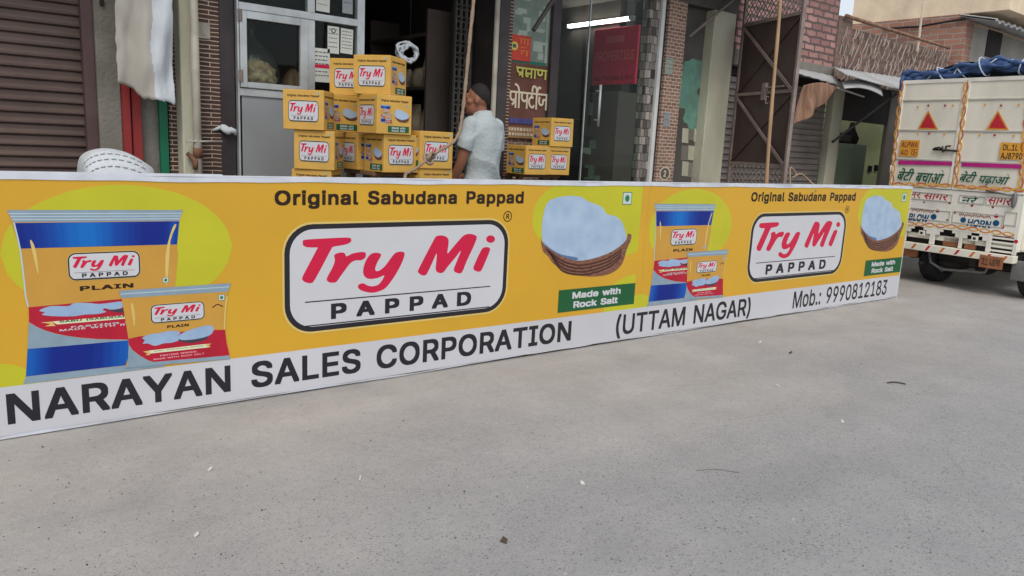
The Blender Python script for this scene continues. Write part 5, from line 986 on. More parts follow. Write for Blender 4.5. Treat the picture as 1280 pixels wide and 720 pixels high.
q = MB(); q.box(X(299, 60), X(443, 60), yb0 + .012, yb0 + .02, 0.26, zb0 - .034)
SH(q, "lower_panel", MATS["panel_grey"], bevel=0, parent=win)
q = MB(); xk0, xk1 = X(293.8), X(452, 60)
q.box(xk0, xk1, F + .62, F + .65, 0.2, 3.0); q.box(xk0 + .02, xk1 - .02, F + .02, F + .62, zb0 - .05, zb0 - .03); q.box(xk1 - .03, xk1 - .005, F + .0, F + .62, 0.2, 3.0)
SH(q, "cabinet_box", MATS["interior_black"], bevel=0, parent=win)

# office glass front
gl = empty("glass_front", (0, 0, 0)); gl.parent = shop; gl.location = (0, -F, 0)
xm = X(733)
q = MB(); q.box(X(696), xm - .006, F + .0, F + .01, 0.22, 3.0); SH(q, "fixed_pane", GLASS, bevel=0, parent=gl)
q = MB(); q.box(xm + .006, X(804), F + .0, F + .01, 0.22, 3.0); dpane = SH(q, "door_pane", GLASS, bevel=0, parent=gl)
q = MB(); q.box(xm - .005, xm + .005, F - .003, F + .013, 0.22, 3.0); SH(q, "glass_edge", MATS["aluminium"], bevel=0, parent=gl)
q = MB(); hx = X(744, 130); za, zb = Z(744, 158), Z(744, 106)
q.tube([(hx, F - .06, za), (hx, F - .06, zb)], 0.013, 10)
for zz in (za + .06, zb - .06): q.tube([(hx, F - .06, zz), (hx, F + .005, zz)], 0.007)
SH(q, "door_handle", MATS["aluminium"], True, 0, parent=gl)

# ---------------------------------------------------------------- fixtures and loose things on the shop fronts
def thing(mb, name, m, label, cat, smooth=False, bevel=0.0, group=None):
    return tag(mb.build(name, m, None, smooth, bevel), label, cat, group)

from mathutils import noise as NOI
# white sheet hanging over the wall
q = MB(); bx = [141, 149, 157, 165, 172, 178, 186, 194, 200, 207, 213, 219]; by = [104, 104, 106, 109, 116, 123, 124, 125, 126, 127, 129, 131]
nx, nz = 44, 40; vs = []
Yc = F - 0.2
for j in range(nz + 1):
    t = j / nz
    for i in range(nx + 1):
        s = i / nx
        xt = 141 + s * 71; xbm = 148 + s * 70.5
        pxx = xt + (xbm - xt) * t ** 0.8
        k = min(range(len(bx) - 1), key=lambda k: 0 if bx[k] <= xbm <= bx[k + 1] else 1)
        f = (xbm - bx[k]) / (bx[k + 1] - bx[k]); yb = by[k] + (by[k + 1] - by[k]) * f
        p = onY(pxx, -70 + (yb + 70) * t, Yc)
        fold = 0.034 * sin(s * 5 + 1.2 * t + .8 * sin(t * 3)) * (0.3 + 0.7 * t) + 0.010 * sin(s * 17 + 5 * t) + 0.012 * sin(t * 11 + s * 6) + .02 * NOI.noise(Vector((s * 4, t * 5, 1)))
        rg = .007 * NOI.noise(Vector((t * 14, 3 if s > .5 else 9, 0))) * (s > .92 or s < .08); vs.append((p.x + rg, Yc + fold, p.z + (.010 * NOI.noise(Vector((s * 16, 7, 0))) if t > .97 else 0)))
fs0 = []; fs1 = []
for j in range(nz):
    for i in range(nx):
        a = j * (nx + 1) + i
        (fs1 if i + 1.6 * sin(j * .3) > nx * 0.6 else fs0).append((a, a + 1, a + nx + 2, a + nx + 1))
q.add(vs, fs0, 0); n0 = len(q.v); q.f += fs1; q.mi += [1] * len(fs1)
o = thing(q, "hanging_sheet", [MATS["cloth_beige"], MATS["cloth_white"]], "large torn white and beige cloth sheet hanging over the wall beside the brown shutter", "cloth", True)
so = o.modifiers.new("thick", "SOLIDIFY"); so.thickness = 0.003
q = MB(); xr0, xr1, xr2 = X(148, 150), X(163.5, 150), X(178, 150)
q.box(xr0, xr1, F - .005, F + .05, 0.2, 1.98); q.box(xr1 + .012, xr2, F + .015, F + .05, 0.2, 1.98); q.box(xr1, xr1 + .012, F + .03, F + .05, .2, 1.98)
thing(q, "metal_sheet", MATS["red_sheet"], "tall red painted sheet leaning on the wall under the white cloth", "sheet", bevel=0.003)
q = MB(); q.box(X(200, 150), X(210.5, 150), F + .01, F + .055, 0.2, 1.95)
thing(q, "board", MATS["green_strip"], "narrow dark green board standing on the wall under the white cloth", "board", bevel=0.003)
q = MB(); px_ = X(236.5)
q.tube([(px_ + .0, F - .15, 3.2), (px_, F - .15, 0.2)], 0.028, 12, 0)
for z in (0.7, 2.6): q.tube([(px_, F - .15, z - .03), (px_, F - .15, z + .03)], 0.034, 12, 0)
zz = Z(230, 200); q.tube([(px_ - .06, F - .125, zz + .05), (px_ - .02, F - .17, zz), (px_ - .03, F - .19, zz - .05)], [.014, .02, .016], 8, 1)
q.tube([(px_, F - .15, zz + .02), (px_, F - .15, zz + .09)], 0.032, 12, 1); q.bar((px_ - .08, F - .17, zz + .13), (px_ + .16, F - .17, zz + .14), .012, .012, 0)
thing(q, "drain_pipe", [MATS["pipe_pvc"], MATS["pipe_rust"]], "pale drain pipe with rusty tap running down the plaster column", "pipe", True)
q = MB(); a = Z(253, 48); b = Z(253, 28); q.box(X(245, 38), X(262, 38), F - .012, F, a, b); q.box(X(250, 38), X(257, 38), F - .016, F - .0121, a + .02, b - .022); q.box(X(252, 38), X(255, 38), F - .02, F - .0161, a + .03, b - .04)
thing(q, "switch_plate", MATS["pipe_pvc"], "square beige switch plate on the left brick tile column", "switch", bevel=0.002)
q = MB(); zz = Z(283, 162)
q.loft([(X(283, 160), F - .04, zz - .035, .012, .01), (X(282, 160), F - .045, zz - .02, .03, .02), (X(281, 160), F - .04, zz, .045, .02), (X(279, 160), F - .03, zz + .02, .03, .02), (X(278, 160), F - .02, zz + .035, .012, .01)], 12)
q.tube([(X(277, 160), F - .02, zz + .02), (X(270, 160), F - .012, zz + .0), (X(265, 160), F - .005, zz - .01)], [.014, .012, .008], 8); q.tube([(X(284, 160), F - .05, zz), (X(290, 160), F - .05, zz - .01), (X(292, 160), F - .045, zz - .035)], [.022, .02, .008], 8)
thing(q, "rag", MATS["cloth_white"], "small grey rag tied to the dark post beside the brick column", "rag", True)
q = MB(); q.box(X(123.5, 4), X(128.5, 4), F - .045, F - .02, Z(126, 7.5), Z(126, .5)); thing(q, "wall_box", MATS["interior_black"], "small black box high on the cement pillar beside the shutter", "box", bevel=.003)

def notice(px0, py0, px1, py1, rows, label, colr="paper_white", extra=None, y=None, nm="paper_notice", cat="notice", rot=0.0):
    y = (F - 0.036) if y is None else y
    a = onY(px0, py1, y); b = onY(px1, py0, y); w = b.x - a.x; h = b.z - a.z
    q = MB(); q.box(0, w, 0, 0.002, 0, h)
    o = q.build(nm, MATS[colr]); o.location = (a.x, y, a.z); o.rotation_euler = (0, rot, 0)
    p = Print(); rnd = random.Random(int(px0 * 7 + py0))
    for k in range(rows):
        v = h * (0.90 - 0.8 * k / max(1, rows))
        u = w * 0.1
        while u < w * 0.85:
            l = w * rnd.uniform(.08, .22); p.rect(u, v - h * .03, min(u + l, w * .92), v, "paper_ink", 1); u += l + w * .05
    if extra: extra(p, w, h)
    if p.items: p.build("print", o, lambda u, v, out: (u, -out, v))
    return tag(o, label, cat)
def ringmark(p, w, h):
    p.oval(w * .5, h * .84, w * .2, w * .2, "paper_ink", 1, 20); p.oval(w * .5, h * .84, w * .12, w * .12, "paper_white", 2, 20)
def redline(p, w, h): p.rect(w * .05, h * .42, w * .95, h * .52, "ink_red", 2)
notice(409.5, 34, 424, 66, 5, "white paper with a round black mark taped to the kiosk glass", extra=ringmark)
notice(425.5, 37, 441, 66, 6, "plain white printed paper taped beside the one with a round mark", rot=.02)
notice(392.5, 62, 413, 102, 7, "printed pale sheet with a red line low on the kiosk glass", extra=redline, rot=-.02)
notice(395, -10, 412, 13, 3, "pale paper at the top of the kiosk pane, left of another sheet", rot=.03)
notice(428, -10, 441, 16, 2, "pale grey paper hanging at the top right corner of the kiosk", "panel_grey")

# bag of snacks behind the kiosk glass
M("snack", S(128, 78, 44), 0.7, 0.0, 30, 0.6, 60, col2=S(214, 180, 138))
FILM = glass_mat("clear_film", rough=0.2, dust=0.12)
sb = empty("snack_bag", (X(331, 90), F + .2, zb0 - .03), 0, "clear plastic bag of brown snacks tied at the top behind the kiosk glass", "bag")
q = MB(); q.ball((0, 0, .12), (.135, .10, .115), 40, 26)
sn = q.build("snacks", MATS["snack"], sb, True)
for v in sn.data.vertices:
    v.co += v.normal * (.020 * NOI.noise(v.co * 24) + .030 * abs(NOI.noise(v.co * 45)) - .01); v.co.z = max(v.co.z, .004)
q = MB(); q.loft([(0, 0, .0, .12, .09), (0, 0, .06, .155, .12), (.0, 0, .17, .15, .115), (0, 0, .26, .11, .08), (-.01, 0, .33, .05, .04), (-.015, 0, .37, .014, .014), (-.02, 0, .44, .03, .02)], 18)
q.build("clear_bag", FILM, sb, True); sb.scale = (1.2, 1.2, 1.2)
q = MB(); q.loft([(0, 0, 0, .08, .07), (0, 0, .1, .1, .08), (0, 0, .2, .06, .05), (0, 0, .24, .02, .02)], 14)
o = thing(q, "parcel", MATS["cloth_brown"], "brown parcel standing in the kiosk behind the snack bag", "parcel", True); o.location = (X(375, 90) + .06, F + .28, zb0 - .03)

# white coil of polythene hanging in the dark opening
q = MB(); cx, cz, yy = X(508.5, 66), Z(508.5, 66), F - .02
for k in range(5):
    rr = .058 + .010 * (k % 3); ph = k * 1.7
    q.tube([(cx + rr * 1.2 * cos(a * pi / 12) + .010 * sin(3 * a * pi / 12 + ph), yy + .025 * sin(a * pi / 12 * 2 + ph) + .010 * k - .02, cz + rr * .95 * sin(a * pi / 12) + .012 * sin(2 * a * pi / 12 + ph)) for a in range(25)], [0.011 + .005 * sin(a * 1.7 + ph) for a in range(25)], 7, cap=False)
q.tube([(cx + .02, yy, cz + .06), (cx + .01, yy, 3.0)], .0012, 5, 1)
thing(q, "plastic_coil", [MATS["cloth_white"], MATS["dark_metal"]], "crumpled white plastic coil hanging in the dark shop opening", "coil", True)
# things dimly seen in the shop
q = MB(); q.box(2.9, 3.95, 6.25, 6.75, 0.2, 1.38); thing(q, "shop_counter", MATS["interior_dark"], "dark counter inside the shop behind the man", "counter", bevel=.01)
q = MB()
for c, r in (((3.42, 6.4, 1.46), (.22, .15, .10)), ((3.62, 6.42, 1.45), (.20, .14, .09)), ((3.3, 6.45, 1.44), (.12, .12, .07))): q.ball(c, r, 18, 10)
o = remeshed("cloth_bundle", q, .02, MATS["sack_white"]); tag(o, "pale bundle lying on the counter beside the man's head", "bundle")
q = MB()
for z in (0.3, 0.9, 1.43, 1.93, 2.4): q.box(3.74, 4.05, 6.15, 8.2, z - .03, z)
for y in (6.12, 7.2, 8.2): q.box(3.735, 4.055, y, y + .03, 0.2, 2.6)
rnd = random.Random(5)
o = thing(q, "shop_shelf", MATS["interior_grey"], "tall dim shelf at the back of the dark shop", "shelf")
M("packet_dim", S(206, 190, 160), 0.6, 0.5, 5)
for z in (1.43, 1.93):
    x = 6.2
    while x < 8.0:
        w = rnd.uniform(.10, .2); h = rnd.uniform(.15, .36)
        q = MB(); q.loft([(0, 0, 0, w / 2, .06), (0, 0, h * .5, w / 2, .07), (0, 0, h * .85, w / 2, .04), (0, 0, h, w / 2, .008)], 10)
        o = thing(q, "grocery_packet", MATS["packet_dim"], "dim packet standing on the shelf at the back of the shop", "packet", True, group="packets on the dim shop shelf"); o.location = (3.86, x + w / 2, z); o.rotation_euler = (0, 0, pi / 2); x += w + .05
q = MB(); cx, zt = onY(579, 45, F + .7).x, onY(579, 45, F + .7).z
q.prism([(cx - .04, zt - .36), (cx + .045, zt - .32), (cx + .05, zt), (cx - .03, zt)], F + .69, F + .71, 0); q.prism([(cx - .035, zt), (cx + .055, zt), (cx + .05, zt + .09), (cx - .03, zt + .09)], F + .685, F + .715, 1)
q.tube([(cx, F + .7, zt + .08), (cx, F + .7, 3.0)], .003, 5, 1)
thing(q, "hanging_pouch", [MATS["green_strip"], MATS["cloth_beige"]], "dark green pouch with pale header hanging in the shop doorway", "pouch")

# pale pipe beside the jali screen
q = MB(); q.tube([(X(615.5), F - .03, .2), (X(615.5), F - .03, 3.0)], .024, 10)
thing(q, "thin_pipe", MATS["pipe_pvc"], "thin pale upright pipe beside the pierced screen", "pipe", True)
q = MB(); q.box(X(818.3), X(822.3), F - .03, F + .02, .2, 3.0)
M("white_trim", S(222, 224, 222), 0.5, 0.05, 6, dirt=.15)
thing(q, "thin_pipe", MATS["white_trim"], "white upright strip between the stone column and the red brick column", "pipe")
q = MB(); q.tube([(X(856, 47) - .02, F - .08, Z(856, 47)), (X(914, 0), F - .12, Z(914, 0) + .06)], .016, 8)
thing(q, "brace_pipe", MATS["gate_bar"], "grey pipe slanting over the recess to the cement pillar", "pipe", True)
q = MB(); a = onY(667, 38, F - .3); b = onY(700, -14, F - .3); q.bar(a, b, .03, .03)
q.bar(b, (b.x, F - .02, b.z + .01), .025, .025)
thing(q, "slanting_rod", MATS["dark_metal"], "black awning arm slanting in front of the property sign", "bracket")

# property sign and posters between the dark pillar and the office glass
M("sign_maroon", S(104, 66, 56), 0.75, 0.2, 7, dirt=0.5)
M("sign_cream", S(208, 196, 172), 0.7, 0.08, 9, dirt=.2); M("sign_lime", S(188, 188, 92), 0.7, 0.08); M("sign_blue", S(70, 80, 150), 0.7, 0.1); M("sign_tan", S(150, 118, 84), 0.7, 0.2, 14)
M("poster_red", S(184, 62, 48), 0.6, 0.12, 9); M("poster_orange", S(222, 130, 60), 0.6, 0.1); M("poster_green", S(38, 104, 86), 0.6, 0.1); M("poster_yellow", S(206, 190, 90), .6, .1)
M("poster_pale", S(118, 136, 124), 0.5, 0.25, 7, dirt=0.25); M("poster_pale_b", S(158, 170, 158), 0.5, 0.15, 9); M("reflection_dark", S(72, 82, 80), .5, .2, 9)
ysg = F + .02
sg = lambda px, py: (onY(px, py, ysg).x, onY(px, py, ysg).z)
q = MB(); a = sg(635, 174); b = sg(684, 84)
xs0, xs1 = sg(634.5, 130)[0], sg(684, 130)[0]
q.box(xs0, xs1, ysg, ysg + .02, sg(660, 174)[1], sg(660, 80)[1])
sign = thing(q, "shop_sign", MATS["sign_maroon"], "maroon Hindi property sign with raised cream letters beside the office glass", "sign", bevel=.003)
zc = sg(656, 124)[1]
p = Print()
w = xs1 - xs0; zA, zB = sg(656, 139)[1], sg(656, 108)[1]; h = zB - zA
# hand drawn so that the conjunct and the reph come out right
hv = zA + h * .74                         # head line
u = lambda t: xs0 + w * t
ln = lambda pts, lw=.021, m="sign_cream": p.stroke([(u(a), zA + h * b) for a, b in pts], lw, m, 2 + .1 * len(p.items))
ln([(.01, .74), (.90, .74)], .018)
ln([(.05, .74), (.05, .50), (.11, .40), (.17, .46)]); ln([(.18, .74), (.18, .10)]); ln([(.17, .36), (.09, .22)])            # pra
ln([(.26, .74), (.26, .10)]); ln([(.26, .74), (.22, .98), (.14, 1.05)])                                                   # o
ln([(.33, .74), (.33, .50), (.39, .40), (.45, .46)]); ln([(.46, .74), (.46, .10)])                                           # pa
ln([(.57, .74), (.57, .62)]); ln([(.62, .58), (.54, .56), (.51, .40), (.55, .22), (.62, .18), (.64, .28)])                    # ta
ln([(.70, .74), (.70, .10)]); ln([(.70, .74), (.68, .98), (.60, 1.02), (.58, .80)]); ln([(.70, .80), (.74, 1.0), (.80, .98)])    # ii + reph
ln([(.775, .64), (.765, .42), (.81, .30), (.865, .36), (.86, .50)]); ln([(.855, .52), (.95, .52)]); ln([(.95, .74), (.95, .10)])       # ja
ln([(.88, .74), (.99, .74)], .018)
zA2, zB2 = sg(656, 98)[1], sg(656, 82)[1]; zA, h = zA2, zB2 - zA2
L2 = lambda pts, lw=.018: ln(pts, lw, "sign_lime")
L2([(.15, .78), (.93, .78)], .016); L2([(.19, .78), (.19, .5), (.25, .4), (.30, .46)]); L2([(.31, .78), (.31, .05)]); L2([(.30, .34), (.22, .2)])
L2([(.40, .78), (.40, .2), (.46, .25)]); L2([(.40, .4), (.53, .4)]); L2([(.53, .78), (.53, .05)]); L2([(.62, .78), (.62, .05)])
L2([(.70, .78), (.70, .45), (.76, .38), (.80, .5)]); L2([(.80, .78), (.80, .40)]); L2([(.89, .78), (.89, .05)])
rnd = random.Random(2)
uu = .06
while uu < .8:
    l = rnd.uniform(.03, .09); p.rect(u(uu), sg(656, 155)[1], u(uu + l), sg(656, 148.5)[1], "sign_blue", 2); uu += l + .02
p.rect(u(.02), sg(656, 173)[1], u(.96), sg(656, 159)[1], "sign_tan", 1)
for k in range(2):
    uu = .05
    while uu < .9:
        l = rnd.uniform(.03, .07); p.rect(u(uu), sg(656, 170 - 6 * k)[1], u(uu + l), sg(656, 166.5 - 6 * k)[1], "sign_cream", 2); uu += l + .025
p.build("lettering", sign, lambda a, b, out: (a, ysg - out * 6, b))
q = MB(); q.box(xs0 + .005, xs1, ysg + .005, ysg + .02, sg(660, 79.5)[1], 3.0)
board = thing(q, "reflection_panel", MATS["poster_pale"], "tall greenish panel above the property sign painted with glass reflections and pale papers", "board")  # greenish colour and patches imitate reflections in glass, mixed with pale papers
p = Print(); rnd = random.Random(9)
for k in range(26):
    a = xs0 + .02 + rnd.random() * (w - .12); z = sg(660, 78)[1] + rnd.random() * .72; ww = rnd.uniform(.03, .12); hh = rnd.uniform(.02, .12)
    p.rect(a, z, min(a + ww, xs1 - .01), z + hh, rnd.choice(["poster_pale_b", "reflection_dark", "poster_pale_b", "poster_pale"]), 1 + k * .05)
p.rect(xs1 - .06, sg(660, 76)[1], xs1 - .03, 2.9, "poster_pale_b", 4)
p.rect(xs0 + .03, sg(660, 82)[1], xs1 - .05, sg(660, 76)[1], "poster_green", 4)
p.build("reflections_and_papers", board, lambda a, b, out: (a, ysg + .005 - out, b))
x0, x1 = sg(636.5, 60)[0], sg(663, 60)[0]; z0, z1 = sg(650, 76)[1], sg(650, 44)[1]
q = MB(); q.box(x0, x1, ysg - .006, ysg + .001, z0, z1); poster = thing(q, "poster", MATS["poster_red"], "small red poster with orange lettering and a yellow disc on the panel above the property sign", "poster")
p = Print(); ww, hh = x1 - x0, z1 - z0
p.oval(x0 + ww * .22, z0 + hh * .55, ww * .17, hh * .17, "poster_yellow", 1, 24)
p.oval(x0 + ww * .22, z0 + hh * .55, ww * .09, hh * .08, "poster_green", 2, 20)
for a, b, c, d in ((.42, .86, .95, .89), (.50, .66, .55, .88), (.66, .66, .71, .88), (.82, .62, .87, .88), (.5, .52, .8, .55), (.48, .40, .92, .43), (.55, .25, .60, .42), (.80, .2, .85, .42)):
    p.rect(x0 + ww * a, z0 + hh * b, x0 + ww * c, z0 + hh * d, "poster_orange", 1)
p.build("print", poster, lambda a, b, out: (a, ysg - .006 - out, b))

# things inside the property office, on its right wall
tube = empty("tube_light", (xd - .05, 6.3, 0), 0, "bright white tube light on the wall inside the property office", "light")
a = onX(710, 32.5, 5.97); b = onX(786, 24.5, 5.97)
q = MB(); q.tube([(0, a.y - 6.3, a.z), (0, b.y - 6.3, a.z)], .016, 12); q.build("glowing_tube", MATS["tube_glow"], tube, True)
q = MB(); q.box(.018, .05, b.y - 6.34, a.y - 6.26, a.z - .025, a.z + .025); q.build("batten", MATS["aluminium"], tube, bevel=.003)
for yy in (a.y - 6.3 + .01, b.y - 6.3 - .01):
    q = MB(); q.box(-.02, .018, yy - .012, yy + .012, a.z - .02, a.z + .02); q.build("end_cap", MATS["aluminium"], tube)
M("sign_red", S(222, 48, 78), 0.5, 0.08, 4); M("sign_red_dark", S(112, 16, 34), 0.5, 0.1); M("sign_red_pale", S(238, 104, 112), .5, .1)
WX = Plane((6.0, 8, 0), (0, -1))
u0, v1 = WX(746, 38); u1, _ = WX(801, 38); _, v0 = WX(770, 106)
q = MB(); q.box(0, u1 - u0, -.03, 0, 0, v1 - v0)
rs = q.build("hanging_sign", MATS["sign_red"], bevel=.004); rs.location = (6.0, 8 - u0, v0); rs.rotation_euler = (0, 0, -pi / 2)
tag(rs, "red property office sign hanging inside behind the glass door", "sign")
p = Print(); W_, H_ = u1 - u0, v1 - v0
p.text("PROPERTIES", (W_ * .06, H_ * .42, W_ * .94, H_ * .60), "sign_red_pale", 1, bold=.02); p.text("Sale, Purchase & Rent", (W_ * .05, H_ * .06, W_ * .95, H_ * .17), "sign_red_dark", 1, bold=.01)
p.rect(W_ * .3, H_ * .74, W_ * .7, H_ * .86, "sign_red_pale", 1)
p.build("lettering", rs, lambda a, b, out: (a, -.03 - out, b))
q = MB(); u0, v1 = WX(753, 118); u1, _ = WX(797, 118); _, v0 = WX(770, 208)
cab = empty("display_cabinet", (6.0, 8 - u0, 0.2), -pi / 2, "grey cabinet with papers inside behind the office door glass", "cabinet")
W_, H_ = u1 - u0, v1 - .2
q.box(0, W_, -.28, -.002, 0, H_); q.build("carcass", MATS["interior_grey"], cab, bevel=.004)
p = Print(); rnd = random.Random(4)
for k in range(9):
    a = rnd.uniform(.05, .6) * W_; z = rnd.uniform(.35, .9) * H_; p.rect(a, z, a + rnd.uniform(.1, .3) * W_, z + rnd.uniform(.04, .09) * H_, rnd.choice(["poster_pale_b", "interior_dark", "poster_pale", "sign_red_dark"]), 1 + k * .1)
p.build("papers", cab, lambda a, b, out: (a, -.28 - out, b))

# papers and a painted number on the red brick column
notice(831, 73, 842, 92, 3, "small pale bill pasted on the red brick column", "poster_pale_b", y=F - .034)
notice(829, 141, 838, 158, 2, "worn bill pasted lower on the red brick column", "panel_grey", y=F - .034)
q = Print(); c = onY(831, 217, F - .031); q.oval(c.x, c.z, .085, .075, "sign_cream", 1, 32); q.oval(c.x, c.z, .068, .06, "cement_dark", 2, 32); q.text("2", (c.x - .022, c.z - .036, c.x + .022, c.z + .036), "sign_cream", 3, bold=.03)
tag(q.build("painted_number", None, lambda a, b, out: (a, F - .031 - out, b)), "number 2 in a cream ring painted low on the red brick column", "number")

# ---------------------------------------------------------------- open gate leaf
GO = Vector((7.53, 5.54, 0)); GD = Vector((-0.342, -0.94, 0)).normalized()
GP = Plane(GO, GD)
gate = empty("metal_gate", GO, math.atan2(GD.y, GD.x), "dark brown metal gate leaf standing open, with crossed braces and mesh panels", "gate")
GW = GP(996, 100)[0]
zt = (GP(932, 29)[1] + GP(997, 21)[1]) / 2; zm = (GP(917, 119)[1] + GP(993, 113)[1]) / 2; zb = (GP(905, 203)[1] + GP(978, 208)[1]) / 2
ztop = zt + 0.42; zlow = zb - 0.34
# local frame: x along the leaf towards the street, +y away from the viewer? (leaf seen from its -x world side)
side = 1.0
q = MB(); q.box(0.03, GW - .03, -.003, .003, zb, zt); q.build("sheet", MATS["gate_paint"], gate)
q = MB()
for x in (0.0, GW - .035): q.box(x, x + .035, -.02, .02, 0.08, ztop)
for z in (ztop - .035, zt - .015, zm - .02, zb - .015, zlow, .08): q.box(.035, GW - .035, -.018, .018, z, z + .035)
q.build("frame", MATS["gate_bar"], gate, bevel=.003)
q = MB()
def gbar(a, b, y, w=.035): q.bar((a[0], y, a[1]), (b[0], y, b[1]), w, .008, up=(0, 1, 0)) if False else q.bar((a[0], y, a[1]), (b[0], y, b[1]), .008, w, up=(0, 0, 1))
for y in (-.024, .024):
    gbar((.04, zt - .02), (GW - .04, zm + .01), y); gbar((.04, zm - .03), (GW - .04, zb + .02), y)
    pass
q.build("brace", MATS["gate_bar"], gate)
q = MB()
for y in (-.012, .012):
    gbar((.04, zm + .02), (GW - .04, zt - .03), y, .02); gbar((.04, zb + .02), (GW - .04, zm - .03), y, .02)
q.build("thin_brace", MATS["gate_paint"], gate)
q = MB()
def lattice(z0, z1, n, m):
    dx = (GW - .08) / n; dz = (z1 - z0) / m
    for i in range(-m, n):
        for s in (1, -1):
            pts = []
            for j in range(m + 1):
                x = (i + j) if s > 0 else (n - 1 - i - j)
                pts.append((x, j))
            for (xa_, ja), (xb_, jb) in zip(pts, pts[1:]):
                if 0 <= xa_ <= n and 0 <= xb_ <= n:
                    q.bar((.04 + dx * xa_, .004 * s, z0 + dz * ja), (.04 + dx * xb_, .004 * s, z0 + dz * jb), .006, .008)
lattice(zt + .02, ztop - .03, 14, 5); q.build("mesh_panel", MATS["gate_bar"], gate)
q = MB(); lattice(zlow + .03, zb - .015, 12, 4); q.build("mesh_panel", MATS["gate_bar"], gate)
q = MB(); q.box(.03, GW - .03, -.003, .003, .1, zlow); q.build("kick_sheet", MATS["gate_paint"], gate)
q = MB(); q.tube([(GW * .62, -.03, zm - .05), (GW * .62, -.06, zm - .05), (GW * .62, -.06, zm - .12), (GW * .62, -.03, zm - .12)], .008); q.bar((GW * .5, -.03, zm + .05), (GW * .85, -.03, zm + .05), .016); q.box(GW * .5, GW * .56, -.04, .0, zm - .08, zm + .1)
q.build("bolt", MATS["gate_bar"], gate)
def pole(a, b, r, label, m="wood_pole", nm="bamboo_pole", cat="pole", wob=.008):
    q = MB(); n = 22; pts = []; a = Vector(a); b = Vector(b)
    for k in range(n + 1):
        t = k / n; p = a.lerp(b, t); pts.append(p + Vector((wob * sin(t * 9 + a.x), 0, 0)))
    q.tube(pts, [r * (1.0 - .25 * k / n + (.12 if k % 4 == 0 else 0)) for k in range(n + 1)], 10)
    return thing(q, nm, MATS[m], label, cat, True)
a = onY(975, 0, 4.3); b = onY(958, 228, 4.3); d = (a - b) / (a.z - b.z)
pole(b - d * b.z, b + d * (3.4 - b.z), .019, "bamboo pole standing upright in front of the open brown gate")

# ---------------------------------------------------------------- low old shops on the right
low = empty("old_shop_building", (9, F, 0), 0, "low rough brick shop with small shutter and green painted room beside the parked truck", "building")
def LO(mb, name, m, smooth=False, bevel=0.004, parent=None):
    o = mb.build(name, m, None, smooth, bevel); o.parent = parent or low; o.location = (-9, -F, 0); return o
xl, xr = X(913), X(1120)
xA, xB, xC, xD, xE = X(975, 190), X(1030, 190), X(1043, 190), X(1105, 190), X(1117, 190)
zl = Z(1072, 152)                            # head of the green room
zc0, zc1 = Z(1015, 97), Z(1015, 79)
q = MB(); q.box(xl + .02, X(1046, 40), F + .0, F + .3, zc1, 3.75); LO(q, "brick_wall", ROUGH, bevel=0)
q = MB(); q.box(xl + .02, X(1046, 40) + .02, F - .02, F + .32, zc0, zc1 - .002); LO(q, "lintel", MATS["cement"])
q = MB(); M("shutter_grey", S(124, 118, 114), .6, .2, 4, dirt=.3); shutter_mesh(q, xl + .02, xB, F + .06, 0.1, zc0 - .1, .075); LO(q, "shutter", MATS["shutter_grey"], bevel=0)
q = MB(); q.box(xB, xC, F - .05, F + .05, 0, zc0 - .002); LO(q, "pillar", MATS["cement_pale"], bevel=.008)
q = MB(); q.box(xD, xE, F - .0, F + .06, 0, zc0 - .002); LO(q, "pillar", MATS["cement_dark"], bevel=.008)
q = MB(); q.box(xC, xD, F + .02, F + .06, zl, zc0 - .003); q.box(xl + .02, xB, F + .09, F + .13, zc0 - .1, zc0 - .003); LO(q, "dark_fascia", MATS["interior_black"])
q = MB(); q.box(xE, xE + 1.9, F + .002, F + .062, 0, zc0 - .002); LO(q, "wall", MATS["cement_dark"])
q = MB(); q.box(xl + .02, xE + 1.9, F + .305, F + .45, zc0 - .1, zc0 - .003); q.box(xl + .02, xC - .1, F + .451, F + 3.2, zc0 - .1, zc0 - .003); LO(q, "roof_slab", MATS["cement_dark"])  # left open over the green room, an invented gap to let daylight in
q = MB()
q.box(xC - .1, 13.3, 6.6, 6.7, 0, zc0 - .102); q.box(xC - .1, xC, F + .31, 6.6, 0, zc0 - .102); q.box(13.2, 13.3, F + .07, 6.6, 0, zc0 - .102)
LO(q, "green_room", MATS["green_paint"], bevel=0)
q = MB(); q.box(xl - .02, xl + .1, F + .07, 8.5, 0, 3.7); LO(q, "side_wall", MATS["cement_dark"])
ROUGH3 = brick_mat("brick_weathered", S(122, 96, 88), S(146, 116, 104), S(118, 108, 102), 0.23, 0.085, 0.010, 1.0, 0.5)
# brick parapet set back on the roof, with a tangle of dry stems
yP = 5.8
q = MB(); zp0 = zc1 - .1; zp1 = onY(1120, 50, yP).z
pa_, pb_ = onY(1046, 40, yP).x, onY(1187, 62, yP).x
q.box(pa_, pb_, yP, yP + .2, zp0 - .02, zp1); q.box(pa_ - .02, pa_ + .32, yP - .03, yP + .23, zp0, zp1 + .12)
LO(q, "parapet_wall", ROUGH3, bevel=0)
q = MB(); rnd = random.Random(11)
rows = 4; span = zp1 - zp0
for r in range(rows):
    x = pa_ + .1
    while x < pb_ - .1:
        for s in ((1, -1) if rnd.random() < .45 else (1,)):
            L_ = span / rows * rnd.uniform(.75, 1.25); z0 = zp0 + span * r / rows + rnd.uniform(-.05, .04)
            p0 = Vector((x + rnd.uniform(-.03, .03) - s * .04, yP - rnd.uniform(.015, .06), z0)); p2 = p0 + Vector((s * L_ * rnd.uniform(.25, .6), rnd.uniform(-.02, .02), L_))
            q.tube([p0, (p0 + p2) / 2 + Vector((rnd.uniform(-.015, .015), -.01, 0)), p2], [.008, .009, .006], 5)
        x += rnd.uniform(.07, .16)
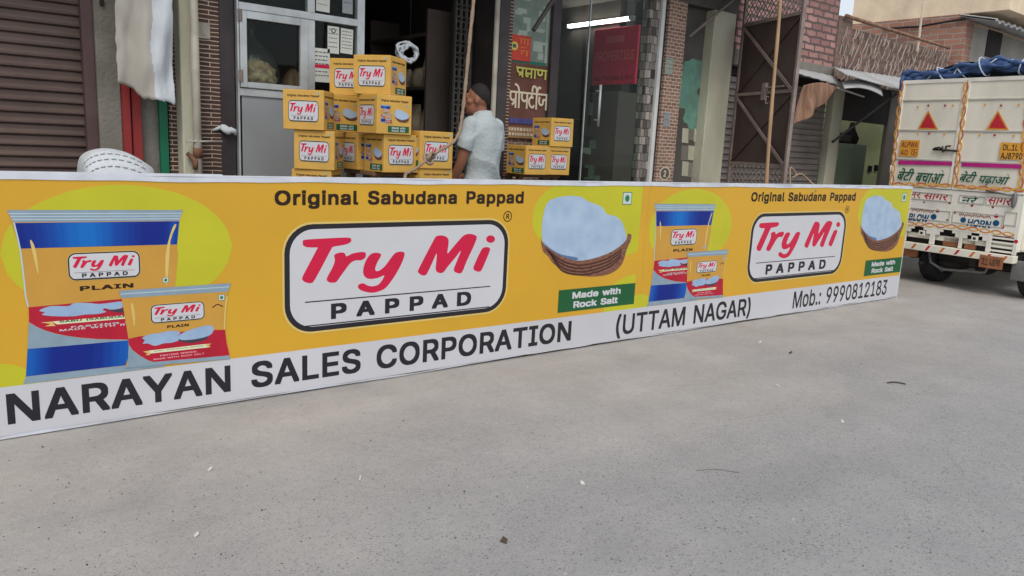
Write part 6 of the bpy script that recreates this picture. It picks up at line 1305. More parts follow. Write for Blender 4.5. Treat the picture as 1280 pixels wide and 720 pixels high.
o = thing(q, "dry_creeper", MATS["dry_stick"], "tangle of dry pale creeper stems clinging to the brick parapet above the truck", "creeper")
o["kind"] = "stuff"
a = onY(1058, 20, 5.72); b = onY(1186, 60, 5.66)
pole(a, b, .026, "reddish wooden beam slanting along the top of the brick parapet", "cloth_brown", "wooden_beam", "beam")
a = onY(1156, -8, 5.68); b = onY(1146, 66, 5.7)
pole(b, b + (a - b) * 1.1, .018, "thin whitish stick standing up above the brick parapet", "sign_cream", "thin_stick", "stick")
# awnings
def sheet(name, pts, thick, m, label, cat, corr=0.0, nu=24, nv=8, parent=None):
    """bent sheet between four corners A B C D (A-B back edge, D-C front edge)"""
    A_, B2, C_, D_ = [Vector(p) for p in pts]; q = MB(); vs = []
    for j in range(nv + 1):
        for i in range(nu + 1):
            s, t = i / nu, j / nv
            p = A_.lerp(B2, s).lerp(D_.lerp(C_, s), t); p.z += corr * sin(s * nu * 1.57); vs.append(p)
    q.add(vs, [(j * (nu + 1) + i, j * (nu + 1) + i + 1, (j + 1) * (nu + 1) + i + 1, (j + 1) * (nu + 1) + i) for j in range(nv) for i in range(nu)])
    o = thing(q, name, MATS[m], label, cat, True); so = o.modifiers.new("thick", "SOLIDIFY"); so.thickness = thick; return o
yf = F - .75
sheet("awning_sheet", [onY(1042, 84, F), onY(1150, 100, F), onY(1128, 113, yf), onY(1056, 92, yf)], .012, "tin_sheet", "wide pale asbestos awning sheet above the green room", "awning", .003, 60)
sheet("awning_sheet", [onY(992, 84, F - .03), onY(1046, 96, F - .03), onY(1050, 106, F - .5), onY(998, 91, F - .5)], .014, "tin_sheet", "narrow pale awning sheet over the small shutter and brown cloth", "awning", .004, 20)
q = MB(); vs = []; nu, nv = 20, 8
for j in range(nv + 1):
    for i in range(nu + 1):
        s, t = i / nu, j / nv
        p = onY(1052 + 48 * s + 3 * t, 103 + 7 * s + (8 + 6 * s) * t - 7 * sin(s * 2.6), F - .55 - .25 * t); vs.append(p)
q.add(vs, [(j * (nu + 1) + i, j * (nu + 1) + i + 1, (j + 1) * (nu + 1) + i + 1, (j + 1) * (nu + 1) + i) for j in range(nv) for i in range(nu)])
o = thing(q, "bent_sheet", MATS["tin_sheet"], "bent torn white sheet drooping under the wide awning", "sheet", True); so = o.modifiers.new("t", "SOLIDIFY"); so.thickness = .008
a = onY(1040, 178, F - .15); b = onY(1121, 117, F - .72); pole(a, b, .018, "dark slanting prop holding up the wide awning in front of the green room", "dark_metal", "awning_prop", "prop", .0)
a = onY(1047, 110, F - .6); b = onY(1080, 121, F - .6); pole(a, b, .012, "short pale rod under the bent white sheet", "tin_sheet", "rod", "rod", .0)
q = MB(); cl = [(1004,107),(1027,103),(1049,111),(1041,121),(1031,131),(1017,147),(1004,152),(993,157),(999,141),(1006,124)]
vs = []; nu, nv = 22, 20
top = [(1003, 107), (1027, 103), (1049, 111)]; 
for j in range(nv + 1):
    t = j / nv
    for i in range(nu + 1):
        s = i / nu
        tx = 1004 + 45 * s; ty = 107 - 4 * sin(min(s / .55, 1) * pi / 2) + (8 * (s - .55) / .45 if s > .55 else 0)
        bxp = 992 + 50 * s; byp = 157 - 40 * s ** 1.2
        p = onY(tx + (bxp - tx) * t, ty + (byp - ty) * t, F - .56)
        vs.append((p.x, p.y + .035 * sin(s * 14) * t + .02 * sin(s * 5 + t * 3), p.z))
q.add(vs, [(j * (nu + 1) + i, j * (nu + 1) + i + 1, (j + 1) * (nu + 1) + i + 1, (j + 1) * (nu + 1) + i) for j in range(nv) for i in range(nu)])
o = thing(q, "hanging_cloth", MATS["cloth_brown"], "brown cloth hanging in a point from the narrow awning beside the gate", "cloth", True); so = o.modifiers.new("t", "SOLIDIFY"); so.thickness = .004
# furniture in the green room
M("cabinet_green", S(140, 156, 138), .5, .08, 4)
cb = empty("steel_cupboard", (onY(1063, 200, 6.3).x, 6.3, 0), 0, "pale green steel cupboard inside the green painted room", "cupboard")
wq = onY(1081, 200, 6.3).x - onY(1044, 200, 6.3).x
hq = onY(1065, 180, 6.3).z
q = MB(); q.box(-wq / 2, wq / 2, 0, .28, 0, hq); q.build("carcass", MATS["cabinet_green"], cb, bevel=.006)
for s in (-1, 1):
    q = MB(); q.box(*sorted((s * .006, s * (wq / 2 - .02))), -.015, 0, .06, hq - .04); q.build("door", MATS["cabinet_green"], cb, bevel=.003)
q = MB(); q.box(.03, .05, -.04, -.015, hq * .5, hq * .5 + .12); q.build("handle", MATS["dark_metal"], cb)
q = MB(); q.box(-.2, .2, 0, .25, 0, .16); q.box(-.17, .17, -.01, 0, .03, .13, 1)
o = thing(q, "radio", [MATS["interior_black"], MATS["interior_grey"]], "small dark radio on top of the green cupboard", "radio", bevel=.005); o.location = (cb.location.x - .2, 6.32, hq)
q = MB(); q.loft([(0, 0, 0, .1, .1), (0, 0, .1, .14, .12), (0, 0, .22, .06, .06), (0, 0, .34, .03, .03)], 12)
o = thing(q, "vase", MATS["interior_black"], "dark vase on the green cupboard beside the radio", "vase", True); o.location = (cb.location.x + .2, 6.45, hq)
for px_, py_ in ((1087, 211), (1095, 210)):
    c = onY(px_, py_, 6.59); q = MB(); q.box(c.x - .05, c.x + .05, 6.57, 6.6, c.z - .05, c.z + .05)
    thing(q, "switch_plate", MATS["interior_black"], "dark switch plate on the green wall, %s the cupboard" % ("nearer" if px_ < 1090 else "farther from"), "switch", bevel=.004)

# ---------------------------------------------------------------- taller building beyond
XB = 13.4
far = empty("corner_building", (XB, 7, 0), 0, "cream and red brick corner building with corrugated roof beyond the parapet", "building")
def FA(mb, name, m, bevel=0.004, smooth=False):
    o = mb.build(name, m, None, smooth, bevel); o.parent = far; o.location = (-XB, -7, 0); return o
bx_ = lambda px, py, x=XB: onX(px, py, x)
yc = bx_(1205, 50).y; zs = (bx_(1105, 27).z + bx_(1203, 17).z) / 2
yfar = bx_(1046, 40).y + .6
q = MB(); q.box(XB, XB + .3, yc, yfar, 0, zs); FA(q, "brick_wall", ROUGH2, bevel=0)
ye = bx_(1262, 5).y
q = MB(); q.box(XB + .02, XB + 6, ye, bx_(1066, 10).y, zs + .002, zs + 5); FA(q, "upper_wall", MATS["cream_plaster"])
zr = bx_(1245, 24, XB - .05).z
q = MB(); q.box(XB + .302, XB + 7, yc + .0, yc + .3, 0, zr - .02); FA(q, "side_wall", MATS["grey_plaster"])
yr = bx_(1245, 23, XB - .05).y
q = MB(); n = 70; vs = []
for i in range(n + 1):
    x = XB - .06 + 5.5 * i / n; dz = .025 * sin(i * pi / 1.5)
    vs += [(x, yr, zr + dz), (x, yc + .1, zr + .12 + dz), (x, yr, zr + dz - .03), (x, yc + .1, zr + .09 + dz)]
fs = []
for i in range(n):
    a = 4 * i; fs += [(a, a + 4, a + 5, a + 1), (a + 2, a + 3, a + 7, a + 6), (a, a + 2, a + 6, a + 4)]
q.add(vs, fs)
FA(q, "roof", MATS["tin_sheet"], bevel=0)
wa, wb = onY(1231, 70, yc - .01), onY(1254, 42, yc - .01)
q = MB(); q.box(wa.x, wb.x, yc - .012, yc - .001, wa.z, wb.z); FA(q, "window_opening", MATS["interior_black"])
q = MB(); xq = 18.0; q.box(xq, xq + 1, onX(1290, 10, xq).y - 1.5, onX(1258, 10, xq).y, 0, onX(1270, -60, xq).z + 2)
thing(q, "blue_building", MATS["blue_plaster"], "pale blue plastered building end at the far right above the truck", "building")
q = MB(); pts = [onX(1104, 36, XB - .05), onX(1150, 33, XB - .05), onX(1207, 23, XB - .05)]; q.tube(pts, .018, 6)
thing(q, "cable", MATS["interior_black"], "dark cable running along the brick wall under the cream wall", "cable")

# ---------------------------------------------------------------- goods truck seen from behind
YAW = RAD(5)
TFW = Vector((cos(YAW), -sin(YAW), 0)); TRT = Vector((-sin(YAW), -cos(YAW), 0))
_p0 = Plane((9.7, 4.05, 0), TRT); _uc = _p0(1200, 165)[0]
TO = Vector((9.7, 4.05, 0)) + TRT * _uc
TP = Plane(TO, TRT)
truck = empty("goods_truck", TO, math.atan2(TRT.y, TRT.x), "cream goods truck with painted tail doors and a blue tarpaulin roll, parked beyond the banner", "truck")
UL = TP(1119, 170)[0]; UR = -UL + .02
ZT = TP(1160, 99)[1]; ZD = TP(1150, 234)[1]; ZB = TP(1190, 318)[1]
M("truck_cream", S(234, 230, 214), 0.5, 0.07, 3, 0.08, 30, dirt=0.30, stretch=(1, 1, .45))
M("truck_ridge", S(200, 198, 188), 0.5, 0.1, 5, dirt=0.2)
M("truck_white", S(234, 232, 222), 0.5, 0.07, 5, dirt=0.32, stretch=(1, 1, .5))
M("t_orange", S(206, 112, 48), 0.6, 0.15, 12); M("t_amber", S(226, 170, 70), 0.6, 0.1, 12); M("t_magenta", S(186, 36, 128), 0.6, 0.12, 14); M("t_green", S(20, 92, 70), 0.6, 0.15, 12)
M("t_blue", S(18, 82, 124), 0.6, 0.15, 12); M("t_red", S(190, 40, 56), 0.6, 0.15, 12); M("t_rust", S(150, 66, 44), 0.7, 0.2, 12); M("t_plate", S(226, 164, 60), 0.6, 0.1, 8, dirt=0.15); M("t_ink", S(62, 44, 38), 0.6, 0.2)
M("tarp_blue", S(36, 58, 102), 0.55, 0.0, 7, 0.5, 18, col2=S(72, 104, 150)); M("tarp_band", S(190, 204, 220), 0.6, 0.1)
M("tyre", S(40, 40, 41), 0.9, 0.15, 20, 0.3, 60); M("under", S(48, 45, 44), 0.8, 0.25, 8); M("steel_grey", S(120, 120, 120), 0.5, 0.2, 8, metal=0.4, dirt=.3)
M("wood_plank", S(150, 98, 66), 0.8, 0.25, 10)
LB = 2.5
q = MB()
q.box(UL, UL + .03, .03, LB, ZB + .12, ZT); q.box(UR - .03, UR, .03, LB, ZB + .12, ZT); q.box(UL, UR, LB - .03, LB, ZB + .12, ZT - .001); q.box(UL + .03, UR - .03, .05, LB - .03, ZB + .14, ZB + .20)
for k in range(6):
    y = .1 + k * .45
    for u0, u1 in ((UL - .025, UL), (UR, UR + .025)): q.box(u0, u1, y, y + .05, ZB + .14, ZT - .02)
q.build("load_body", MATS["truck_cream"], truck, bevel=.004)
mid = 0.0
def door(u0, u1, name):
    q = MB(); q.box(u0, u1, .0, .03, ZD, ZT - .005)
    return q.build(name, MATS["truck_cream"], truck, bevel=.006)
dl = door(UL + .01, mid - .006, "tail_door"); dr = door(mid + .006, UR - .01, "tail_door")
for d_, u0, u1 in ((dl, UL + .01, mid - .006), (dr, mid + .006, UR - .01)):
    q = MB()
    for py in (125, 163, 200):
        z = TP(1165, py)[1]; q.prism([(0, z - .02), (0, z - .012), (0, z + .012), (0, z + .02)], 0, 0) if False else q.box(u0 + .03, u1 - .03, -.012, 0.001, z - .012, z + .012)
    q.build("pressed_rib", MATS["truck_ridge"], d_, bevel=.005)
    q = MB()
    for a_, b_ in ((u0, u0 + .03), (u1 - .03, u1)): q.box(a_, b_, -.010, .001, ZD, ZT - .006)
    q.box(u0 + .031, u1 - .031, -.010, .001, ZT - .05, ZT - .006); q.box(u0 + .031, u1 - .031, -.010, .001, ZD, ZD + .03)
    q.build("door_frame", MATS["truck_white"], d_, bevel=.003)
    for zz in (ZD + .2, ZT - .25):
        q = MB(); c_ = u0 if d_ is dl else u1; q.tube([(c_, -.016, zz - .05), (c_, -.016, zz + .05)], .012); q.build("hinge", MATS["truck_ridge"], d_, True)
# painted doors
def wavy(P, pts, amp, waves, m, lay, w=.017, both=True):
    P0 = [Vector((*TP(*p), 0)) for p in pts]; L_ = [0]
    for a_, b_ in zip(P0, P0[1:]): L_.append(L_[-1] + (b_ - a_).length)
    for s_, mm in ((1, m), (-1, "t_amber")) if both else ((1, m),):
        out = []
        N_ = int(waves * 10)
        for k in range(N_ + 1):
            d = L_[-1] * k / N_; i = max(j for j in range(len(P0) - 1) if L_[j] <= d + 1e-9); t = (d - L_[i]) / (L_[i + 1] - L_[i])
            p = P0[i].lerp(P0[i + 1], t); dd = (P0[i + 1] - P0[i]).normalized(); nn = Vector((-dd.y, dd.x, 0))
            out.append(p + nn * amp * s_ * sin(2 * pi * waves * k / N_))
        P.stroke(out, w, mm, lay + (0 if s_ > 0 else .4), 1)
YD = -.0125
P = Print()
for tri in ([(1151,159.5),(1170,160),(1161,142)], [(1237,160),(1258,160.5),(1248,142)]):
    T3 = [Vector((*TP(*p), 0)) for p in tri]; c_ = sum(T3, Vector((0, 0, 0))) / 3
    P.poly([(c_ + (v - c_) * 1.38)[:2] for v in T3], "t_amber", 1); P.poly([(c_ + (v - c_) * 1.18)[:2] for v in T3], "t_orange", 1.5); P.poly([v[:2] for v in T3], "t_red", 2)
def pq(pts, m, lay): P.poly([TP(*p) for p in pts], m, lay)
pq([(1127,175),(1151,175.5),(1148,196),(1124,195)], "t_plate", 1)
pq([(1252,178),(1281,179),(1279,200),(1249,199)], "t_plate", 1)
def tx(t, x0, y0, x1, y1, m, lay, bold=.02, shear=0, slope=True):
    a_, b_ = TP(x0, y1)[0], TP(x1, y1)[0]; zlo, zhi = TP(x0, y1)[1], TP(x0, y0)[1]
    P.text(t, (a_, zlo, b_, zhi), m, lay, bold=bold, shear=shear)
tx("ALPWA", 1127, 177, 1148, 184, "t_rust", 2); tx("40", 1126, 187, 1135, 194, "t_rust", 2); tx("क", 1138, 186.5, 1147, 195, "t_rust", 2, 0)
tx("DL.1L", 1254, 180.5, 1273, 188, "t_ink", 2); tx("AJ8790", 1251, 190.5, 1278, 198.5, "t_ink", 2)
pq([(1124,200.5),(1191,202),(1191,207),(1123,205.5)], "t_magenta", 1); pq([(1203,203),(1278,205.5),(1277,211),(1202,208)], "t_magenta", 1)
tx("बेटी", 1122, 209.5, 1143, 225, "t_green", 2, .017, .35); tx("बचाओ", 1145, 211, 1180, 228, "t_green", 2, .017, .35)
tx("बेटी", 1200, 213.5, 1221, 227, "t_green", 2, .017, .35); tx("पढ़ाओ", 1224, 216, 1262, 231.5, "t_green", 2, .017, .35)
for k, (px_, py_, m_) in enumerate([(1148,134,"t_amber"),(1161,132,"t_rust"),(1182,132,"t_rust"),(1192,132,"t_amber"),(1232,131,"t_amber"),(1252,132,"t_rust"),(1274,131,"t_amber"),(1148,167,"t_amber"),(1162,167,"t_red"),(1181,168,"t_amber"),(1225,169,"t_amber"),(1244,169,"t_red"),(1268,170,"t_amber")]):
    P.oval(*TP(px_, py_), .014, .013, m_, 1, 12)
wavy(P, [(1128,102),(1123,150),(1118,200),(1115,232)], .022, 4.5, "t_orange", 1); wavy(P, [(1209,102),(1203,160),(1194,234)], .022, 4.5, "t_orange", 5)
wavy(P, [(1117,230),(1190,232)], .018, 2.5, "t_orange", 1); wavy(P, [(1195,233),(1282,238)], .018, 3, "t_orange", 1); wavy(P, [(1289,100),(1281,170),(1276,236)], .022, 4.5, "t_orange", 1)
P.build("painted_decoration", truck, lambda a_, b_, out: (a_, YD - out, b_))
q = MB(); c_ = TP(1180, 186)
q.tube([(c_[0] - .1, -.03, c_[1]), (c_[0] - .04, -.035, c_[1] + .015), (c_[0] + .03, -.035, c_[1] - .02), (c_[0] + .04, -.03, c_[1] + .03), (c_[0] + .09, -.03, c_[1] + .035)], .011, 6)
q.tube([(c_[0] + .0, -.04, c_[1] + .03), (c_[0] + .01, -.045, c_[1] - .04), (c_[0] + .05, -.04, c_[1] - .02), (c_[0] + .03, -.03, c_[1] + .02)], .009, 6)
q.tube([(c_[0] - .12, -.02, c_[1] - .01), (c_[0] + .16, -.02, c_[1] - .02)], .012, 8)
q.build("door_bolt", MATS["under"], truck, True)
# tailgate with arches
ZG1 = ZD - .006; ZG0 = TP(1190, 309)[1]
q = MB()
q.box(UL, UR, .0, .03, TP(1190, 288)[1], ZG1 - .001)
za0 = ZG0; za1 = TP(1190, 288)[1] - .001
tops = []
cuts = [(1131, 1161), (1167, 1198), (1202, 1233), (1239, 1267)]
edges = [UL] + [v for c in cuts for v in (TP(c[0], 300)[0], TP(c[1], 302)[0])] + [UR]
for i in range(0, len(edges), 2): q.box(edges[i], edges[i + 1], .0, .03, za0, za1)
for i in range(3):                                      # stepped arch shoulders
    a_, b_ = edges[2 * i + 1], edges[2 * i + 2]; h_ = za1 - za0
    q.box(a_ + .0005, a_ + .05, .001, .029, za0 + h_ * .62, za1 - .0005); q.box(b_ - .05, b_ - .0005, .001, .029, za0 + h_ * .62, za1 - .0005)
    q.box(a_ + .0505, a_ + .09, .001, .029, za0 + h_ * .84, za1 - .0005); q.box(b_ - .09, b_ - .0505, .001, .029, za0 + h_ * .84, za1 - .0005)
q.build("tailgate", MATS["truck_white"], truck, bevel=.002)
q = MB(); a_, b_ = edges[7], edges[8]
for k in range(4):
    z = za0 + (za1 - za0) * (.08 + .25 * k); q.box(a_ + .001, b_ - .001, .004, .026, z, z + (za1 - za0) * .11)
q.build("louvre", MATS["truck_white"], truck)
q = MB(); q.box(UL + .02, UR - .02, .10, .12, za0 - .02, za1); q.build("arch_backing", MATS["under"], truck)
for i, (f0, f1) in ((1, (.3, .97)), (2, (.05, .5))):
    q = MB(); a_, b_ = edges[2 * i + 1], edges[2 * i + 2]; q.box(a_ + (b_ - a_) * f0, a_ + (b_ - a_) * f1, .05, .09, za0, za0 + (za1 - za0) * .55); q.build("wood_block", MATS["wood_plank"], truck, bevel=.004)
for px_, py_ in ((1153, 291), (1219, 298)):
    q = MB(); c_ = TP(px_, py_); q.box(c_[0] - .035, c_[0] + .035, -.02, -.0005, c_[1] - .03, c_[1] + .03); q.box(c_[0] - .016, c_[0] + .016, -.023, -.0201, c_[1] - .014, c_[1] + .014, 1); q.build("lamp_bracket", [MATS["truck_white"], MATS["under"]], truck, bevel=.002)
q = MB()                                                # raised frames of the tailgate panels
for rect in ((1130, 238, 1190, 256), (1200, 243, 1231, 259), (1234, 245, 1266, 262), (1130, 258, 1187, 281), (1192, 263, 1253, 288), (1257, 264, 1270, 286)):
    (a_, z1_), (b_, z0_) = TP(rect[0], rect[1]), TP(rect[2], rect[3] - 3)
    for bb in ((a_, b_, z1_ - .012, z1_), (a_, b_, z0_, z0_ + .012), (a_, a_ + .012, z0_ + .0125, z1_ - .0125), (b_ - .012, b_, z0_ + .0125, z1_ - .0125)): q.box(bb[0], bb[1], -.008, -.0002, bb[2], bb[3])
q.build("panel_frame", MATS["truck_ridge"], truck, bevel=.002)
P = Print()
tx("सागर", 1155, 240, 1186, 249, "t_red", 1, .015, .2); tx("नर", 1137, 239, 1151, 247, "t_red", 1, .01); tx("नरे", 1202, 243, 1222, 254, "t_green", 1, .015, .2); tx("सागर", 1235, 245, 1265, 255, "t_red", 1, .015, .2)
tx("BLOW", 1135, 266, 1161, 275.5, "t_blue", 1, .03, .15); tx("HORN", 1208, 273, 1239, 282.5, "t_blue", 1, .03, .15)
for px_, py_, m_, r_0 in ((1167,271,"t_blue",.036),(1204,275,"t_blue",.033),(1245,279,"t_blue",.036),(1172,263.5,"t_red",.022),(1193,266,"t_rust",.018),(1245.5,270,"t_red",.024),(1155,253,"t_rust",.012),(1187,254,"t_rust",.014),(1184,275,"t_rust",.012),(1215,257,"t_rust",.016),(1241,259,"t_rust",.014),(1253,284,"t_red",.02),(1270,302,"t_red",.022)):
    P.oval(*TP(px_, py_), r_0, r_0, m_, 1, 18)
for x0_, y0_, n_ in ((1140, 262, 7), (1199, 268, 10)):
    pts = []
    for k in range(n_ * 3): pts.append(TP(x0_ + k * 1.35, y0_ + k * .12 + (2.4 if k % 2 else -2.0) * (0.5 + .5 * ((k * 7) % 3) / 2)))
    P.stroke(pts, .008, "t_rust", 1, 2)
wavy(P, [(1131,279),(1200,284),(1268,294)], .022, 5, "t_orange", 1, .014); 
P.build("tailgate_lettering", truck, lambda a_, b_, out: (a_, -.0002 - out, b_))
q = MB(); q.box(UL - .01, UR + .01, -.05, .06, ZB - .005, ZG0 - .006); q.build("rear_sill", MATS["truck_cream"], truck, bevel=.006)
P = Print()
for k in range(9):
    u = UL + .12 + k * (UR - UL - .2) / 8; P.poly([(u - .035, ZB + .008), (u - .005, ZB + .008), (u + .035, ZG0 - .014), (u + .005, ZG0 - .014)], "t_red" if k % 2 else "t_orange", 1)
P.build("sill_stripe", truck, lambda a_, b_, out: (a_, -.05 - out, b_))
q = MB(); rr_ = TP(1262, 250); q.ball((rr_[0] + .06, -.03, rr_[1]), (.03, .03, .09), 10, 8); q.tube([(rr_[0] + .05, -.03, rr_[1] + .05), (rr_[0] - .25, -.03, rr_[1] + .085)], .012, 6); q.build("latch_rag", MATS["steel_grey"], truck, True)
# running gear
WU = (TP(1148, 330)[0], TP(1277, 330)[0] - .0)
WR = .30; WYc = .45
def wheel(u, w=.19):
    q = MB(); prof = [(-w / 2, WR * .6), (-w / 2, WR * .93), (-w / 2 + .02, WR * .985), (-w * .25, WR), (w * .25, WR), (w / 2 - .02, WR * .985), (w / 2, WR * .93), (w / 2, WR * .6)]
    n = 36; vs = []
    for du, r in prof:
        for k in range(n): a_ = 2 * pi * k / n; vs.append((u + du, WYc + r * cos(a_), WR + r * sin(a_)))
    m_ = len(prof); fs = [(i * n + k, i * n + (k + 1) % n, ((i + 1) % m_) * n + (k + 1) % n, ((i + 1) % m_) * n + k) for i in range(m_) for k in range(n)]
    q.add(vs, fs); wo = q.build("wheel", MATS["tyre"], truck, True)
    q = MB(); q.tube([(u - w * .35, WYc, WR), (u + w * .35, WYc, WR)], WR * .62, 28); q.build("rim", MATS["steel_grey"], wo)
    return wo
wheel(WU[0]); wheel(WU[1])
q = MB(); q.tube([(WU[0], WYc, WR), (WU[1], WYc, WR)], .05, 10); q.ball(((WU[0] + WU[1]) / 2, WYc, WR), (.14, .12, .12)); q.build("axle", MATS["under"], truck, True)
q = MB()
for u in (-.42, .30): q.box(u, u + .07, .07, 4.0, ZB - .12, ZB - .01)
q.box(-.41, .36, .25, .3, ZB - .11, ZB - .03); q.box(-.1, .25, .6, 1.4, ZB - .2, ZB - .05)
for u in (-.5, .42): q.bar((u, .1, ZB - .08), (u, .9, ZB - .14), .05, .03)
q.build("chassis", MATS["under"], truck)
q = MB(); pts = [(*TP(1158, 314), 0), (*TP(1160, 328), 0), (*TP(1174, 337), 0), (*TP(1228, 341), 0), (*TP(1232, 333), 0)]
q.tube([(p[0], .06, p[1]) for p in pts], .016, 8); q.build("guard_bar", MATS["steel_grey"], truck, True)
q = MB(); a_, b_ = TP(1226, 333), TP(1258, 322); q.box(a_[0], b_[0], -.062, -.0505, a_[1], b_[1] - .0); q.build("number_plate", MATS["t_plate"] if False else MATS["wood_plank"], truck, bevel=.002)
P = Print(); P.text("DL1L AJ8790", (a_[0] + .03, a_[1] + .03, b_[0] - .03, b_[1] - .03), "t_ink", 1, bold=.02); P.build("plate_lettering", truck, lambda u, v, out: (u, -.062 - out, v))
q = MB(); a_, b_ = TP(1124, 320), TP(1144, 311); q.box(UL + .02, b_[0] + .02, .0, .05, ZB - .10, ZB - .01); q.build("corner_beam", MATS["wood_plank"], truck, bevel=.004)
q = MB(); mu = TP(1262, 330)[0]; q.box(mu, mu + .26, .05, .07, .22, ZB + .03); q.build("mud_flap", MATS["steel_grey"], truck, bevel=.01)
q = MB(); q.tube([(-.2, .2, ZB - .1), (-.25, .1, ZB - .16), (-.25, .03, ZB - .17)], .025, 10); q.ball((-.05, .5, ZB - .14), (.2, .3, .09)); q.build("exhaust", MATS["under"], truck, True)
# cab ahead of the load body
q = MB(); cz = 1.85
q.prism([(LB + .05, .45), (LB + 1.5, .45), (LB + 1.55, .95), (LB + 1.15, cz), (LB + .05, cz)], -.7, .7, 0, Matrix(((0, 1, 0, 0), (1, 0, 0, 0), (0, 0, 1, 0), (0, 0, 0, 1))))
cabo = q.build("cab", MATS["truck_white"], truck, bevel=.04)
q = MB(); q.add([(-.62, LB + 1.545, 1.0), (.62, LB + 1.545, 1.0), (.55, LB + 1.2, cz - .1), (-.55, LB + 1.2, cz - .1)], [(0, 1, 2, 3)]); q.build("windscreen", MATS["interior_black"], cabo)
for u in (-.62, .62):
    q = MB(); n = 30
    q.tube([(u - .09, LB + .95, .27), (u + .09, LB + .95, .27)], .27, 28); q.build("wheel", MATS["tyre"], truck)
# tarpaulin roll lashed on top
q = MB(); pts = []; rs = []
for k in range(41):
    t = k / 40; u = UL - .03 + (UR - UL + .10) * t
    pts.append((u, .10 + .02 * sin(t * 21), ZT + .035 + .10 * math.exp(-((t - .62) / .25) ** 2) + .012 * sin(t * 33))); rs.append(.048 + .028 * math.exp(-((t - .6) / .3) ** 2) + .012 * sin(t * 47 + 1) + .008 * sin(t * 91))
q.tube(pts, rs, 14)
for f_ in range(4):
    q.tube([(p[0], p[1] - .045 - .02 * (f_ % 2) + .02 * sin(p[0] * 9 + f_ * 2), p[2] - .03 + .025 * f_ + .02 * sin(p[0] * 13 + f_ * 1.3)) for p in pts], [.022 + .012 * sin(k * 1.3 + f_ * 2) for k in range(41)], 8)
q.tube([(UL - .015, .03, ZT + .06), (UL - .02, .0, ZT - .02), (UL - .012, -.01, ZT - .12)], [.03, .02, .012], 8)
vs = []; nu, nv = 20, 12
for j in range(nv + 1):
    for i in range(nu + 1): s_, t_ = i / nu, j / nv; vs.append((UL + (UR - UL) * s_, .1 + (LB - .1) * t_, ZT + .06 + .12 * sin(pi * s_) * (1 - .4 * t_) + .015 * sin(s_ * 19 + t_ * 7)))
q.add(vs, [(j * (nu + 1) + i, j * (nu + 1) + i + 1, (j + 1) * (nu + 1) + i + 1, (j + 1) * (nu + 1) + i) for j in range(nv) for i in range(nu)])
q.build("tarpaulin", MATS["tarp_blue"], truck, True)
rnd = random.Random(8)
for k in (4, 9, 11, 15, 16, 22, 24, 30, 32, 36, 38):
    q = MB(); p = pts[k]; r = rs[k] + .022; tl = rnd.uniform(-.09, .09)
    q.tube([(p[0] + tl * cos(a * pi / 6), p[1] + r * sin(a * pi / 6), p[2] + r * cos(a * pi / 6)) for a in range(13)], .008, 5, cap=False)
    q.build("lashing", MATS["tarp_band"], truck, True)

# ---------------------------------------------------------------- cartons
CW, CH = .27, .255
M("carton_yellow", S(210, 166, 80), 0.6, 0.09, 9, 0.12, 9); M("carton_flap", S(196, 150, 62), 0.65, 0.08, 4); M("carton_tape", S(216, 206, 180), 0.35, 0.05)
def face_logo(p):
    p.text("Original Sabudana Pappad", (.03, .208, .24, .226), "ink_brown", 1, bold=.02)
    p.put(LOGO, (.035, .050, .235, .188), 1, LBB); veg(p, .235, .236, .008, 1)
def face_prod(p):
    p.text("Original Sabudana Pappad", (.03, .208, .24, .226), "ink_brown", 1, bold=.02)
    p.put(BIG, (.025, .075, .105, .190), 1); p.put(SML, (.058, .070, .115, .135), 5)
    p.put(BASKET, (.135, .080, .255, .165), 1); p.rect(.085, .012, .25, .055, "ink_green", 1)
    p.text("Made with", (.115, .035, .22, .050), "ink_white", 2, bold=.02); p.text("Rock Salt", (.115, .017, .22, .031), "ink_white", 2, bold=.02); veg(p, .235, .190, .008, 1)
PL, PP = Print(), Print(); face_logo(PL); face_prod(PP)
def make_carton():
    o = empty("carton", (0, 0, 0)); h = CW / 2
    q = MB(); q.box(-h, h, -h, h, 0, CH); q.build("box_body", MATS["carton_yellow"], o, bevel=.004)
    q = MB(); q.box(-h + .003, -.0015, -h + .003, h - .003, CH, CH + .002); q.box(.0015, h - .003, -h + .003, h - .003, CH, CH + .002); q.build("top_flap", MATS["carton_flap"], o)
    q = MB(); q.box(-.025, .025, -h + .002, h - .002, CH + .0021, CH + .0028); q.build("tape", MATS["carton_tape"], o)
    e = h + .0002
    PL.build("logo_print", o, lambda u, v, out: (-e - out, h - u, v), .0003); PL.build("logo_print", o, lambda u, v, out: (e + out, u - h, v), .0003)
    PP.build("product_print", o, lambda u, v, out: (u - h, -e - out, v), .0003); PP.build("product_print", o, lambda u, v, out: (h - u, e + out, v), .0003)
    return o
proto = make_carton(); used = [False]
def carton(px, Y, yaw, level, label, logo_left=True, s=1.0, base=0.2, cpx_y=150, lean=0.0, corner=None):
    """nearest upright edge under the sight line px at depth Y; level counts boxes from the base"""
    o = copy_tree(proto) if used[0] else proto
    used[0] = True
    c = corner or onY(px, cpx_y, Y); a = RAD(yaw); h = CW / 2 * s
    cx = c[0] + h * cos(a) - h * sin(a); cy = (Y if corner is None else c[1]) + h * sin(a) + h * cos(a)
    o.location = (cx, cy, base + level * (CH + .003) * s); o.scale = (s, s, s)
    o.rotation_euler = (RAD(.5 * sin(px + level * 3)), RAD(.5 * cos(px * 2 + level)), a + (0 if logo_left else -pi / 2))
    return tag(o, label, "carton", "yellow papad cartons stacked at the shop")
B0 = .197 - .012
carton(405, 4.80, 51, 5, "carton topmost of the leftmost stack, in front of the grey kiosk panel", base=B0)
carton(418, 4.78, 52, 4, "carton directly under the leftmost topmost carton", base=B0, cpx_y=190)
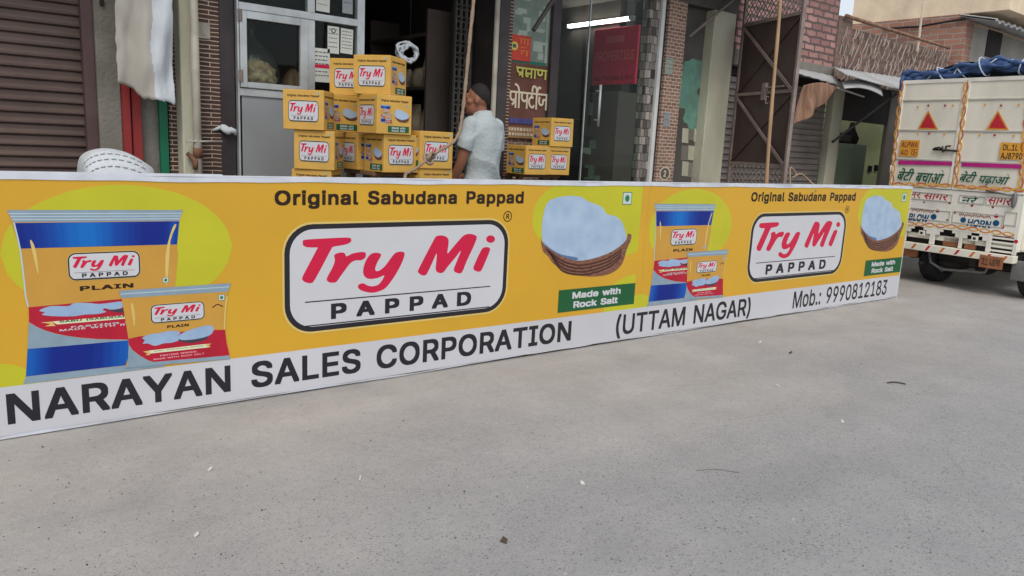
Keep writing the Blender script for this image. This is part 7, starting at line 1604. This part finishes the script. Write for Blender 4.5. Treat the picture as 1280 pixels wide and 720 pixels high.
carton(414, 4.80, 50, 3, "carton showing only its top edge at the foot of the leftmost stack", base=B0, cpx_y=214)
carton(488, 4.66, 37, 6, "highest carton, standing on top of the pile with its logo and bowl sides both showing", base=B0, cpx_y=90)
carton(0, 0, 45, 6, "carton half hidden behind the highest carton, against the kiosk papers", base=B0, corner=(onY(412, 95, 5.27).x + .191, 5.08))
carton(0, 0, 2, 5, "carton behind the leftmost stack showing its bowl picture, wedged mid pile", base=B0, corner=(2.30, 5.10))
carton(471, 4.62, 2, 5, "carton right under the highest one, bowl and packets picture facing the street", base=B0)
carton(0, 0, 2, 4, "carton set back in the low row, between the left stack and the packet side carton", base=B0, corner=(2.475, 4.95))
carton(480, 4.64, 2, 4, "low carton with its logo to the street under the bowl picture carton", False, base=B0, cpx_y=195)
carton(525, 4.60, 0, 4, "carton beside the man's left arm with a rope hanging across its logo", False, base=B0 + .035, cpx_y=190)
carton(525.5, 4.61, 1, 3, "carton under the one with the rope, only its top edge showing", False, base=B0 + .035, cpx_y=214)
SR = .965
carton(690, 5.16, 0, 5, "top carton of the small right stack before the Hindi sign", False, SR, .2)
carton(657, 5.14, 1, 4, "lower left carton of the small right stack", False, SR, .2, 200)
carton(0, 0, 0, 4, "lower right carton of the small right stack, beside the glass door", False, SR, .2, corner=(4.425, 5.17))
M("table_wood", S(120, 92, 66), 0.7, 0.2, 8, stretch=(1, 8, 8))
def table(x0, x1, y0, y1, zt_, label):
    t = empty("low_table", ((x0 + x1) / 2, (y0 + y1) / 2, .2), 0, label, "table"); w, d = (x1 - x0) / 2, (y1 - y0) / 2; zt_ -= .2
    q = MB(); q.box(-w, w, -d, d, zt_ - .03, zt_); q.build("top", MATS["table_wood"], t, bevel=.004)
    for sx in (-1, 1):
        for sy in (-1, 1): q = MB(); q.box(sx * (w - .04) - .025, sx * (w - .04) + .025, sy * (d - .04) - .025, sy * (d - .04) + .025, 0, zt_ - .03); q.build("leg", MATS["table_wood"], t)
table(1.97, 2.40, 4.95, 5.25, B0 + 3 * (CH + .003) - .001, "low wooden table under the leftmost carton stack")
table(2.5, 2.78, 4.76, 5.22, B0 + 4 * (CH + .003) - .001, "wooden table under the low row of cartons")
table(2.80, 3.04, 4.70, 4.95, B0 + .035 + 3 * (CH + .003) - .001, "small wooden table under the carton with the rope")
table(4.18, 4.66, 5.26, 5.5, .2 + 4 * (CH + .003) * SR - .001, "wooden table under the small right carton stack")

# ---------------------------------------------------------------- woven sack behind the banner on the left
q = MB(); sx0, sx1 = onY(110, 205, 4.75).x, onY(202, 210, 4.75).x; sc_ = (sx0 + sx1) / 2; sw = (sx1 - sx0) / 2
outline = [(108, 208), (110, 200), (114, 195), (120, 191), (130, 188), (142, 187), (155, 188.5), (168, 192), (180, 197.5), (192, 205), (204, 213)]
tp = [onY(a_, b_, 4.75) for a_, b_ in outline]; tp = cr([(p.x, 0, p.z) for p in tp], 4)
rings = []
for i, p in enumerate(tp):
    t = i / (len(tp) - 1); sw_ = (1 - (2 * t - 1) ** 6) ** .5 if 0 < t < 1 else 0.02
    rings.append((p.x, (p.z + .2) / 2, (p.z - .2) / 2 * (1 if 0 < t < 1 else .97), max(.02, .25 * sw_)))
n = 40; vs = []
sup = lambda c_: math.copysign(abs(c_) ** .75, c_)
def sack_pt(i, a_):
    x, zc_, rz, ry = rings[i]; return (x, 4.98 + ry * sup(cos(a_)), zc_ + rz * sup(sin(a_)))
for i in range(len(rings)):
    for k in range(n): vs.append(sack_pt(i, 2 * pi * k / n))
fs = [(i * n + k, i * n + (k + 1) % n, (i + 1) * n + (k + 1) % n, (i + 1) * n + k) for i in range(len(rings) - 1) for k in range(n)]
fs += [tuple(range(n)), tuple((len(rings) - 1) * n + k for k in reversed(range(n)))]
q.add(vs, fs)
for k, ang in enumerate((96, 105, 114, 123, 132)):          # woven seam bands over the top
    for i in range(4 + k, len(rings) - 7, 3):
        q.bar(Vector(sack_pt(i, RAD(ang + 15))) + Vector((0, -.003, .003)), Vector(sack_pt(i + 2, RAD(ang + 15))) + Vector((0, -.003, .003)), .0035, .004, 1)
thing(q, "woven_sack", [MATS["sack_white"], MATS["sack_print"]], "full white woven plastic sack standing behind the banner beside the shutter", "sack", True)

# ---------------------------------------------------------------- rope tied to the banner
pts = [onY(px, py, y) for px, py, y in ((596,-70,4.42),(592,0,4.40),(588,40,4.40),(584,85,4.39),(580,125,4.38),(577,150,4.37),(573,168,4.36),(564,180,4.34),(549,188,4.32),(538,196,4.30),(527,205,4.25),(516,213,4.16),(507,217,4.08))]
q = MB(); P3 = cr(pts, 5); q.tube(P3, [.0125 + .002 * sin(i * 1.9) - (.003 * i / len(P3)) for i in range(len(P3))], 8)
kn = onY(537, 199, 4.29)
for k in range(3): q.tube([(kn.x + .028 * cos(a * pi / 6) + .01 * k - .01, kn.y + .026 * sin(a * pi / 6 + k), kn.z + .03 * sin(a * pi / 6) * (1 if k != 1 else -.6) + .006 * k) for a in range(13)], .011, 6, cap=False)
q.tube([kn, kn + Vector((.03, -.03, .035)), kn + Vector((.0, -.035, .05))], [.01, .008, .004], 6)
e = P3[-1]; q.tube([e, (e.x - .03, 4.045, 1.19), (e.x - .02, 4.045, 1.12), (e.x + .02, 4.045, 1.10)], .011, 6)
thing(q, "rope", MATS["rope_jute"], "thick jute rope hanging down past the man and tied with a knot behind the banner", "rope", True)

# a twist of wire on the banner top at the right
q = MB(); c = onZ(1013, 233, 1.205); 
q.tube(cr([(c.x - .12, 3.93, 1.21), (c.x - .10, 3.96, 1.33), (c.x - .02, 4.0, 1.36), (c.x + .04, 3.98, 1.30), (c.x - .04, 3.97, 1.27), (c.x + .06, 3.95, 1.31), (c.x + .16, 3.93, 1.26), (c.x + .19, 3.88, 1.21), (c.x + .195, 3.86, 1.15)], 5), .008, 6)
thing(q, "loose_rope", MATS["rope_jute"], "short looped rope end lying over the banner top below the small shutter", "rope", True)

# ---------------------------------------------------------------- person
M("skin", S(150, 102, 80), 0.55, 0.08, 8, 0.08, 60, spec=0.35)
M("hair", S(30, 25, 23), 0.7, 0.3, 60, 0.5, 160)
M("shirt", S(172, 182, 184), 0.9, 0.05, 6, 0.35, 45)
M("trousers", S(48, 50, 60), 0.9, 0.1, 8, 0.2, 60)
M("shoe", S(36, 30, 28), 0.6, 0.1, 8)
man_x = onY(604, 170, 4.92).x
man = empty("person", (man_x, 4.92, 0.2), RAD(14), "man in a pale blue polo shirt seen from behind between the carton stacks", "person")
man.scale = (1.0, 1.0, 1.035)
def limb(mb, pts, rs, n=16):
    P = cr(pts, 4); R_ = []
    for i in range(len(P)):
        t = i / 4; k = min(int(t), len(rs) - 2); R_.append(rs[k] + (rs[k + 1] - rs[k]) * (t - k))
    mb.tube(P, R_, n); mb.ball(P[0], (R_[0],) * 3); mb.ball(P[-1], (R_[-1],) * 3)
# head turned to the left; local frame x right, y forward, z up
HC = Vector((-.04, .035, 1.522)); HA = RAD(30)
def hp(x, y, z): return HC + Vector((x * cos(HA) - y * sin(HA), x * sin(HA) + y * cos(HA), z))
HM = Matrix.Translation(HC) @ Matrix.Rotation(HA, 4, "Z")
q = MB()
q.ball((0, -.006, .02), (.074, .086, .094), 24, 16, 0, HM); q.ball((0, .035, -.045), (.056, .06, .075), 20, 12, 0, HM); q.ball((0, .062, -.085), (.032, .03, .03), 14, 10, 0, HM)
q.tube([HM @ Vector((0, .088, .02)), HM @ Vector((0, .103, -.01)), HM @ Vector((0, .112, -.028))], [.009, .012, .016], 10); q.ball((0, .106, -.03), (.019, .014, .012), 12, 8, 0, HM)
q.ball((0, .089, -.058), (.024, .012, .007), 12, 8, 0, HM); q.ball((0, .087, -.070), (.022, .012, .008), 12, 8, 0, HM)
for s in (-1, 1):
    q.ball((s * .031, .078, .012), (.014, .012, .010), 12, 8, 0, HM); q.ball((s * .03, .082, .032), (.022, .012, .007), 12, 8, 0, HM)
    q.ball((s * .074, -.006, -.012), (.009, .017, .027), 14, 10, 0, HM); q.ball((s * .045, .05, -.02), (.026, .03, .025), 12, 8, 0, HM)
limb(q, [(-.008, .015, 1.36), (-.02, .02, 1.42), (-.035, .028, 1.50)], [.062, .054, .054])
q.loft([(0, 0, .80, .155, .105), (0, 0, .90, .15, .10), (0, .0, 1.05, .145, .095), (0, 0, 1.20, .17, .105), (0, 0, 1.30, .175, .10), (0, .0, 1.37, .13, .08), (0, .01, 1.40, .06, .055)], 24)
def hand(mb, wr, d, side_, fwd):
    """palm, four bent fingers of unequal length and a thumb leaving the side of the palm"""
    d = Vector(d).normalized(); f = Vector(fwd).normalized(); n_ = d.cross(f).normalized()
    pc = wr + d * .045
    for t in (-.028, -.01, .01, .028): mb.tube([wr + d * .01 + f * t * .7, wr + d * .085 + f * t], [.014, .013], 10)
    mb.ball(pc, (.02, .03, .042), 12, 8)
    for t, L_ in ((.029, .066), (.010, .076), (-.010, .070), (-.028, .054)):
        b_ = wr + d * .085 + f * t
        k1 = b_ + d * L_ * .45 + n_ * .006 * side_; k2 = k1 + (d * .9 + n_ * .45 * side_) * L_ * .32; k3 = k2 + (d * .6 + n_ * .8 * side_) * L_ * .25
        mb.tube([b_, k1, k2, k3], [.0095, .009, .008, .0065], 10); mb.ball(k3, (.0065,) * 3, 8, 6)
    t0 = wr + d * .025 + f * .028; t1 = t0 + (d * .7 + f * .7) * .035; t2 = t1 + (d * .9 + f * .3 + n_ * .2 * side_) * .03
    mb.tube([t0, t1, t2], [.013, .0105, .008], 10); mb.ball(t2, (.008,) * 3, 8, 6)
ARMS = {-1: [(-.160, .0, 1.325), (-.198, .0, 1.20), (-.212, .03, 1.06), (-.215, .10, .93), (-.205, .15, .83)],
        1: [(.160, .0, 1.325), (.20, .02, 1.20), (.212, .06, 1.06), (.18, .20, .98), (.12, .30, .93)]}
for s, pts in ARMS.items():
    limb(q, pts, [.046, .044, .039, .033, .025])
    d = (Vector(pts[-1]) - Vector(pts[-2])); hand(q, Vector(pts[-1]), d, -s, (0, 1, 0) if s < 0 else (0, .3, 1))
for s in (-1, 1):
    limb(q, [(s * .085, 0, .86), (s * .095, .01, .66), (s * .098, .015, .47), (s * .10, -.01, .28), (s * .10, -.02, .08)], [.085, .076, .055, .05, .036])
    q.loft([(s * .105, .03, .03, .035, .10), (s * .105, .03, .055, .034, .095), (s * .10, .0, .09, .034, .05)], 14)
body = remeshed("body", q, .0065, MATS["skin"], man, 3)
from mathutils import noise as NZ_
# hair: cropped cap over the skull
q = MB(); q.ball((0, -.008, .022), (.0765, .0885, .0965), 28, 18, 0, HM); q.ball((0, -.045, -.03), (.056, .048, .055), 20, 12, 0, HM)
hair = remeshed("hair", q, .006, MATS["hair"], man, 2)
bm = bmesh.new(); bm.from_mesh(hair.data); inv = HM.inverted()
kill = []
for v in bm.verts:
    p = inv @ v.co
    front = p.y > .045 and p.z < .070
    sidecut = p.z < .030 + p.y * .75 + .003 * NZ_.noise(p * 90)
    nape = p.z < -.050
    if front or sidecut or nape: kill.append(v)
bmesh.ops.delete(bm, geom=kill, context="VERTS"); bm.to_mesh(hair.data); bm.free()
so = hair.modifiers.new("t", "SOLIDIFY"); so.thickness = .003; so.offset = -1
# polo shirt with short sleeves and collar
q = MB()
q.loft([(0, .0, .775, .178, .128), (0, .0, .80, .180, .130), (0, 0, .90, .172, .124), (0, -.005, 1.03, .168, .120), (0, -.005, 1.17, .180, .124), (0, -.005, 1.27, .182, .120), (0, -.004, 1.335, .172, .108), (0, -.004, 1.375, .128, .096), (0, .004, 1.405, .082, .084)], 36)
for s, pts in ARMS.items():
    q.tube(cr([(s * .14, 0, 1.335), pts[0], (pts[1][0] * .99, pts[1][1], pts[1][2] - .0), (pts[1][0] * 1.04, pts[1][1] + .01, pts[1][2] - .045)], 4), [.062, .063, .063, .063, .062, .062, .062, .063, .063, .064, .065, .066, .067], 18)
shirt = remeshed("shirt", q, .0085, MATS["shirt"], man, 5)
rnd = random.Random(1)
bm = bmesh.new(); bm.from_mesh(shirt.data)
for v in bm.verts:                         # cloth folds: diagonal drags across the back, gathers at the waist
    p = v.co; w = 0.0
    def fold(ph):                          # rounded ridges with narrow valleys
        return 1 - abs(sin(ph)) * 2
    n1 = NZ_.noise(p * 5) * 1.6; n2 = NZ_.noise(p * 11)
    lowr = max(0, min(1, (1.16 - p.z) / .22)); upr = max(0, min(1, (p.z - .92) / .25)) * max(0, min(1, (1.33 - p.z) / .1))
    w += .013 * lowr * fold(12 * p.z + 8 * p.x + 1.1 * n1)
    w += .010 * upr * fold(8 * p.x - 6 * p.z + 1.0 * n1)
    w += .0015 * n2 + .006 * n1
    if abs(p.x) > .17: w *= .6
    v.co += v.normal * w
# open hem: drop the faces that close the bottom
bmesh.ops.delete(bm, geom=[v for v in bm.verts if v.co.z < .782], context="VERTS")
bm.to_mesh(shirt.data); bm.free()
q = MB(); vs = []; n = 40
for k in range(n):
    a = 2 * pi * k / n; gap = 0
    for r, z, dy in ((.070, 1.385, 0), (.066, 1.428, .004), (.073, 1.432, .004), (.088, 1.392, 0)):
        vs.append((r * 1.02 * cos(a), .016 + dy + r * .95 * sin(a), z - .012 * sin(a)))
fs = [(4 * k + i, 4 * ((k + 1) % n) + i, 4 * ((k + 1) % n) + i + 1, 4 * k + i + 1) for k in range(n) for i in range(3)]
q.add(vs, fs); q.build("collar", MATS["shirt"], man, True)
q = MB(); q.loft([(0, 0, .74, .17, .115), (0, 0, .84, .168, .113), (0, 0, .90, .158, .108)], 28)
for s in (-1, 1): q.loft([(s * .10, -.02, .07, .065, .07), (s * .10, -.01, .28, .072, .078), (s * .098, .012, .47, .078, .082), (s * .092, .008, .66, .09, .095), (s * .085, 0, .80, .092, .108)], 20)
remeshed("trousers", q, .010, MATS["trousers"], man, 4)
for s in (-1, 1):
    q = MB(); q.loft([(s * .105, .03, .0, .046, .125), (s * .105, .03, .03, .048, .128), (s * .105, .02, .06, .044, .10), (s * .102, -.02, .095, .045, .06)], 18)
    q.build("shoe", MATS["shoe"], man, True)

# ---------------------------------------------------------------- small litter on the road
M("litter_twig", S(80, 66, 52), 0.9, 0.2, 20); M("litter_paper", S(196, 192, 184), 0.9, 0.06, 20); M("pebble", S(120, 114, 106), 0.9, 0.2, 20, 0.4)
def twig(px, py, px2, py2, r, label):
    a = onZ(px, py, r); b = onZ(px2, py2, r); m_ = (a + b) / 2 + Vector((.01, .015, .004)); q = MB(); q.tube(cr([a, m_, b], 4), r, 6)
    thing(q, "twig", MATS["litter_twig"] if r > .003 else MATS["pebble"], label, "twig", True)
twig(1109, 478.5, 1132, 480, .0045, "thin dark twig lying alone on the right of the road")
twig(870, 588, 925, 591, .0014, "long hair-thin dark stem on the road near the middle")
def scrap(px, py, w, h, rz, label, m="litter_paper"):
    w *= .7; h *= .7
    c = onZ(px, py, .004); q = MB(); pts = [(-w, -h), (w * .7, -h * .8), (w, h * .6), (-w * .5, h)]
    vs = [(x, y, .003 + .012 * ((i * 7) % 3) / 2) for i, (x, y) in enumerate(pts)] + [(x, y, .001 + .012 * ((i * 7) % 3) / 2) for i, (x, y) in enumerate(pts)]
    q.add(vs, [(0, 1, 2, 3), (7, 6, 5, 4), (0, 4, 5, 1), (1, 5, 6, 2), (2, 6, 7, 3), (3, 7, 4, 0)])
    o = thing(q, "paper_scrap", MATS[m], label, "scrap"); o.location = (c.x, c.y, 0); o.rotation_euler = (0, 0, rz)
scrap(262, 587, .018, .012, .4, "white paper scrap on the left of the road")
scrap(728, 604, .014, .014, 1.1, "white paper scrap near the middle of the road")
scrap(950, 428, .03, .012, .2, "pale flattened scrap on the dust below the town name")
scrap(988, 441, .035, .014, .1, "dark cracked flake on the dust below the phone number", "litter_twig")
scrap(972, 482, .02, .010, 2., "pale scrap on the road right of the middle")
scrap(1053, 527, .02, .012, .7, "small white crumb of paper near the lone twig")
scrap(450, 598, .018, .006, .9, "thin pale sliver on the grey road left of the middle")
scrap(245, 669, .015, .012, .3, "pale chip near the bottom left of the road")
scrap(630, 676, .02, .02, .6, "dark leaf scrap near the bottom middle of the road", "litter_twig")
# stones and grit of the road surface: countless, one object
q = MB(); rnd = random.Random(21)
for k in range(1500):
    px, py = rnd.uniform(-60, 1340), 390 + 420 * rnd.random() ** 1.3
    c = onZ(px, py, 0)
    if c.y > 3.85 and c.x < 8.4: continue
    r = rnd.uniform(.0012, .0045) * (1.6 if rnd.random() < .04 else 1)
    a = rnd.uniform(0, pi); X_ = Matrix.Translation((c.x, c.y, r * .35)) @ Matrix.Rotation(a, 4, "Z")
    q.add([X_ @ Vector(v) for v in ((-r, 0, 0), (0, -r * .7, 0), (r, 0, 0), (0, r * .8, 0), (0, 0, r * .6), (0, 0, -r * .6))], [(0, 1, 4), (1, 2, 4), (2, 3, 4), (3, 0, 4), (1, 0, 5), (2, 1, 5), (3, 2, 5), (0, 3, 5)], k % 3 // 2)
o = q.build("road_grit", [MATS["litter_twig"], MATS["pebble"]]); o["kind"] = "stuff"
# mud and crushed edge where the banner meets the dust
M("mud", S(52, 46, 42), 0.95, 0.3, 20, 0.5, 60)
